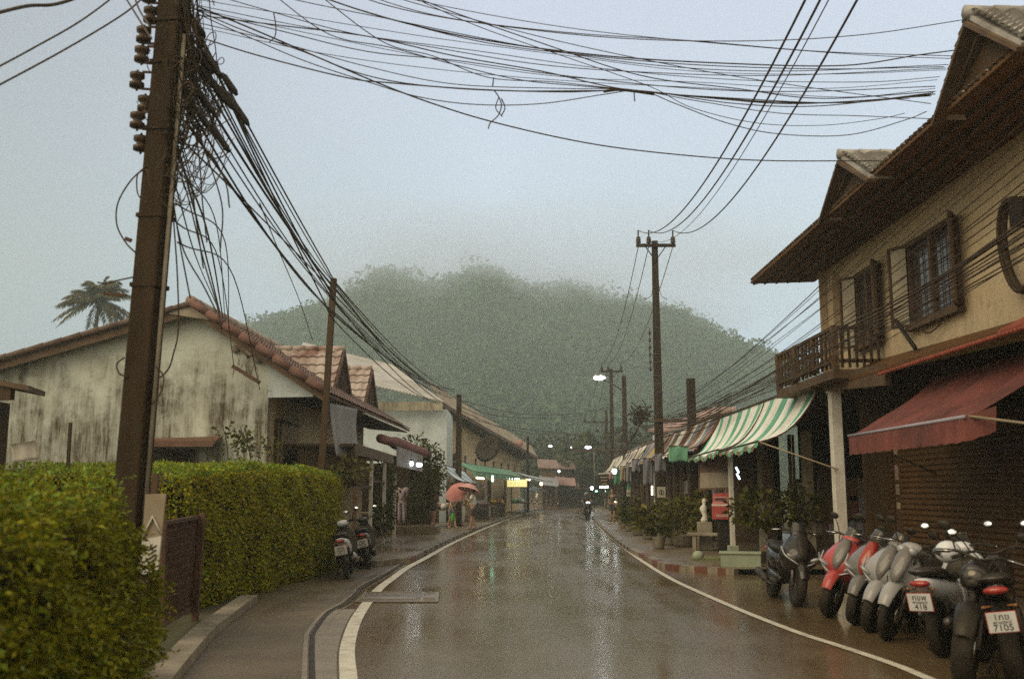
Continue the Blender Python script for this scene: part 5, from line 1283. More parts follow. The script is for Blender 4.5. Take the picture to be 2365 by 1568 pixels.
def ring(cx, cz, hx, hz, y=None, n=16, p=2.6, ax='x'):
    out = []
    for k in range(n):
        a = 2*math.pi*k/n; c, s = math.cos(a), math.sin(a)
        ex = math.copysign(abs(c)**(2/p), c)*hx; ez = math.copysign(abs(s)**(2/p), s)*hz
        out.append((ex, ez))
    return out
def scooter(name, label, group, style='maxi', body='red', accent='blackpl', panel='blackpl', plate=None, lit=False, helmet=False, box=False, steer=0, screen=True):
    t = thing(name, label, 'scooter' if style != 'moto' else 'motorbike', (0,0,0), group)
    BM, AC, PN = PAINT.get(body, M.get(body)), PAINT.get(accent, M.get(accent)), PAINT.get(panel, M.get(panel))
    wb = 1.30; r = .285 if style == 'maxi' else .30; tw = .065 if style == 'maxi' else .045
    if style == 'moto': r, tw, wb = .31, .085, 1.38
    def wheel(cx, nm, y=0):
        m_ = MB(); m_.lathe([(r-.085,-tw*.75),(r-.05,-tw),(r-.015,-tw*.8),(r,-tw*.3),(r,tw*.3),(r-.015,tw*.8),(r-.05,tw),(r-.085,tw*.75)], (cx,y,r), 'y', 28); wo = m_.build(nm, M['tyre'], t)
        m_ = MB(); m_.lathe([(r-.088,-tw*.7),(r-.075,-tw*.72),(r-.075,tw*.72),(r-.088,tw*.7),(r-.10,tw*.3),(r-.10,-tw*.3)], (cx,y,r), 'y', 28)
        m_.lathe([(.001,-.05),(.045,-.05),(.045,.05),(.001,.05)], (cx,y,r), 'y', 12)
        for k in range(5):
            a = k*2*math.pi/5+.3; m_.bar((cx+.03*math.cos(a),y,r+.03*math.sin(a)), (cx+(r-.09)*math.cos(a),y,r+(r-.09)*math.sin(a)), .035,.03, up=(0,1,0))
        m_.build('rim', M['alloy'], wo)
        m_ = MB(); m_.lathe([(.05,-.004),(.10,-.004),(.10,.004),(.05,.004)], (cx,y+.07,r), 'y', 20); m_.build('brake_disc', M['chrome'], wo)
    wheel(0, 'rear_wheel'); wheel(wb, 'front_wheel')
    hx = wb-.20
    m_ = MB()
    for y in (-.085,.085): m_.tube([(wb,y,r),(wb-.10,y,.62)], .026, 8)
    m_.tube([(wb-.10,-.09,.62),(wb-.10,.09,.62)], .03, 8); m_.tube([(wb-.10,0,.60),(hx-.02,0,.98)], .028, 8); m_.build('fork', M['alloy'], t)
    def fender(cx, a0, a1, w_, rr, nm, mt, wtip=.7):
        m_ = MB(); m_.grid(lambda u,v: (cx+(rr+.018*math.sin(v*math.pi))*math.cos(a0+(a1-a0)*u), (v-.5)*w_*(1-(1-wtip)*abs(2*u-1)**3), r+(rr+.045*math.sin(v*math.pi))*math.sin(a0+(a1-a0)*u)), 16, 8, thick=(0,0,.008)); return m_.build(nm, mt, t)
    fender(wb, R(20), R(165), .17 if style != 'moto' else .2, r+.03, 'front_fender', BM if style != 'moto' else M['blackpl'])
    fender(0, R(15), R(150), .16, r+.04, 'rear_fender', M['blackpl'])
    if style != 'moto':
        # front fairing
        rows = [(wb-.16,.44,.07,.12),(wb-.10,.52,.13,.21),(wb-.05,.62,.17,.265),(wb-.04,.71,.175,.28),(wb-.08,.81,.16,.245),(wb-.14,.91,.12,.19),(wb-.20,1.0,.07,.12)] if style == 'maxi' else [(wb-.15,.44,.05,.10),(wb-.12,.55,.07,.17),(wb-.11,.68,.08,.19),(wb-.13,.80,.075,.16),(wb-.18,.92,.06,.10)]
        m_ = MB(); m_.loft([[V((cx+ex-(.10*abs(ey/hy_)**2 if hy_ else 0), ey, z)) for ex, ey in ring(0,0,hx_,hy_)] for cx,z,hx_,hy_ in rows]); ff = m_.build('front_fairing', BM, t)
        # dark centre panel
        m_ = MB(); m_.loft([[V((cx+ex, ey, z)) for ex, ey in ring(0,0,.05,wy)] for cx,z,wy in ((wb+.075,.63,.02),(wb+.095,.71,.06),(wb+.045,.82,.085),(wb-.045,.93,.085),(wb-.11,1.03,.05))]); m_.build('nose_panel', PN, ff)
        # leg shield inner + floor
        m_ = MB(); m_.loft([[V((cx+ex, ey, z)) for ex, ey in ring(0,0,.035,wy,p=4)] for cx,z,wy in ((wb-.42,.30,.16),(wb-.36,.45,.21),(wb-.30,.62,.235),(wb-.26,.78,.20),(wb-.26,.92,.12))]); m_.build('leg_shield', M['blackpl'], t)
        m_ = MB(); m_.box((.58,0,.315), (.62,.36,.07)); m_.build('footboard', M['blackpl'], t, bevel=.02)
        if style == 'maxi':
            m_ = MB(); m_.loft([[V((x, ey, zc+ez)) for ey, ez in ring(0,0,wy,hz)] for x,zc,wy,hz in ((.95,.58,.07,.14),(.80,.52,.09,.16),(.62,.52,.11,.17),(.45,.56,.13,.18))]); m_.build('centre_tunnel', AC, t)
        for sg in (-1,1):
            m_ = MB(); m_.loft([[V((x, sg*(.175+ey), zc+ez)) for ey, ez in ring(0,0,wy,hz,n=10)] for x,zc,wy,hz in ((.98,.34,.012,.03),(.75,.33,.02,.06),(.45,.35,.022,.08),(.2,.42,.012,.04))]); m_.build('side_skirt', BM, t)
    else:
        m_ = MB(); m_.loft([[V((x, ey, zc+ez)) for ey, ez in ring(0,0,wy,hz)] for x,zc,wy,hz in ((1.05,.86,.06,.07),(.95,.88,.13,.12),(.75,.88,.15,.13),(.55,.82,.11,.10),(.48,.78,.07,.06))]); m_.build('fuel_tank', BM, t)
        m_ = MB(); m_.loft([[V((x, ey, zc+ez)) for ey, ez in ring(0,0,wy,hz)] for x,zc,wy,hz in ((1.22,.93,.07,.08),(1.30,.90,.12,.11),(1.36,.88,.11,.10))]); m_.build('headlight_cowl', BM, t)
        m_ = MB(); m_.tube([(1.15,0,.85),(.9,0,.45),(.35,0,.4),(0,0.11,r)], .03, 8); m_.tube([(1.1,0,.8),(.5,0,.68),(-.1,0,.74)], .025, 8); m_.build('frame', M['engine'], t)
    # headlights
    for sg in (-1,1) if style != 'moto' else (0,):
        m_ = MB()
        if style == 'maxi': m_.ell((wb+.075,sg*.155,.675),(.05,.10,.030),14,8,Matrix.Rotation(sg*R(-26),3,'Z') @ Matrix.Rotation(sg*R(22),3,'X'))
        elif style == 'step': m_.ell((hx+.10,sg*.055,1.0),(.05,.06,.05),14,8)
        else: m_.ell((1.38,0,.89),(.04,.085,.08),14,8)
        m_.build('headlight', EM('headlamp_on', (.9,.95,1), 4) if lit else (M['glass'] if style == 'moto' else M['lens']), t)
    if style == 'maxi':
        m_ = MB()
        for sg in (-1,1): m_.tube(catmull([(wb+.11,sg*.03,.575),(wb+.12,sg*.12,.615),(wb+.03,sg*.24,.69),(wb-.10,sg*.275,.80)],5), .012, 6)
        m_.build('trim', M['lens'], t)
    if screen and style == 'maxi':
        m_ = MB(); m_.grid(lambda u,v: (hx+.06-.14*v-.05*(2*u-1)**2, (u-.5)*(.24-.07*v), .97+.20*v), 10, 8, thick=(-.006,0,0)); m_.build('windscreen', M['glass'], t)
    # handlebar group
    bz = 1.04 if style != 'moto' else 1.06; bxx = hx-.10
    m_ = MB(); m_.tube(catmull([(bxx-.10,-.36,bz-.02),(bxx-.03,-.18,bz+.01),(bxx,0,bz-.03),(bxx-.03,.18,bz+.01),(bxx-.10,.36,bz-.02)],5), .013, 8); hb = m_.build('handlebar', M['blackpl'], t)
    for sg in (-1,1):
        m_ = MB(); m_.tube([(bxx-.065,sg*.25,bz),(bxx-.105,sg*.375,bz-.022)], .019, 8); m_.build('grip', M['black'], hb)
        m_ = MB(); m_.tube(catmull([(bxx-.01,sg*.22,bz+.005),(bxx+.01,sg*.28,bz),(bxx-.035,sg*.38,bz-.02)],4), .007, 5); m_.build('brake_lever', M['chrome'], hb)
        m_ = MB(); m_.tube(catmull([(bxx-.04,sg*.20,bz),(bxx-.03,sg*.24,bz+.10),(bxx-.06,sg*.31,bz+.19)],4), .007, 5); ms = m_.build('mirror', M['blackpl'], t)
        rm = Matrix.Rotation(sg*R(8),3,'Z') @ Matrix.Rotation(R(14),3,'Y')
        c = V((bxx-.06,sg*.325,bz+.215)); m_ = MB(); m_.ell(c,(.022,.062,.045),12,8,rm); m_.build('mirror_shell', M['blackpl'], ms)
        m_ = MB(); m_.ell(c+V((-.016,0,0)),(.008,.044,.029),12,8,rm); m_.build('mirror_glass', M['mirror'], ms)
    if style != 'moto':
        m_ = MB(); m_.ell((bxx+.03,0,bz-.03),(.10,.13,.07),14,9); m_.build('handlebar_cover', BM if style == 'step' else AC, t)
    m_ = MB()
    for sg, f_ in ((-1,.9),(1,1.1),(1,.7)): m_.tube(catmull([(bxx-.03,sg*.20*f_,bz),(bxx+.10,sg*.16*f_,bz-.02),(hx+.06,sg*.07,bz-.22),(hx+.0,sg*.04,.70)],5), .006, 5)
    m_.build('control_cable', M['black'], t)
    # tail body
    tz = .62 if style != 'moto' else .70
    m_ = MB(); m_.loft([[V((x, ey, zc+ez)) for ey, ez in ring(0,0,wy,hz)] for x,zc,wy,hz in ((.50,.52,.10,.12),(.38,.55,.145,.16),(.15,.60,.16,.15),(-.12,.66,.145,.11),(-.34,.71,.10,.07),(-.46,.745,.05,.03))] if style != 'moto' else [[V((x, ey, zc+ez)) for ey, ez in ring(0,0,wy,hz)] for x,zc,wy,hz in ((.45,.70,.08,.07),(.2,.72,.11,.07),(-.1,.76,.10,.06),(-.35,.83,.06,.04))]); m_.build('tail_body', BM, t)
    m_ = MB(); s0 = .74 if style != 'moto' else .80
    m_.loft([[V((x, ey, zc+ez)) for ey, ez in ring(0,0,wy,hz)] for x,zc,wy,hz in ((.52,s0-.02,.07,.03),(.44,s0+.01,.12,.05),(.20,s0+.015,.15,.055),(.05,s0+.03,.15,.06),(-.02,s0+.07,.145,.055),(-.22,s0+.09,.125,.05),(-.36,s0+.09,.07,.03))]); m_.build('seat', M['seatv'], t)
    m_ = MB(); m_.tube(catmull([(-.12,-.13,s0+.05),(-.40,-.11,s0+.10),(-.50,0,s0+.11),(-.40,.11,s0+.10),(-.12,.13,s0+.05)],5), .013, 7); m_.build('grab_rail', M['alloy'], t)
    m_ = MB(); m_.ell((-.45,0,.73 if style != 'moto' else .81),(.05,.10,.035),14,8); m_.build('tail_light', M['redlens'], t)
    for sg in (-1,1):
        m_ = MB(); m_.tube([(-.40,sg*.06,.68),(-.43,sg*.11,.68)], .009, 5); m_.ell((-.44,sg*.12,.68),(.022,.020,.015),8,6); m_.build('indicator', M['amber'], t)
    # licence plate
    m_ = MB(); rp = Matrix.Rotation(R(-18),3,'Y'); pc = V((-.50,0,.56)); m_.box(pc, (.006,.22,.17), rp); pl = m_.build('number_plate', M['plate'], t)
    m_ = MB(); m_.box(pc+V((.006,0,0)), (.006,.236,.186), rp); m_.box(pc+V((.085,0,.02)), (.14,.05,.03), rp); m_.build('plate_holder', M['redlens'] if plate else M['blackpl'], t)
    if plate:
        ro = Matrix.Rotation(R(-90),3,'Z') @ Matrix.Rotation(R(90),3,'X'); ro = rp @ ro
        text(plate[0], pl, pc+rp@V((-.0045,0,.045)), ro, .075, M['black'], ex=.001)
        text(plate[1], pl, pc+rp@V((-.0045,0,.0)), ro, .030, M['black'], ex=.001)
        text(plate[2], pl, pc+rp@V((-.0045,0,-.047)), ro, .078, M['black'], ex=.001)
    # engine, exhaust, stand
    m_ = MB()
    if style != 'moto':
        m_.loft([[V((x, .02+ey, zc+ez)) for ey, ez in ring(0,0,wy,hz)] for x,zc,wy,hz in ((.50,.36,.10,.09),(.30,.34,.12,.11),(.05,.30,.09,.09),(-.08,.285,.06,.06))])
    else:
        m_.loft([[V((x, ey, zc+ez)) for ey, ez in ring(0,0,wy,hz,p=4)] for x,zc,wy,hz in ((.95,.42,.10,.12),(.75,.42,.14,.17),(.50,.42,.14,.16),(.35,.42,.09,.10))]); m_.lathe([(.09,.55),(.10,.6),(.10,.7),(.08,.74)], (.68,0,0), 'z', 14)
    m_.build('engine', M['engine'], t)
    m_ = MB(); m_.tube(catmull([(.60,-.10,.25),(.35,-.15,.22),(.15,-.17,.26)],4), .02, 7); m_.tube([(.18,-.17,.26),(.10,-.175,.28),(-.30,-.185,.36),(-.34,-.187,.37)], [.03,.055,.06,.045], 12); ex = m_.build('exhaust', M['engine'] if style != 'moto' else M['alloy'], t)
    m_ = MB(); m_.tube([(-.345,-.187,.371),(-.37,-.188,.376)], [.045,.032], 12); m_.build('exhaust_tip', M['alloy'], ex)
    m_ = MB(); m_.tube([(.0,.10,r),(-.10,.13,.62)], .02, 7); m_.tube([(0,-.10,r),(-.10,-.12,.62)], .02, 7); m_.lathe([(.03,0),(.032,.25)], (-.05,.12,.36), 'z', 8); m_.build('shock_absorber', M['engine'], t)
    m_ = MB(); m_.tube([(.42,.12,.28),(.36,.25,.02)], .012, 6); m_.box((.355,.255,.015), (.05,.04,.012)); m_.build('side_stand', M['engine'], t)
    if box:
        m_ = MB(); m_.box((-.38,0,1.02), (.34,.36,.26)); m_.build('top_case', M['blackpl'], t, bevel=.04)
    if helmet:
        pass
    return t
def park(t, contact, yaw, lean=8, which='front', steer=0):
    """contact: ground point below the front ('front') or rear wheel; yaw: heading angle of the bike"""
    wb = 1.30
    off = V((math.cos(yaw), math.sin(yaw), 0))*(wb if which == 'front' else 0)
    t.location = V(contact) - off
    t.rotation_euler = Matrix((V((1,0,0)),)*0 or [[1,0,0],[0,1,0],[0,0,1]]).to_euler()
    m = Matrix.Rotation(yaw,4,'Z') @ Matrix.Rotation(-R(lean),4,'X')
    t.rotation_euler = m.to_euler()
def yawv(x, y): return math.atan2(y, x)
park(scooter('scooter','glossy black scooter parked beside the pale green planter',None,'maxi','black','black','blackpl'), G(1838,1400), yawv(.0,-1), 9)
GR = 'scooters parked in a leaning row'
park(scooter('scooter','bright red scooter at the end of the leaning row, in front of the white column',GR,'maxi','red','red','grey'), G(1913,1424), yawv(-.62,-.78), 15)
park(scooter('scooter','grey scooter with a red nose panel between the bright red and dull silver ones',GR,'maxi','grey','blackpl','redlens'), G(1972,1441), yawv(-.62,-.78), 15)
park(scooter('scooter','dull silver scooter in the middle of the leaning row',GR,'maxi','silver','grey','grey'), G(2008,1458), yawv(-.66,-.75), 17)
park(scooter('scooter','silver-grey step-through scooter squeezed beside the white one',GR,'step','silver','grey','grey'), G(2048,1478), yawv(-.66,-.75), 14)
park(scooter('scooter','white scooter with its tail, plate and red lamp turned to the road',GR,'maxi','white','white','silver',plate=('กขพ','สุราษฎร์ธานี','418')), V((4.26,10.2,0)), yawv(.64,.77), 3, 'rear')
park(scooter('motorbike','big dark motorbike with a fat front tyre pointing at the road beside the white scooter',None,'moto','black','black','blackpl'), V((3.86,8.85,0)), yawv(-.52,-.85), 9, 'front')
park(scooter('motorbike','dark motorbike with white plate and two bright mirrors at the edge of the view',None,'moto','black','black','blackpl',plate=('1กข','สุราษฎร์ธานี','7105')), V((4.30,8.8,0)), yawv(.45,.89), 8, 'rear')
GL = 'motorbikes parked beside the trimmed hedge'
park(scooter('scooter','pale and black scooter with upright mirrors parked against the trimmed hedge',GL,'step','white','blackpl','blackpl',plate=('ขกฉ','สุราษฎร์ธานี','1911'),steer=0), G(803,1336), yawv(-.10,.99), 11, 'rear')
park(scooter('scooter','dark scooter with maroon tail parked on the road side of the pale one',GL,'step','black','redlens','blackpl',plate=('กลพ','สุราษฎร์ธานี','2226')), G(850,1312), yawv(-.10,.99), 11, 'rear')
# helmet resting on the white scooter's handlebar
p = V((4.47,10.42,1.0))
t = thing('helmet', 'white open-face helmet resting on the seat of the white scooter', 'helmet', p+V((0,0,-.1)))
mb = MB(); mb.ell(p,(.13,.115,.115),18,12); mb.build('shell', PAINT['white'], t)
mb = MB(); mb.grid(lambda u,v: p+V((-.10-.035*math.sin(v*3.14), -.09+.18*u, -.05+.09*v)), 8, 6, thick=(.008,0,0)); mb.build('visor', M['glass'], t)
# rider far down the road uses the same kind of bike
park(scooter('motorbike','dark motorbike with its headlamp lit riding toward the camera down the wet road',None,'step','black','grey','blackpl',lit=True,screen=False), G(1359,1199), yawv(.02,-1), 0, 'front')
# ================================================================ people
M['skin'] = PM('skin', (.30,.18,.125), (.26,.15,.10), 6, .55, world=False); M['hair'] = PM('hair', (.025,.018,.013), (.016,.012,.010), 20, .6, world=False)
def skinmesh(name, nodes, edges, mats, parent, sub=2, root=0, extra=None):
    me = bpy.data.meshes.new(name); me.from_pydata([n[:3] for n in nodes], edges, []); me.update()
    o = bpy.data.objects.new(name+'_tmp', me); C.objects.link(o)
    s = o.modifiers.new('s', 'SKIN'); s.use_smooth_shade = True
    for i, n in enumerate(nodes):
        sv = me.skin_vertices[0].data[i]; rr = n[3]; sv.radius = (rr if isinstance(rr, tuple) else (rr, rr)); sv.use_root = (i == root)
    d = o.modifiers.new('d', 'SUBSURF'); d.levels = sub; d.render_levels = sub
    bpy.context.view_layer.update()
    m2 = bpy.data.meshes.new_from_object(o.evaluated_get(bpy.context.evaluated_depsgraph_get())); bpy.data.objects.remove(o)
    m2.materials.clear(); m2.materials.append(mats)
    if extra:
        bm = bmesh.new(); bm.from_mesh(m2); extra(bm)
        for f in bm.faces: f.smooth = True
        bm.to_mesh(m2); bm.free()
    o = bpy.data.objects.new(name, m2); C.objects.link(o); o.parent = parent; return o
def person(label, base, yaw, h=1.65, shirt=None, trouser=None, hairm=None, pose=None, hat=None, longhair=False, dress=False, group=None):
    """local axes: x forward, y left. pose: dict of joint overrides in units of height 1.65"""
    t = thing('person', label, 'person', (0,0,0), group); k = h/1.65
    J = dict(pelvis=(0,0,.90), waist=(0,0,1.05), chest=(0,0,1.24), neck=(0,0,1.40), head=(.01,0,1.50),
             shL=(0,.17,1.345), shR=(0,-.17,1.345), elL=(-.02,.215,1.08), elR=(-.02,-.215,1.08), wrL=(.05,.22,.85), wrR=(.05,-.22,.85),
             hipL=(0,.09,.87), hipR=(0,-.09,.87), knL=(.02,.10,.47), knR=(.02,-.10,.47), anL=(-.02,.10,.07), anR=(-.02,-.10,.07))
    J.update(pose or {}); J = {a: V(b)*k for a, b in J.items()}
    nodes, edges, ix = [], [], {}
    def nd(nm, p, r): ix[nm] = len(nodes); nodes.append((p[0], p[1], p[2], (r[0]*k, r[1]*k) if isinstance(r, tuple) else r*k)); return ix[nm]
    def ed(a, b): edges.append((ix[a], ix[b]))
    nd('pelvis', J['pelvis'], (.13,.10)); nd('waist', J['waist'], (.115,.09)); nd('chest', J['chest'], (.135,.10)); nd('neck', J['neck'], .05); nd('neck2', J['neck'].lerp(J['head'],.6), .047)
    ed('pelvis','waist'); ed('waist','chest'); ed('chest','neck'); ed('neck','neck2')
    for s in 'LR':
        nd('sh'+s, J['sh'+s], .058); nd('ua'+s, J['sh'+s].lerp(J['el'+s],.5), .046); nd('el'+s, J['el'+s], .037); nd('fa'+s, J['el'+s].lerp(J['wr'+s],.4), .036); nd('wr'+s, J['wr'+s], .025)
        ed('chest','sh'+s); ed('sh'+s,'ua'+s); ed('ua'+s,'el'+s); ed('el'+s,'fa'+s); ed('fa'+s,'wr'+s)
        d = (J['wr'+s]-J['el'+s]).normalized(); a = d.cross(V((1,0,.2))).normalized(); b = d.cross(a).normalized()
        nd('pa'+s, J['wr'+s]+d*.06*k, (.030,.018)); ed('wr'+s,'pa'+s)
        for q, (off, ln) in enumerate(((-.030,.065),(-.010,.080),(.010,.075),(.029,.058))):
            p1 = J['wr'+s]+d*.095*k + a*off*k; nd('f%d%s' % (q,s), p1, .0085); ed('pa'+s, 'f%d%s' % (q,s))
            p2 = p1 + d*ln*.5*k + b*.010*k; nd('g%d%s' % (q,s), p2, .008); ed('f%d%s' % (q,s), 'g%d%s' % (q,s))
            p3 = p2 + d*ln*.4*k + b*.022*k; nd('t%d%s' % (q,s), p3, .007); ed('g%d%s' % (q,s), 't%d%s' % (q,s))
        p1 = J['wr'+s]+d*.055*k + a*-.040*k + b*.012*k; nd('th'+s, p1, .010); ed('pa'+s,'th'+s); nd('tt'+s, p1+d*.045*k+b*.015*k, .008); ed('th'+s,'tt'+s)
        nd('hip'+s, J['hip'+s], .088); nd('tm'+s, J['hip'+s].lerp(J['kn'+s],.5), .074); nd('kn'+s, J['kn'+s], .054); nd('cf'+s, J['kn'+s].lerp(J['an'+s],.35), .052); nd('an'+s, J['an'+s], .034)
        ed('pelvis','hip'+s); ed('hip'+s,'tm'+s); ed('tm'+s,'kn'+s); ed('kn'+s,'cf'+s); ed('cf'+s,'an'+s)
        nd('ft'+s, J['an'+s]+V((.10,0,-.035))*k, (.042,.026)); nd('toe'+s, J['an'+s]+V((.18,0,-.048))*k, (.036,.018)); ed('an'+s,'ft'+s); ed('ft'+s,'toe'+s)
    hd = J['head'] + V((.01,0,.03))*k
    fw = (V((1,0,0)) + (pose or {}).get('_look', V((0,0,0)))).normalized() if False else V((1,0,0))
    def face(bm):
        def el(c, r, rot=None):
            g = bmesh.ops.create_uvsphere(bm, u_segments=16, v_segments=12, radius=1)['verts']
            for v_ in g: v_.co = V(c) + V((v_.co.x*r[0], v_.co.y*r[1], v_.co.z*r[2]))
        el(hd, (.095*k,.076*k,.118*k)); el(hd+V((.035,0,-.062))*k, (.062*k,.054*k,.055*k)); el(hd+V((.097,0,-.022))*k, (.018*k,.014*k,.026*k))
        for sg in (-1,1): el(hd+V((-.005,.078*sg,-.015))*k, (.018*k,.010*k,.030*k))
        el(hd+V((.090,0,-.066))*k, (.012*k,.024*k,.009*k))
    body = skinmesh('body', nodes, edges, M['skin'], t, 2, 0, face)
    m_ = MB()
    for sg in (-1,1): m_.ell(hd+V((.082,.031*sg,.006))*k, (.011*k,.013*k,.009*k), 8, 6)
    m_.build('eye', M['black'], t)
    # clothes: same skeleton, a little thicker, ending at sleeve and hem
    if shirt:
        cn = [(*J['pelvis'].lerp(J['waist'],-.05), (.150*k,.122*k)), (*J['waist'], (.140*k,.112*k)), (*J['chest'], (.155*k,.120*k)), (*J['neck'].lerp(J['chest'],.22), .075*k)]; ce = [(0,1),(1,2),(2,3)]
        for s in 'LR':
            i = len(cn); cn += [(*J['sh'+s], .075*k), (*J['sh'+s].lerp(J['el'+s],.65), .066*k)]; ce += [(2,i),(i,i+1)]
        skinmesh('shirt', cn, ce, shirt, t, 2, 0)
    if trouser:
        lo = .78 if not dress else .5
        cn = [(*J['pelvis'].lerp(J['waist'],.25), (.143*k,.112*k)), (*J['pelvis'], (.152*k,.122*k))]; ce = [(0,1)]
        for s in 'LR':
            i = len(cn); cn += [(*J['hip'+s], .105*k), (*J['hip'+s].lerp(J['kn'+s],.55), .092*k), (*J['kn'+s].lerp(J['hip'+s],.05), .080*k)]; ce += [(1,i),(i,i+1),(i+1,i+2)]
            if dress == 'long': cn.append((*J['an'+s].lerp(J['kn'+s],.15), .062*k)); ce.append((i+2,i+3))
        skinmesh('trousers' if dress == 'long' else 'shorts', cn, ce, trouser, t, 2, 1)
    m_ = MB(); m_.ell(hd+V((-.022,0,.028))*k, (.094*k,.088*k,.108*k), 14, 10)
    if longhair: m_.loft([[hd+V((-.055+ex*1, ey, z))*k for ex, ey in ring(0,0,hx_,hy_,n=10)] for z,hx_,hy_ in ((.05,.05,.08),(-.08,.05,.085),(-.20,.04,.075),(-.28,.02,.05))])
    m_.build('hair', hairm or M['hair'], t)
    if hat:
        m_ = MB(); m_.lathe([(.105*k,.03*k),(.108*k,.08*k),(.09*k,.13*k),(.01,.15*k)], hd+V((-.005,0,.0)), 'z', 16); m_.box(hd+V((.12,0,.035))*k, (.10*k,.15*k,.012)); m_.build('cap', hat, t)
    m_ = MB()
    for s in 'LR': m_.box(J['an'+s]+V((.07,0,-.062))*k, (.27*k,.10*k,.022*k))
    m_.build('sandal', M['black'], t)
    t.location = V(base); t.rotation_euler = (0,0,yaw); t['h'] = h
    return t
def at(t, p): # local point -> world (yaw only)
    return V(t.location) + Matrix.Rotation(t.rotation_euler[2],3,'Z') @ V(p)
def umbrella(label, grip, top, r, mat, tilt=(0,0)):
    grip, top = V(grip), V(top); t = thing('umbrella', label, 'umbrella', grip); ax = (top-grip).normalized()
    q = ax.to_track_quat('Z','Y').to_matrix()
    m_ = MB(); m_.tube([grip-ax*.12, top+ax*.06], .009, 6); m_.build('shaft', M['chrome'], t)
    m_ = MB(); m_.tube(catmull([grip-ax*.12, grip-ax*.20, grip-ax*.24+V((.03,0,0)), grip-ax*.20+V((.055,0,0))],4), .014, 6); m_.build('handle', M['black'], t)
    n = 8
    def fn(u, v):
        a = u*2*math.pi; kk = u*n % 1; rr = r*v*(1-.06*math.sin(kk*math.pi)*v); z = -.36*r*(v**1.9)*1.6 + .05*math.sin(kk*math.pi)*v*r*.9*(1 if v > .05 else 0)*0
        return top + q @ V((rr*math.cos(a), rr*math.sin(a), z - .03*(1-abs(2*kk-1))*0))
    m_ = MB(); m_.grid(fn, 48, 12); m_.build('canopy', mat, t)
    m_ = MB()
    for i in range(n): m_.tube([fn(i/n, v/6)+q@V((0,0,-.008)) for v in range(7)], .005, 4)
    m_.build('rib', M['chrome'], t)
    return t
ped = lambda u, v: G(u, v, .116)
M['lav'] = flat('lavender_fabric', (.38,.31,.34)); M['ltshirt'] = flat('light_shirt', (.56,.57,.53)); M['pinksh'] = flat('pink_fabric', (.33,.18,.16)); M['dkshort'] = flat('dark_shorts', (.05,.045,.05)); M['dkgreen'] = flat('dark_cloth', (.06,.06,.04)); M['greybl'] = flat('bluegrey_cloth', (.12,.13,.15))
# standing figure in a lavender dress-like outfit by the creeper
p = P(928,1201,37.4); p.z = .41; person('person in a long lavender outfit standing among the shrubs with back turned', p, R(70), 1.62, M['lav'], M['lav'], dress='long', longhair=True, pose=dict(wrL=(.12,.16,.95), wrR=(.14,-.15,.97)))
p = P(1001,1212,37.5); p.z = .41; person('person in a pink top standing under the leafy creeper beside the umbrellas', p, R(-120), 1.60, M['pinksh'], M['dkgreen'], pose=dict(anL=(.10,.09,.07), anR=(-.12,-.09,.07), knL=(.08,.1,.47)))
p = ped(1044,1219)
a_ = person('person bending forward under the large red umbrella with a green bag', p, R(-60), 1.62, M['ltshirt'], M['greybl'], pose=dict(waist=(.10,0,1.03), chest=(.24,0,1.17), neck=(.34,0,1.30), head=(.40,0,1.37), shL=(.25,.17,1.25), shR=(.25,-.17,1.25), elL=(.34,.26,1.03), wrL=(.50,.22,1.10), elR=(.36,-.22,1.0), wrR=(.44,-.20,.78), anL=(.14,.1,.07), anR=(-.16,-.1,.07)))
g = at(a_, (.52,.22,1.13)); umbrella('large red umbrella held low over the bending person', g, P(1049,1126,g.y-.62), .52, flat('red_umbrella', (.42,.17,.15)))
hp = at(a_, (.46,-.20,.64)); t = thing('shopping_bag', 'bright green bag hanging from the hand of the bending person', 'bag', hp-V((0,0,.34)))
mb = MB(); mb.loft([[hp+V((ex, ey, z)) for ex, ey in ring(0,0,hx_,hy_,n=10)] for z,hx_,hy_ in ((-.36,.05,.09),(-.30,.08,.13),(-.12,.08,.12),(-.02,.03,.08))]); mb.build('body', flat('green_bag', (.05,.30,.03)), t)
mb = MB(); mb.tube(catmull([hp+V((0,-.06,-.03)),hp+V((0,-.02,.09)),hp+V((0,.02,.09)),hp+V((0,.06,-.03))],4), .008, 5); mb.build('handle', flat('green_handle', (.05,.25,.03)), t)
p = ped(1067,1214); b_ = person('person in pale striped clothes walking between the two umbrellas', p, R(-100), 1.60, M['ltshirt'], M['ltshirt'], dress='long', pose=dict(anL=(.22,.08,.10), anR=(-.20,-.08,.10), knL=(.16,.1,.48)))
p = ped(1092,1222); c_ = person('person in a loose white shirt and dark shorts holding the pink umbrella', p, R(170), 1.66, M['ltshirt'], M['dkshort'], pose=dict(elL=(.10,.22,1.12), wrL=(.24,.10,1.22), elR=(.08,-.24,1.10), wrR=(.26,-.10,1.12), anL=(.08,.09,.07), anR=(-.10,-.09,.07)))
g = at(c_, (.25,.08,1.25)); umbrella('smaller pink umbrella tilted over the person in the white shirt', g, P(1086,1117,c_.location.y+.1), .48, flat('pink_umbrella', (.46,.25,.23)))
# far figures
p = ped(1240,1172); person('distant person standing by the far stalls', p, R(200), 1.65, M['ltshirt'], M['dkgreen'])
p = ped(1228,1174); person('distant person in dark clothes by the far stalls', p, R(170), 1.62, M['dkgreen'], M['dkshort'])
p = ped(1415,1203); person('person in dark clothes standing by the black hanging sign', p, R(-120), 1.66, M['dkgreen'], M['dkshort'])
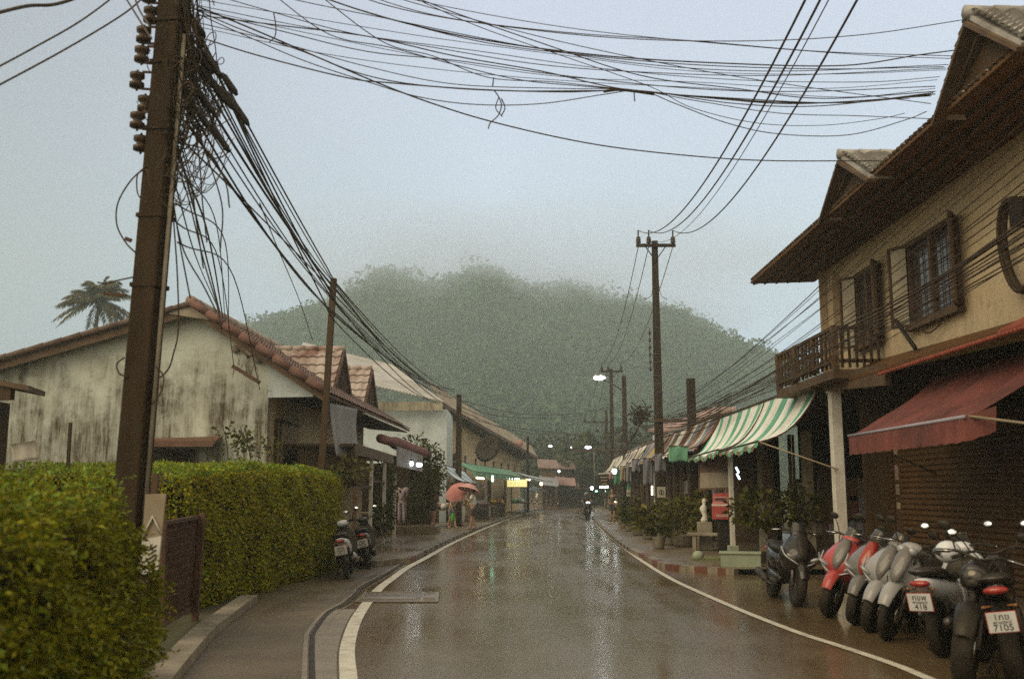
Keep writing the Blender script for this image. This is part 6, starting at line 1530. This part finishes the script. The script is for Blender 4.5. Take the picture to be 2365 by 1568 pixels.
# rider on the far motorbike
bk = [o for o in C.objects if o.get('label', '').startswith('dark motorbike with its headlamp')][0]
c0 = bk.location; rp = person('person in a dark raincoat and helmet riding the distant motorbike', c0, bk.rotation_euler[2], 1.66, M['dkgreen'], M['dkshort'], dress='long', pose=dict(pelvis=(.12,0,.82), waist=(.10,0,.98), chest=(.12,0,1.17), neck=(.15,0,1.33), head=(.20,0,1.44), shL=(.13,.18,1.27), shR=(.13,-.18,1.27), elL=(.38,.30,1.05), elR=(.38,-.30,1.05), wrL=(.72,.31,1.04), wrR=(.72,-.31,1.04), hipL=(.14,.10,.80), hipR=(.14,-.10,.80), knL=(.56,.16,.74), knR=(.56,-.16,.74), anL=(.52,.15,.37), anR=(.52,-.15,.37)))
q = at(rp, (.20,0,1.49)); t = thing('helmet', 'dark helmet worn by the distant motorbike rider', 'helmet', q)
mb = MB(); mb.ell(q, (.14,.125,.135), 14, 10); mb.build('shell', M['greyc'], t)
mb = MB(); mb.ell(q+V((0,-.06,-.0)), (.10,.10,.06), 12, 8); mb.build('visor', M['glass'], t)
# ================================================================ power poles
def insul(m_, p, h=.32, r=.075):
    m_.lathe([(r*.4,0),(r*.6,.03),(r,.05),(r,.09),(r*.7,.11),(r*.95,.14),(r*.95,.18),(r*.65,.2),(r*.85,.23),(r*.8,.27),(r*.3,.30),(r*.3,h)], p, 'z', 10)
M['insul'] = PM('insulator_brown', (.05,.030,.020), (.035,.022,.015), 3, .25, .4)
# big leaning pole beside the hedge
A0, A1 = P(306,1120,9.6), P(402,8,9.6)
dirp = (A1-A0)/(A1.z-A0.z); pb = A0 - dirp*A0.z; pt = A0 + dirp*(9.0-A0.z)
t = thing('power_pole', 'massive square concrete pole smothered in cables, rising out of the hedges', 'utility pole', pb)
mb = MB(); mb.bar(pb, pt, .27, .23, up=(.22,1,0), w2=.245, h2=.21); mb.build('shaft', M['poleconc'], t, bevel=.02)
at_z = lambda z: pb + dirp*z
for z in (3.6,4.3,5.2,5.9,6.35):
    mb = MB(); mb.bar(at_z(z-.02), at_z(z+.02), .285,.245, up=(.22,1,0)); mb.build('band', M['poleconc'], t)
for k in range(8):
    z = 5.05+.23*k; p = at_z(z) + V((-.25+random.uniform(-.05,.05),-.02+random.uniform(-.06,.06),random.uniform(-.03,.03))); m_ = MB(); m_.lathe([(.03,-.08),(.075,-.07),(.075,-.03),(.045,-.01),(.045,.01),(.075,.03),(.075,.07),(.03,.08)], p, 'z', 10); so_ = m_.build('spool_insulator', M['insul'], t)
    m_ = MB(); m_.bar(p+V((.05,0,.09)), p+V((.2,.02,.09)), .02,.02); m_.bar(p+V((.05,0,-.09)), p+V((.2,.02,-.09)), .02,.02); m_.tube([p+V((0,0,-.11)),p+V((0,0,.11))], .012, 5); m_.build('bracket', M['rust'], so_)
mb = MB(); mb.tube([at_z(1.0)+V((.158,-.05,0)), at_z(6.2)+V((.15,-.05,0))], .022, 7); mb.build('conduit', M['conc'], t)
for z, r in ((1.62,.03),(4.05,.05),(3.5,.04)):
    m_ = MB(); m_.bar(at_z(z)+V((-.2,-.05,0)), at_z(z)+V((-.42 if z < 3.55 else -.26,-.05,.02)), r*.7); m_.build('step_bolt', M['rust'], t)
def power_pole(label, base, ztop, w0, w1, arm=None, armz=None, offs=(), yaw=0, group=None, extra=True):
    t = thing('power_pole', label, 'utility pole', base, group)
    m_ = MB(); m_.bar(base, V((base.x,base.y,ztop)), w0, w0*.9, up=(0,1,0), w2=w1, h2=w1*.9); m_.build('shaft', M['poleconc'], t, bevel=.012)
    tops = []
    if arm:
        c = V((base.x,base.y-.14,armz)); dx = V((math.cos(yaw),math.sin(yaw),0))
        m_ = MB(); m_.bar(c+dx*arm[0], c+dx*arm[1], .11,.12); m_.bar(c+dx*arm[0]*.55, c+V((0,.02,-.62)), .035); m_.bar(c+dx*arm[1]*.55, c+V((0,.02,-.62)), .035); m_.build('crossarm', M['poleconc'], t)
        for o in offs:
            m_ = MB(); p = c+dx*o+V((0,0,.06)); insul(m_, p, .55, .105); m_.build('insulator', M['insul'], t); tops.append(p+V((0,0,.55)))
    return t, tops
b = G(1527,1236); b.z = 0; ztop = P(1512,557,b.y).z
mainp, MT = power_pole('tall square pole with three-insulator crossarm standing among the potted plants', b, ztop, .36, .22, (-.75,.80), P(1512,569,b.y).z, (-.66,-.25,.70))
MP = b
for k in range(5):
    mb = MB(); mb.box(V((b.x,b.y,5.4+.32*k+(.0 if k<3 else .2))), (.34,.32,.025)); mb.build('band', M['alloy'], mainp)
mb = MB(); mb.bar(V((b.x-.3,b.y-.15,6.2)), V((b.x-.3,b.y-.15,7.9)), .03); mb.build('rack', M['rust'], mainp)
for k in range(6):
    m_ = MB(); m_.lathe([(.02,-.06),(.06,-.05),(.035,0),(.06,.05),(.02,.06)], V((b.x-.3,b.y-.22,6.3+.28*k)), 'z', 8); m_.build('spool_insulator', M['insul'], mainp)
mb = MB(); zc = P(1530,972,b.y).z; mb.bar(V((b.x-.2,b.y-.2,zc)), V((b.x+1.2,b.y-.2,zc)), .10); mb.build('cable_arm', M['rust'], mainp)
mb = MB(); mb.tube(catmull([V((b.x-.45,b.y,9.05)),V((b.x-.2,b.y-.1,9.2)),V((b.x-.12,b.y-.1,9.6))],4), .012, 4); mb.tube(catmull([V((b.x+.45,b.y,9.05)),V((b.x+.2,b.y-.1,9.2)),V((b.x+.12,b.y-.1,9.6))],4), .012, 4); mb.build('stay_hook', M['alloy'], mainp)
b2 = V((P(1415,1100,72).x, 72, 0)); z2 = P(1415,852,72).z
p2, T2 = power_pole('second crossarm pole standing farther along the shop row', b2, z2, .34, .22, (-.75,.85), P(1415,858,72).z, (-.68,-.22,.72))
b3 = V((P(1445,1100,60).x, 60, 0)); z3 = P(1443,868,60).z
p3, _ = power_pole('plain pole without crossarm that holds the bright street lamp', b3, z3, .34, .24)
b4 = V((P(1402,1100,92).x, 92, 0)); z4 = P(1400,948,92).z
p4, T4 = power_pole('distant low pole with a crossarm reaching over the road', b4, z4, .32, .24, (-2.2,.3), P(1400,975,92).z, (-2.0,-1.1,-.1), extra=False)
bL = V((P(1059,1080,45).x, 45, .1)); power_pole('grey pole in front of the long tan building', bL, P(1058,911,45).z, .30, .22)
bL2 = V((P(1219,1080,76).x, 76, .1)); power_pole('slim pole at the far end of the green awning', bL2, P(1219,1006,76).z, .22, .18)
bL3 = V((P(1313,1130,118).x, 118, .1)); power_pole('farthest thin pole in the middle of the street end', bL3, P(1313,1000,118).z, .26, .2)
p = P(1598,985,35.4); tq = P(1597,874,35.4)
power_pole('short bare dark post rising behind the multicoloured awnings', V((p.x,35.4,0.1)), tq.z, .30, .28)
# ================================================================ street lamps (lit)
M['lampon'] = EM('street_lamp_light', (.86,.95,1), 4.5)
def street_lamp(label, a, head, Y, r=.2, pole=False, group=None):
    A, Hd = P(*a, Y), P(*head, Y); t = thing('street_lamp', label, 'street lamp', A, group)
    m_ = MB(); m_.tube(catmull([A, A.lerp(Hd,.5)+V((0,0,.06)), Hd],5), .045, 7); 
    if pole: m_.tube([V((A.x,A.y,.1)), A], .06, 7)
    m_.build('arm', M['alloy'], t)
    d = (Hd-A).normalized(); m_ = MB(); m_.bar(Hd-d*r*.6+V((0,0,.05)), Hd+d*r*2.2+V((0,0,.05)), r*.9,.10); m_.build('housing', M['conc'], t, bevel=.03)
    m_ = MB(); m_.ell(Hd+d*r*.9-V((0,0,.03)), (r*1.4,r*.7,r*.55), 12, 8); m_.build('lens', M['lampon'], t)
street_lamp('bright street lamp on a long arm reaching over the road', (1442,905), (1392,876), 59.7, .26)
street_lamp('small lit street lamp above the dark trees at the street end', (1372,1043), (1362,1035), 96, .22, True)
street_lamp('faint lit street lamp over the far tan roofs', (1283,1060), (1272,1032), 112, .15, True)
street_lamp('faint lit street lamp beside the farthest thin pole', (1330,1060), (1322,1034), 116, .13, True)
# ================================================================ cables
def cable(pts, r, label, group, name='overhead_cable', n=5, smooth=8):
    m_ = MB(); m_.tube(catmull(pts, smooth) if len(pts) > 2 else pts, r, n); return tag(m_.build(name, M['cable']), label, 'cable', group)
def traced(uv, Y0, Y1, r, label, group, **k):
    n = len(uv); us = [q[0] for q in uv]; tot = us[-1]-us[0]
    if abs(tot) < 40: fr = [i/(n-1) for i in range(n)]
    else: fr = [(q-us[0])/tot for q in us]
    return cable([P(u, v, Y0+(Y1-Y0)*f) for (u, v), f in zip(uv, fr)], r, label, group, **k)
# --- spans over the street, from the big pole to the deep eave
GS = 'cables crossing high over the street'
LS = 'thin black cable sagging across the sky from the cable-laden pole to the deep eave'
cross = [
 ([(700,-60),(900,15),(1150,60),(1450,90),(1750,95),(2000,80),(2235,45)], .009),
 ([(760,-40),(1000,35),(1300,75),(1600,95),(1900,120),(2200,130)], .008),
 ([(830,-30),(1050,20),(1350,70),(1700,105),(2000,128),(2195,136)], .007),
 ([(600,-60),(850,30),(1100,90),(1400,130),(1700,148),(1950,152),(2120,128),(2220,115)], .013),
 ([(560,-70),(820,20),(1100,95),(1350,128),(1600,150),(1900,160),(2180,155)], .009),
 ([(420,-80),(640,-10),(900,45),(1200,105),(1500,150),(1800,165),(2190,150)], .008),
 ([(430,-30),(600,20),(800,75),(1000,110),(1250,150),(1500,168),(1800,175),(2185,158)], .008),
 ([(440,10),(700,62),(900,92),(1100,118),(1400,160),(1700,185),(2000,190),(2170,178)], .007),
 ([(440,20),(640,70),(850,120),(1050,140),(1300,175),(1600,205),(1850,212),(2160,200)], .009),
 ([(450,35),(650,60),(850,85),(1050,130),(1250,165),(1450,208),(1700,228),(1950,238),(2160,218)], .011),
 ([(455,25),(560,70),(700,120),(830,170),(960,196),(1150,210),(1400,210),(1500,212),(1700,240),(1900,245),(2155,215)], .010),
 ([(440,80),(600,130),(800,180),(900,192),(1100,207),(1300,213),(1460,210),(1650,228),(1850,240),(2150,222)], .012),
 ([(620,-20),(760,80),(900,110),(1050,150),(1200,185),(1350,200),(1480,211),(1700,232),(1950,238),(2150,218)], .009),
 ([(700,-40),(880,95),(1000,130),(1130,180),(1280,190),(1450,208),(1600,222),(1850,238),(2100,228)], .009),
 ([(450,30),(560,80),(700,140),(850,190),(970,225),(1100,242),(1250,240),(1400,218),(1480,210),(1560,240),(1680,285),(1800,310),(1960,312),(2090,278),(2140,258)], .009),
 ([(900,-30),(1100,60),(1300,130),(1500,200),(1600,250),(1750,285),(1900,290),(2030,275),(2090,262)], .008),
 ([(445,50),(650,100),(850,155),(1050,195),(1300,205),(1460,208),(1600,232),(1800,262),(1980,268),(2150,275)], .008),
 ([(455,15),(600,75),(750,140),(880,195),(1000,240),(1130,280),(1300,320),(1450,345),(1650,365),(1800,372),(2000,372),(2060,374)], .014),
 ([(440,18),(700,75),(1000,135),(1300,178),(1600,190),(1900,205),(2165,185)], .006),
 ([(430,-5),(700,40),(1000,88),(1300,128),(1600,165),(1900,172),(2185,162)], .006),
 ([(445,60),(750,125),(1050,165),(1350,190),(1650,205),(1950,225),(2160,205)], .006),
 ([(700,-70),(1000,20),(1300,98),(1600,160),(1850,200),(2150,240)], .008),
 ([(820,-60),(1050,30),(1250,100),(1480,175),(1700,205),(1900,228),(2160,212)], .010),
]
for i, (uv, r) in enumerate(cross):
    yb = 11.4 if uv[-1][0] > 2120 else 14.5
    traced(uv, 9.6 + (uv[0][0]-440)/1700*2, yb, r*.64, LS if i != 17 else 'lowest thick cable dipping across the sky to the small far dormer', GS if i != 17 else None)
# bundle tie and dangling ends
traced([(1395,212),(1430,208),(1470,212),(1510,218)], 10.6, 10.8, .018, 'thick taped knot where the crossing cables bunch together', None, name='cable_tie')
GD = 'loose cable ends dangling from the crossing cables'
for uv in ([(1140,208),(1152,225),(1158,245),(1150,268),(1132,285),(1128,298)], [(1152,225),(1145,250),(1160,270)], [(1158,228),(1166,250),(1158,268)], [(1140,180),(1138,200)], [(632,30),(637,60),(635,85),(622,98)], [(1464,212),(1466,235)]):
    traced(uv, 10.4, 10.4, .007 if uv[0][0] != 1152 else .006, 'short loose cable end dangling from the crossing cables', GD)
# --- three power lines coming over the camera to the crossarm pole
for i, ((u, v), top) in enumerate((((1880,-40),MT[0]), ((1915,-40),MT[1]), ((2002,-40),MT[2]))):
    q = [(1640,360),(1660,350),(1740,372)][i]; m_ = [(1500,530),(1530,528),(1610,500)][i]
    near = P(u, v, 10.5); L = []
    for k in range(25):
        f = k/24; pnt = near.lerp(top, f); L.append(pnt + V((0,0,-1.9*4*f*(1-f)*.55)))
    cable(L, .016, 'power line swooping from above the street down to the crossarm of the tall pole', 'power lines to the crossarm pole', smooth=2)
near = P(1935,-40,10.5); tp = V((MP.x-.1,MP.y,ztop))
cable([near.lerp(tp,k/20)+V((0,0,-1.9*4*(k/20)*(1-k/20)*.5)) for k in range(21)], .008, 'thin earth wire running beside the power lines to the pole top', None, smooth=2)
# --- crossarm pole to the second pole
for a, b_ in zip(MT, T2):
    A = a - V((0,0,.62)); L = [A.lerp(b_, k/16)+V((0,0,-1.1*4*(k/16)*(1-k/16))) for k in range(17)]
    cable(L, .016, 'power line sagging from the crossarm pole to the second pole', 'power lines between the two crossarm poles', smooth=2)
for a, b_ in zip(T2, T4):
    cable([a.lerp(b_, k/10)+V((0,0,-.5*4*(k/10)*(1-k/10))) for k in range(11)], .016, 'power line dropping from the second pole to the distant low pole', 'power lines beyond the second pole', smooth=2)
# --- bundle along the ochre house to the main pole
GR_ = 'cables running along the ochre house to the crossarm pole'; LR_ = 'black cable running along the ochre house wall toward the crossarm pole'
random.seed(5)
vv = [150,190,232,262,300,330,352,382,405,428,447,470,492,515,538,560,590]
for i, v in enumerate(vv):
    a = P(2420, v-30, 10.2+random.uniform(-.2,.4)); f_ = (v-150)/440
    e = P(1560+random.uniform(-20,30), 925+48*f_+random.uniform(-6,6), MP.y-.2)
    sg = random.uniform(.05,.35)+.25*f_
    cable([a.lerp(e,k/16)+V((0,0,-sg*4*(k/16)*(1-k/16))) for k in range(17)], random.choice((.006,.008,.010)), LR_, GR_, smooth=2)
GB = 'thick cable bundle along the balcony'; LB = 'thick black cable in the bundle drooping past the balcony to the crossarm pole'
for i in range(8):
    uv = [(2420,470+i*14),(2230,600+i*10),(2060,700+i*9),(1930,765+i*7),(1800,850+i*6),(1700,905+i*4),(1620,945+i*4),(1535,962+i*4)]
    uv = [(u, v+random.uniform(-4,4)) for u, v in uv]; Ys = [PX(u, v, 5.35).y if k < 6 else None for k, (u, v) in enumerate(uv)]
    Ys[6] = 31; Ys[7] = MP.y-.3; Ys = [min(y, 36) for y in Ys]
    cable([P(u,v,y) for (u,v), y in zip(uv, Ys)], .014 if i < 2 else .009, LB, GB)
GM = 'tangled cables between the crossarm pole and the shop row'
for i in range(12):
    a = P(1690, 905+i*5, 29); c1 = P(1600, 955+i*4+random.uniform(-6,6), 32); e = P(1535, 962+i*4, MP.y-.3); z = P(1478+random.uniform(-6,6), 968+i*2.5+random.uniform(-8,8), 41)
    cable([a, c1, e, z], .016 if i % 3 == 0 else .010, 'cable in the tangle hung low around the crossarm pole', GM)
mb = MB(); random.seed(9)
for k in range(70):
    p = P(1478+random.gauss(0,9), 962+random.gauss(0,9), 41); q = p+V((random.gauss(0,.22),random.gauss(0,.2),random.gauss(0,.2))); mb.tube(catmull([p,p.lerp(q,.5)+V((random.gauss(0,.1),0,random.gauss(0,.12))),q],3), .022, 4)
tag(mb.build('cable_tangle', M['cable']), 'bushy dark clump of cable ends at the end of the low tangle', 'cable tangle')
for i in range(6):
    cable([P(1478+i*2,970,41), P(1470-i*3,1000+i*3,44), P(1448-i*2,1030+i*2,52), P(1440,1020+i*5,58)], .022, 'cable curving down from the tangle toward the lamp pole', 'cables between the tangle and the lamp pole')
for i in range(5):
    cable([P(1445,1005+i*6,60), P(1432,1030+i*4,64), P(1416,1000+i*12,71.7)], .022, 'slack cable looped between the lamp pole and the second pole', 'slack cables between the far poles')
mb = MB(); mb.bar(V((b2.x-3.2,71.8,P(1400,1040,72).z)), V((b2.x+1.2,71.8,P(1400,1040,72).z)), .08); mb.build('cable_arm', M['rust'], p2)
# --- fan of cables from the big pole down the house side, past the thin post
GF = 'cables fanning from the cable-laden pole down past the thin rusty post'; LF = 'black cable slanting from the cable-laden pole down past the thin rusty post'
random.seed(12)
starts = [(430,20),(440,50),(445,85),(440,120),(450,150),(438,170),(445,200),(440,230),(450,60),(446,110),(442,255),(436,290),(440,35)]
for i, (u, v) in enumerate(starts):
    f_ = i/len(starts); a = P(u, v, 9.7)
    mid = P(773+random.uniform(-6,14), 652+i*7+random.uniform(-6,6), 19.2); e = P(1030+random.uniform(-25,40), 905+random.uniform(-8,40), 44)
    sg = random.uniform(.05,.3)
    L = [a.lerp(mid,k/10)+V((0,0,-sg*4*(k/10)*(1-k/10))) for k in range(11)]+[mid.lerp(e,k/10)+V((0,0,-.35*4*(k/10)*(1-k/10))) for k in range(1,11)]
    cable(L, random.choice((.010,.013,.017)) , LF, GF, smooth=2)
traced([(405,310),(520,420),(620,520),(700,600),(765,668)], 9.7, 19.2, .012, 'single steep cable below the fan, ending at the thin rusty post', None)
traced([(600,470),(640,570),(690,690),(722,785)], 11, 22.6, .008, 'lone thin wire dropping to the tiled dormer roof', None)
# service drops to the white house
GV = 'service wires drooping from the cable-laden pole to the white house'
for i, (e, c1) in enumerate((((508,722),(468,560)), ((515,735),(480,540)), ((520,745),(500,520)), ((505,715),(455,600)), ((528,760),(520,560)), ((540,845),(505,600)), ((600,900),(540,640)))):
    cable([P(398+i*2,290+i*45,9.7), P(c1[0],c1[1],15), P(e[0],e[1],21.8)], .014 if i < 2 else .009, 'slack service wire drooping from the cable-laden pole to the white gable', GV)
for i, uv in enumerate(([(395,420),(402,520),(410,640),(412,760),(400,820),(390,850),(372,870),(352,880)], [(398,450),(415,560),(430,640),(440,690)], [(400,480),(425,580),(470,660),(500,720)], [(398,360),(430,440),(470,600),(500,700),(512,760)], [(412,180),(455,330),(468,470),(478,560)], [(420,220),(470,340),(512,470),(510,560),(508,580)], [(408,300),(440,420),(455,520),(470,620)], [(405,330),(480,350),(520,420),(530,480)])):
    traced(uv, 9.7, 9.9, .008, 'loose wire hanging beside the cable-laden pole', 'loose wires hanging beside the cable-laden pole')
for i, uv in enumerate(([(336,385),(300,420),(272,470),(270,520),(290,560),(312,583)], [(308,640),(270,648),(245,655),(225,652)], [(288,825),(270,840),(275,862),(295,870)], [(350,935),(372,905),(378,870),(360,845)])):
    traced(uv, 9.5, 9.5, .008, ('thin wire looping out from the far side of the cable-laden pole', 'thin wire leading from the cable-laden pole toward the palm', 'small cable loop tied low on the cable-laden pole', 'short curved wire low on the house side of the cable-laden pole')[i], None)
# dark snarl of splices and clamps on the pole
mb = MB(); random.seed(21)
fan_end = P(772, 660, 19.2)
for k in range(150):   # arcs that leave the pole and are tied to the fan farther out
    z = random.uniform(4.4,7.7); p = at_z(z)+V((random.uniform(.05,.2), random.uniform(-.25,.05), 0))
    q = P(440+random.uniform(-15,15), random.uniform(30,270), 9.7).lerp(fan_end, random.random()**1.6*.16); L_ = (q-p).length
    sg = L_*random.uniform(.06,.38)
    mb.tube(catmull([p+(q-p)*f_+V((random.gauss(0,.015),random.gauss(0,.03),-sg*4*f_*(1-f_)+random.gauss(0,.02))) for f_ in (0,.2,.4,.6,.8,1)],4), random.choice((.004,.005,.006,.009)), 5)
for k in range(46):    # coils and tails
    z = random.uniform(4.6,7.3); p = at_z(z)+V((random.uniform(-.12,.45), random.uniform(-.3,.0), 0)); r_ = random.uniform(.06,.18)
    a0 = random.uniform(0,6.28); n_ = random.randrange(6,14)
    mb.tube(catmull([p+V((r_*.7*math.cos(a0+i*.7)+.012*i, random.uniform(-.02,.02), r_*math.sin(a0+i*.7)-.02*i)) for i in range(n_)],4), random.choice((.004,.005,.007)), 5)
tag(mb.build('cable_tangle', M['cable']), 'dense dark snarl of cables wrapped round the massive pole', 'cable tangle')
GC = 'splice boxes hung on the fan of cables'
for (u,v,L_) in ((470,140,.30),(500,205,.34),(550,255,.34),(508,320,.30),(465,270,.24),(430,215,.26),(420,80,.3),(480,180,.26),(520,225,.28),(425,140,.25),(540,240,.26),(455,60,.26),(490,150,.3),(445,185,.24),(530,195,.24),(475,235,.28)):
    p = P(u,v,9.9); a = p+V((-L_*.35,0,L_*.5)); b_ = p+V((L_*.35,0,-L_*.5)); m_ = MB(); m_.tube([a,a.lerp(b_,.15),a.lerp(b_,.85),b_], [.014,.034,.034,.014], 8); tag(m_.build('splice_box', M['black']), 'black torpedo-shaped splice box hung among the fanned cables', 'splice box', GC)
# --- cables in the upper corner
GA = 'cables leaving the pole toward the picture edge'
for uv, r in (([(310,-60),(150,5),(60,15),(-60,45)], .016), ([(330,-60),(200,40),(80,110),(-60,185)], .009), ([(345,-20),(290,30),(150,115),(-60,228)], .009), ([(300,-40),(320,20),(345,60)], .009), ([(280,-20),(330,60),(350,90)], .009)):
    traced(uv, 9.4, 7.5, r, 'cable leaving the cable-laden pole away from the street', GA)
# --- low cables across the far street
for uv in ([(1068,930),(1150,960),(1300,965),(1404,945)], [(1065,925),(1200,955),(1330,955),(1404,940)], [(1066,940),(1180,985),(1300,1000),(1410,1010)], [(1080,965),(1220,1000),(1310,1004),(1410,1012)], [(1068,950),(1150,985),(1222,1008)]):
    traced(uv, 45, 72 if uv[-1][0] > 1300 else 76, .018, 'thin cable strung low across the far street', 'cables across the far street')
# ================================================================ street end: trees, far shops, cone
def tree(name, label, base, h, r, n, size, mat, group=None):
    t = thing(name, label, 'tree', base, group); base = V(base); th = h*.45
    m_ = MB(); m_.tube([base, base+V((.1,0,th*.6)), base+V((0,0,th))], [h*.03,h*.024,h*.018], 8)
    limbs = []
    for k in range(6):
        a = k*1.05+random.random(); e = base+V((math.cos(a)*r*.6, math.sin(a)*r*.6, th+h*.22+random.random()*h*.2)); limbs.append(e)
        m_.tube(catmull([base+V((0,0,th*.85)), base.lerp(e,.5)+V((0,0,th*.5)), e],3), [h*.014]*3+[h*.01]*3+[h*.004], 5)
    m_.build('trunk', M['bark'], t)
    cs, ds = [], []; cl = [e+V((0,0,r*.1)) for e in limbs]+[base+V((0,0,h*.8)), base+V((r*.2,0,h*.62))]
    for _ in range(n):
        c = random.choice(cl); d = V((random.gauss(0,1),random.gauss(0,1),random.gauss(0,1))).normalized(); cs.append(c+V((d.x*r*.5,d.y*r*.5,d.z*r*.42))*random.uniform(.5,1.05)); ds.append(d+V((random.gauss(0,.6),random.gauss(0,.6),random.gauss(0,.6))))
    fast_mesh('crown', leaf_quads(np.array([tuple(x) for x in cs]), np.array([tuple(x) for x in ds]), RNG.uniform(.6,1.3,n)*size, .6), 4, [mat], parent=t)
    return t
M['ftree'] = LEAF('far_leaf', [(.022,.028,.010),(.04,.045,.014),(.055,.058,.018)], .15)
M['ytree'] = LEAF('far_yellow_leaf', [(.04,.045,.012),(.075,.075,.02),(.10,.095,.03)], .15)
random.seed(31)
for u, v, Y, r, lab, mt in ((1285,1060,128,5.5,'dark tree behind the far red canopy','ftree'),(1325,1052,140,6.5,'tallest dark tree closing the street end','ftree'),(1362,1062,132,5,'dark tree behind the small lit street lamp','ftree'),(1268,1080,150,5,'dark tree at the far end of the tan building','ftree'),(1348,1098,120,4,'yellow-green tree low at the street end','ytree'),(1390,1058,112,4.5,'dark tree beyond the second crossarm pole','ftree'),(1310,1085,122,3.6,'small dark tree above the far pink canopies','ftree'),(1450,1040,100,5,'dark tree behind the farthest shop roofs','ftree')):
    p = P(u, v, Y); tree('tree', lab, V((p.x,Y,0)), p.z*1.12, r, 900, .85, M[mt])
# curved building line closing the street
def farshop(label, u0, u1, v0, Y, wm, am, sg=-1):
    a, b = P(u0, 1160, Y), P(u1, 1160, Y); zt = P(u0, v0, Y).z; t = thing('far_shop', label, 'shop', V(((a.x+b.x)/2, Y, .1)))
    m_ = MB(); m_.box(((a.x+b.x)/2, Y+2, zt/2+.6), (b.x-a.x, 4, zt+1.2)); m_.build('wall', wm, t)
    m_ = MB(); m_.prism([V((a.x-.3,Y-1.5,zt-.5)), V((b.x+.3,Y-1.5,zt-.7)), V((b.x+.3,Y+.1,zt+.2)), V((a.x-.3,Y+.1,zt+.4))], (0,0,.06)); m_.build('awning', am, t)
    for k in range(3):
        x = a.x+(b.x-a.x)*(k+.5)/3; m_ = MB(); m_.box((x,Y-.02,1.25), ((b.x-a.x)*.22,.06,2.1)); m_.build('door', M['dark'], t)
    m_ = MB(); m_.prism([V((a.x-.4,Y-.4,zt+1.2)), V((b.x+.4,Y-.4,zt+1.1)), V((b.x+.4,Y+4.4,zt+2.1)), V((a.x-.4,Y+4.4,zt+2.2))], (0,0,.1)); m_.build('roof', M['rooftile'], t)
    return t
farshop('dim far shop with grey front at the bend of the street',1252,1282,1108,104,M['brownwood'],M['greyc'])
farshop('far shop with long pink canopy at the street end',1286,1322,1108,110,M['darkwood'],M['pinkc'])
farshop('far shop with short pink canopy next to the motorbike rider',1322,1352,1118,118,M['darkwood'],M['pinkc'])
farshop('far dark shop straight behind the motorbike rider',1352,1392,1128,124,M['dark'],M['whitec'])
for (u,v,Y,r,mt,lab) in ((1367,1127,100,.16,'bulb','bluish bulb glowing behind the motorbike rider'),(1250,1117,95,.14,'warmbulb','warm bulb glowing at the bend of the street'),(1291,1088,105,.12,'bulb','pale bulb glowing above the far pink canopy')):
    lamp(u,v,Y,r,lab,M[mt])
for (u0,u1,v,Y,lab) in ((1372,1380,1134,100,'faint green lit tube under the far dark shop awning'),(1398,1406,1134,92,'faint green lit tube beside the black hanging sign')):
    tubelamp(lab, P(u0,v,Y), P(u1,v,Y), M['greenlit'], .06)
p = P(1234,1124,82); t = thing('parasol', 'small pale parasol over the farthest stall', 'parasol', V((p.x,82,.1)))
mb = MB(); mb.lathe([(.95,-.30),(.97,-.33),(.55,-.12),(.02,.05)], p, 'z', 16); mb.build('canopy', M['bluec'], t)
mb = MB(); mb.tube([V((p.x,82,.1)), p], .03, 6); mb.build('pole', M['white'], t)
# traffic cone, pots and low clutter along the far pavement
p = G(1288,1172); p = P(1288,1172,p.y); t = thing('traffic_cone', 'small red traffic cone on the road edge at the bend', 'traffic cone', V((p.x,p.y,0)))
mb = MB(); mb.lathe([(.20,.03),(.17,.06),(.10,.45),(.05,.78),(.03,.80)], V((p.x,p.y,0)), 'z', 14); mb.build('cone', M['redc'], t)
mb = MB(); mb.lathe([(.118,.36),(.093,.50)], V((p.x,p.y,0.0)), 'z', 14); mb.build('stripe', M['white'], t)
mb = MB(); mb.box((p.x,p.y,.02), (.46,.46,.04)); mb.build('base', M['black'], t)
for (u,v,lab) in ((1128,1188,'slatted dark display rack beside the pale bench'),(1150,1182,'low pale crate in front of the fruit stall'),(1175,1178,'stacked crate beside the yellow lit stall')):
    p = G(u, v, .116); t = thing('crate', lab, 'crate', p); m_ = MB()
    for k in range(4):
        m_.box(p+V((0,-.25,.09+.13*k)), (.6,.025,.09)); m_.box(p+V((0,.25,.09+.13*k)), (.6,.025,.09)); m_.box(p+V((-.3,0,.09+.13*k)), (.025,.5,.09)); m_.box(p+V((.3,0,.09+.13*k)), (.025,.5,.09))
    m_.build('slats', M['palewood'], t); m_ = MB()
    for a,b in ((-1,-1),(1,-1),(1,1),(-1,1)): m_.box(p+V((a*.27,b*.22,.27)), (.05,.05,.54))
    m_.build('corner_post', M['brownwood'], t)
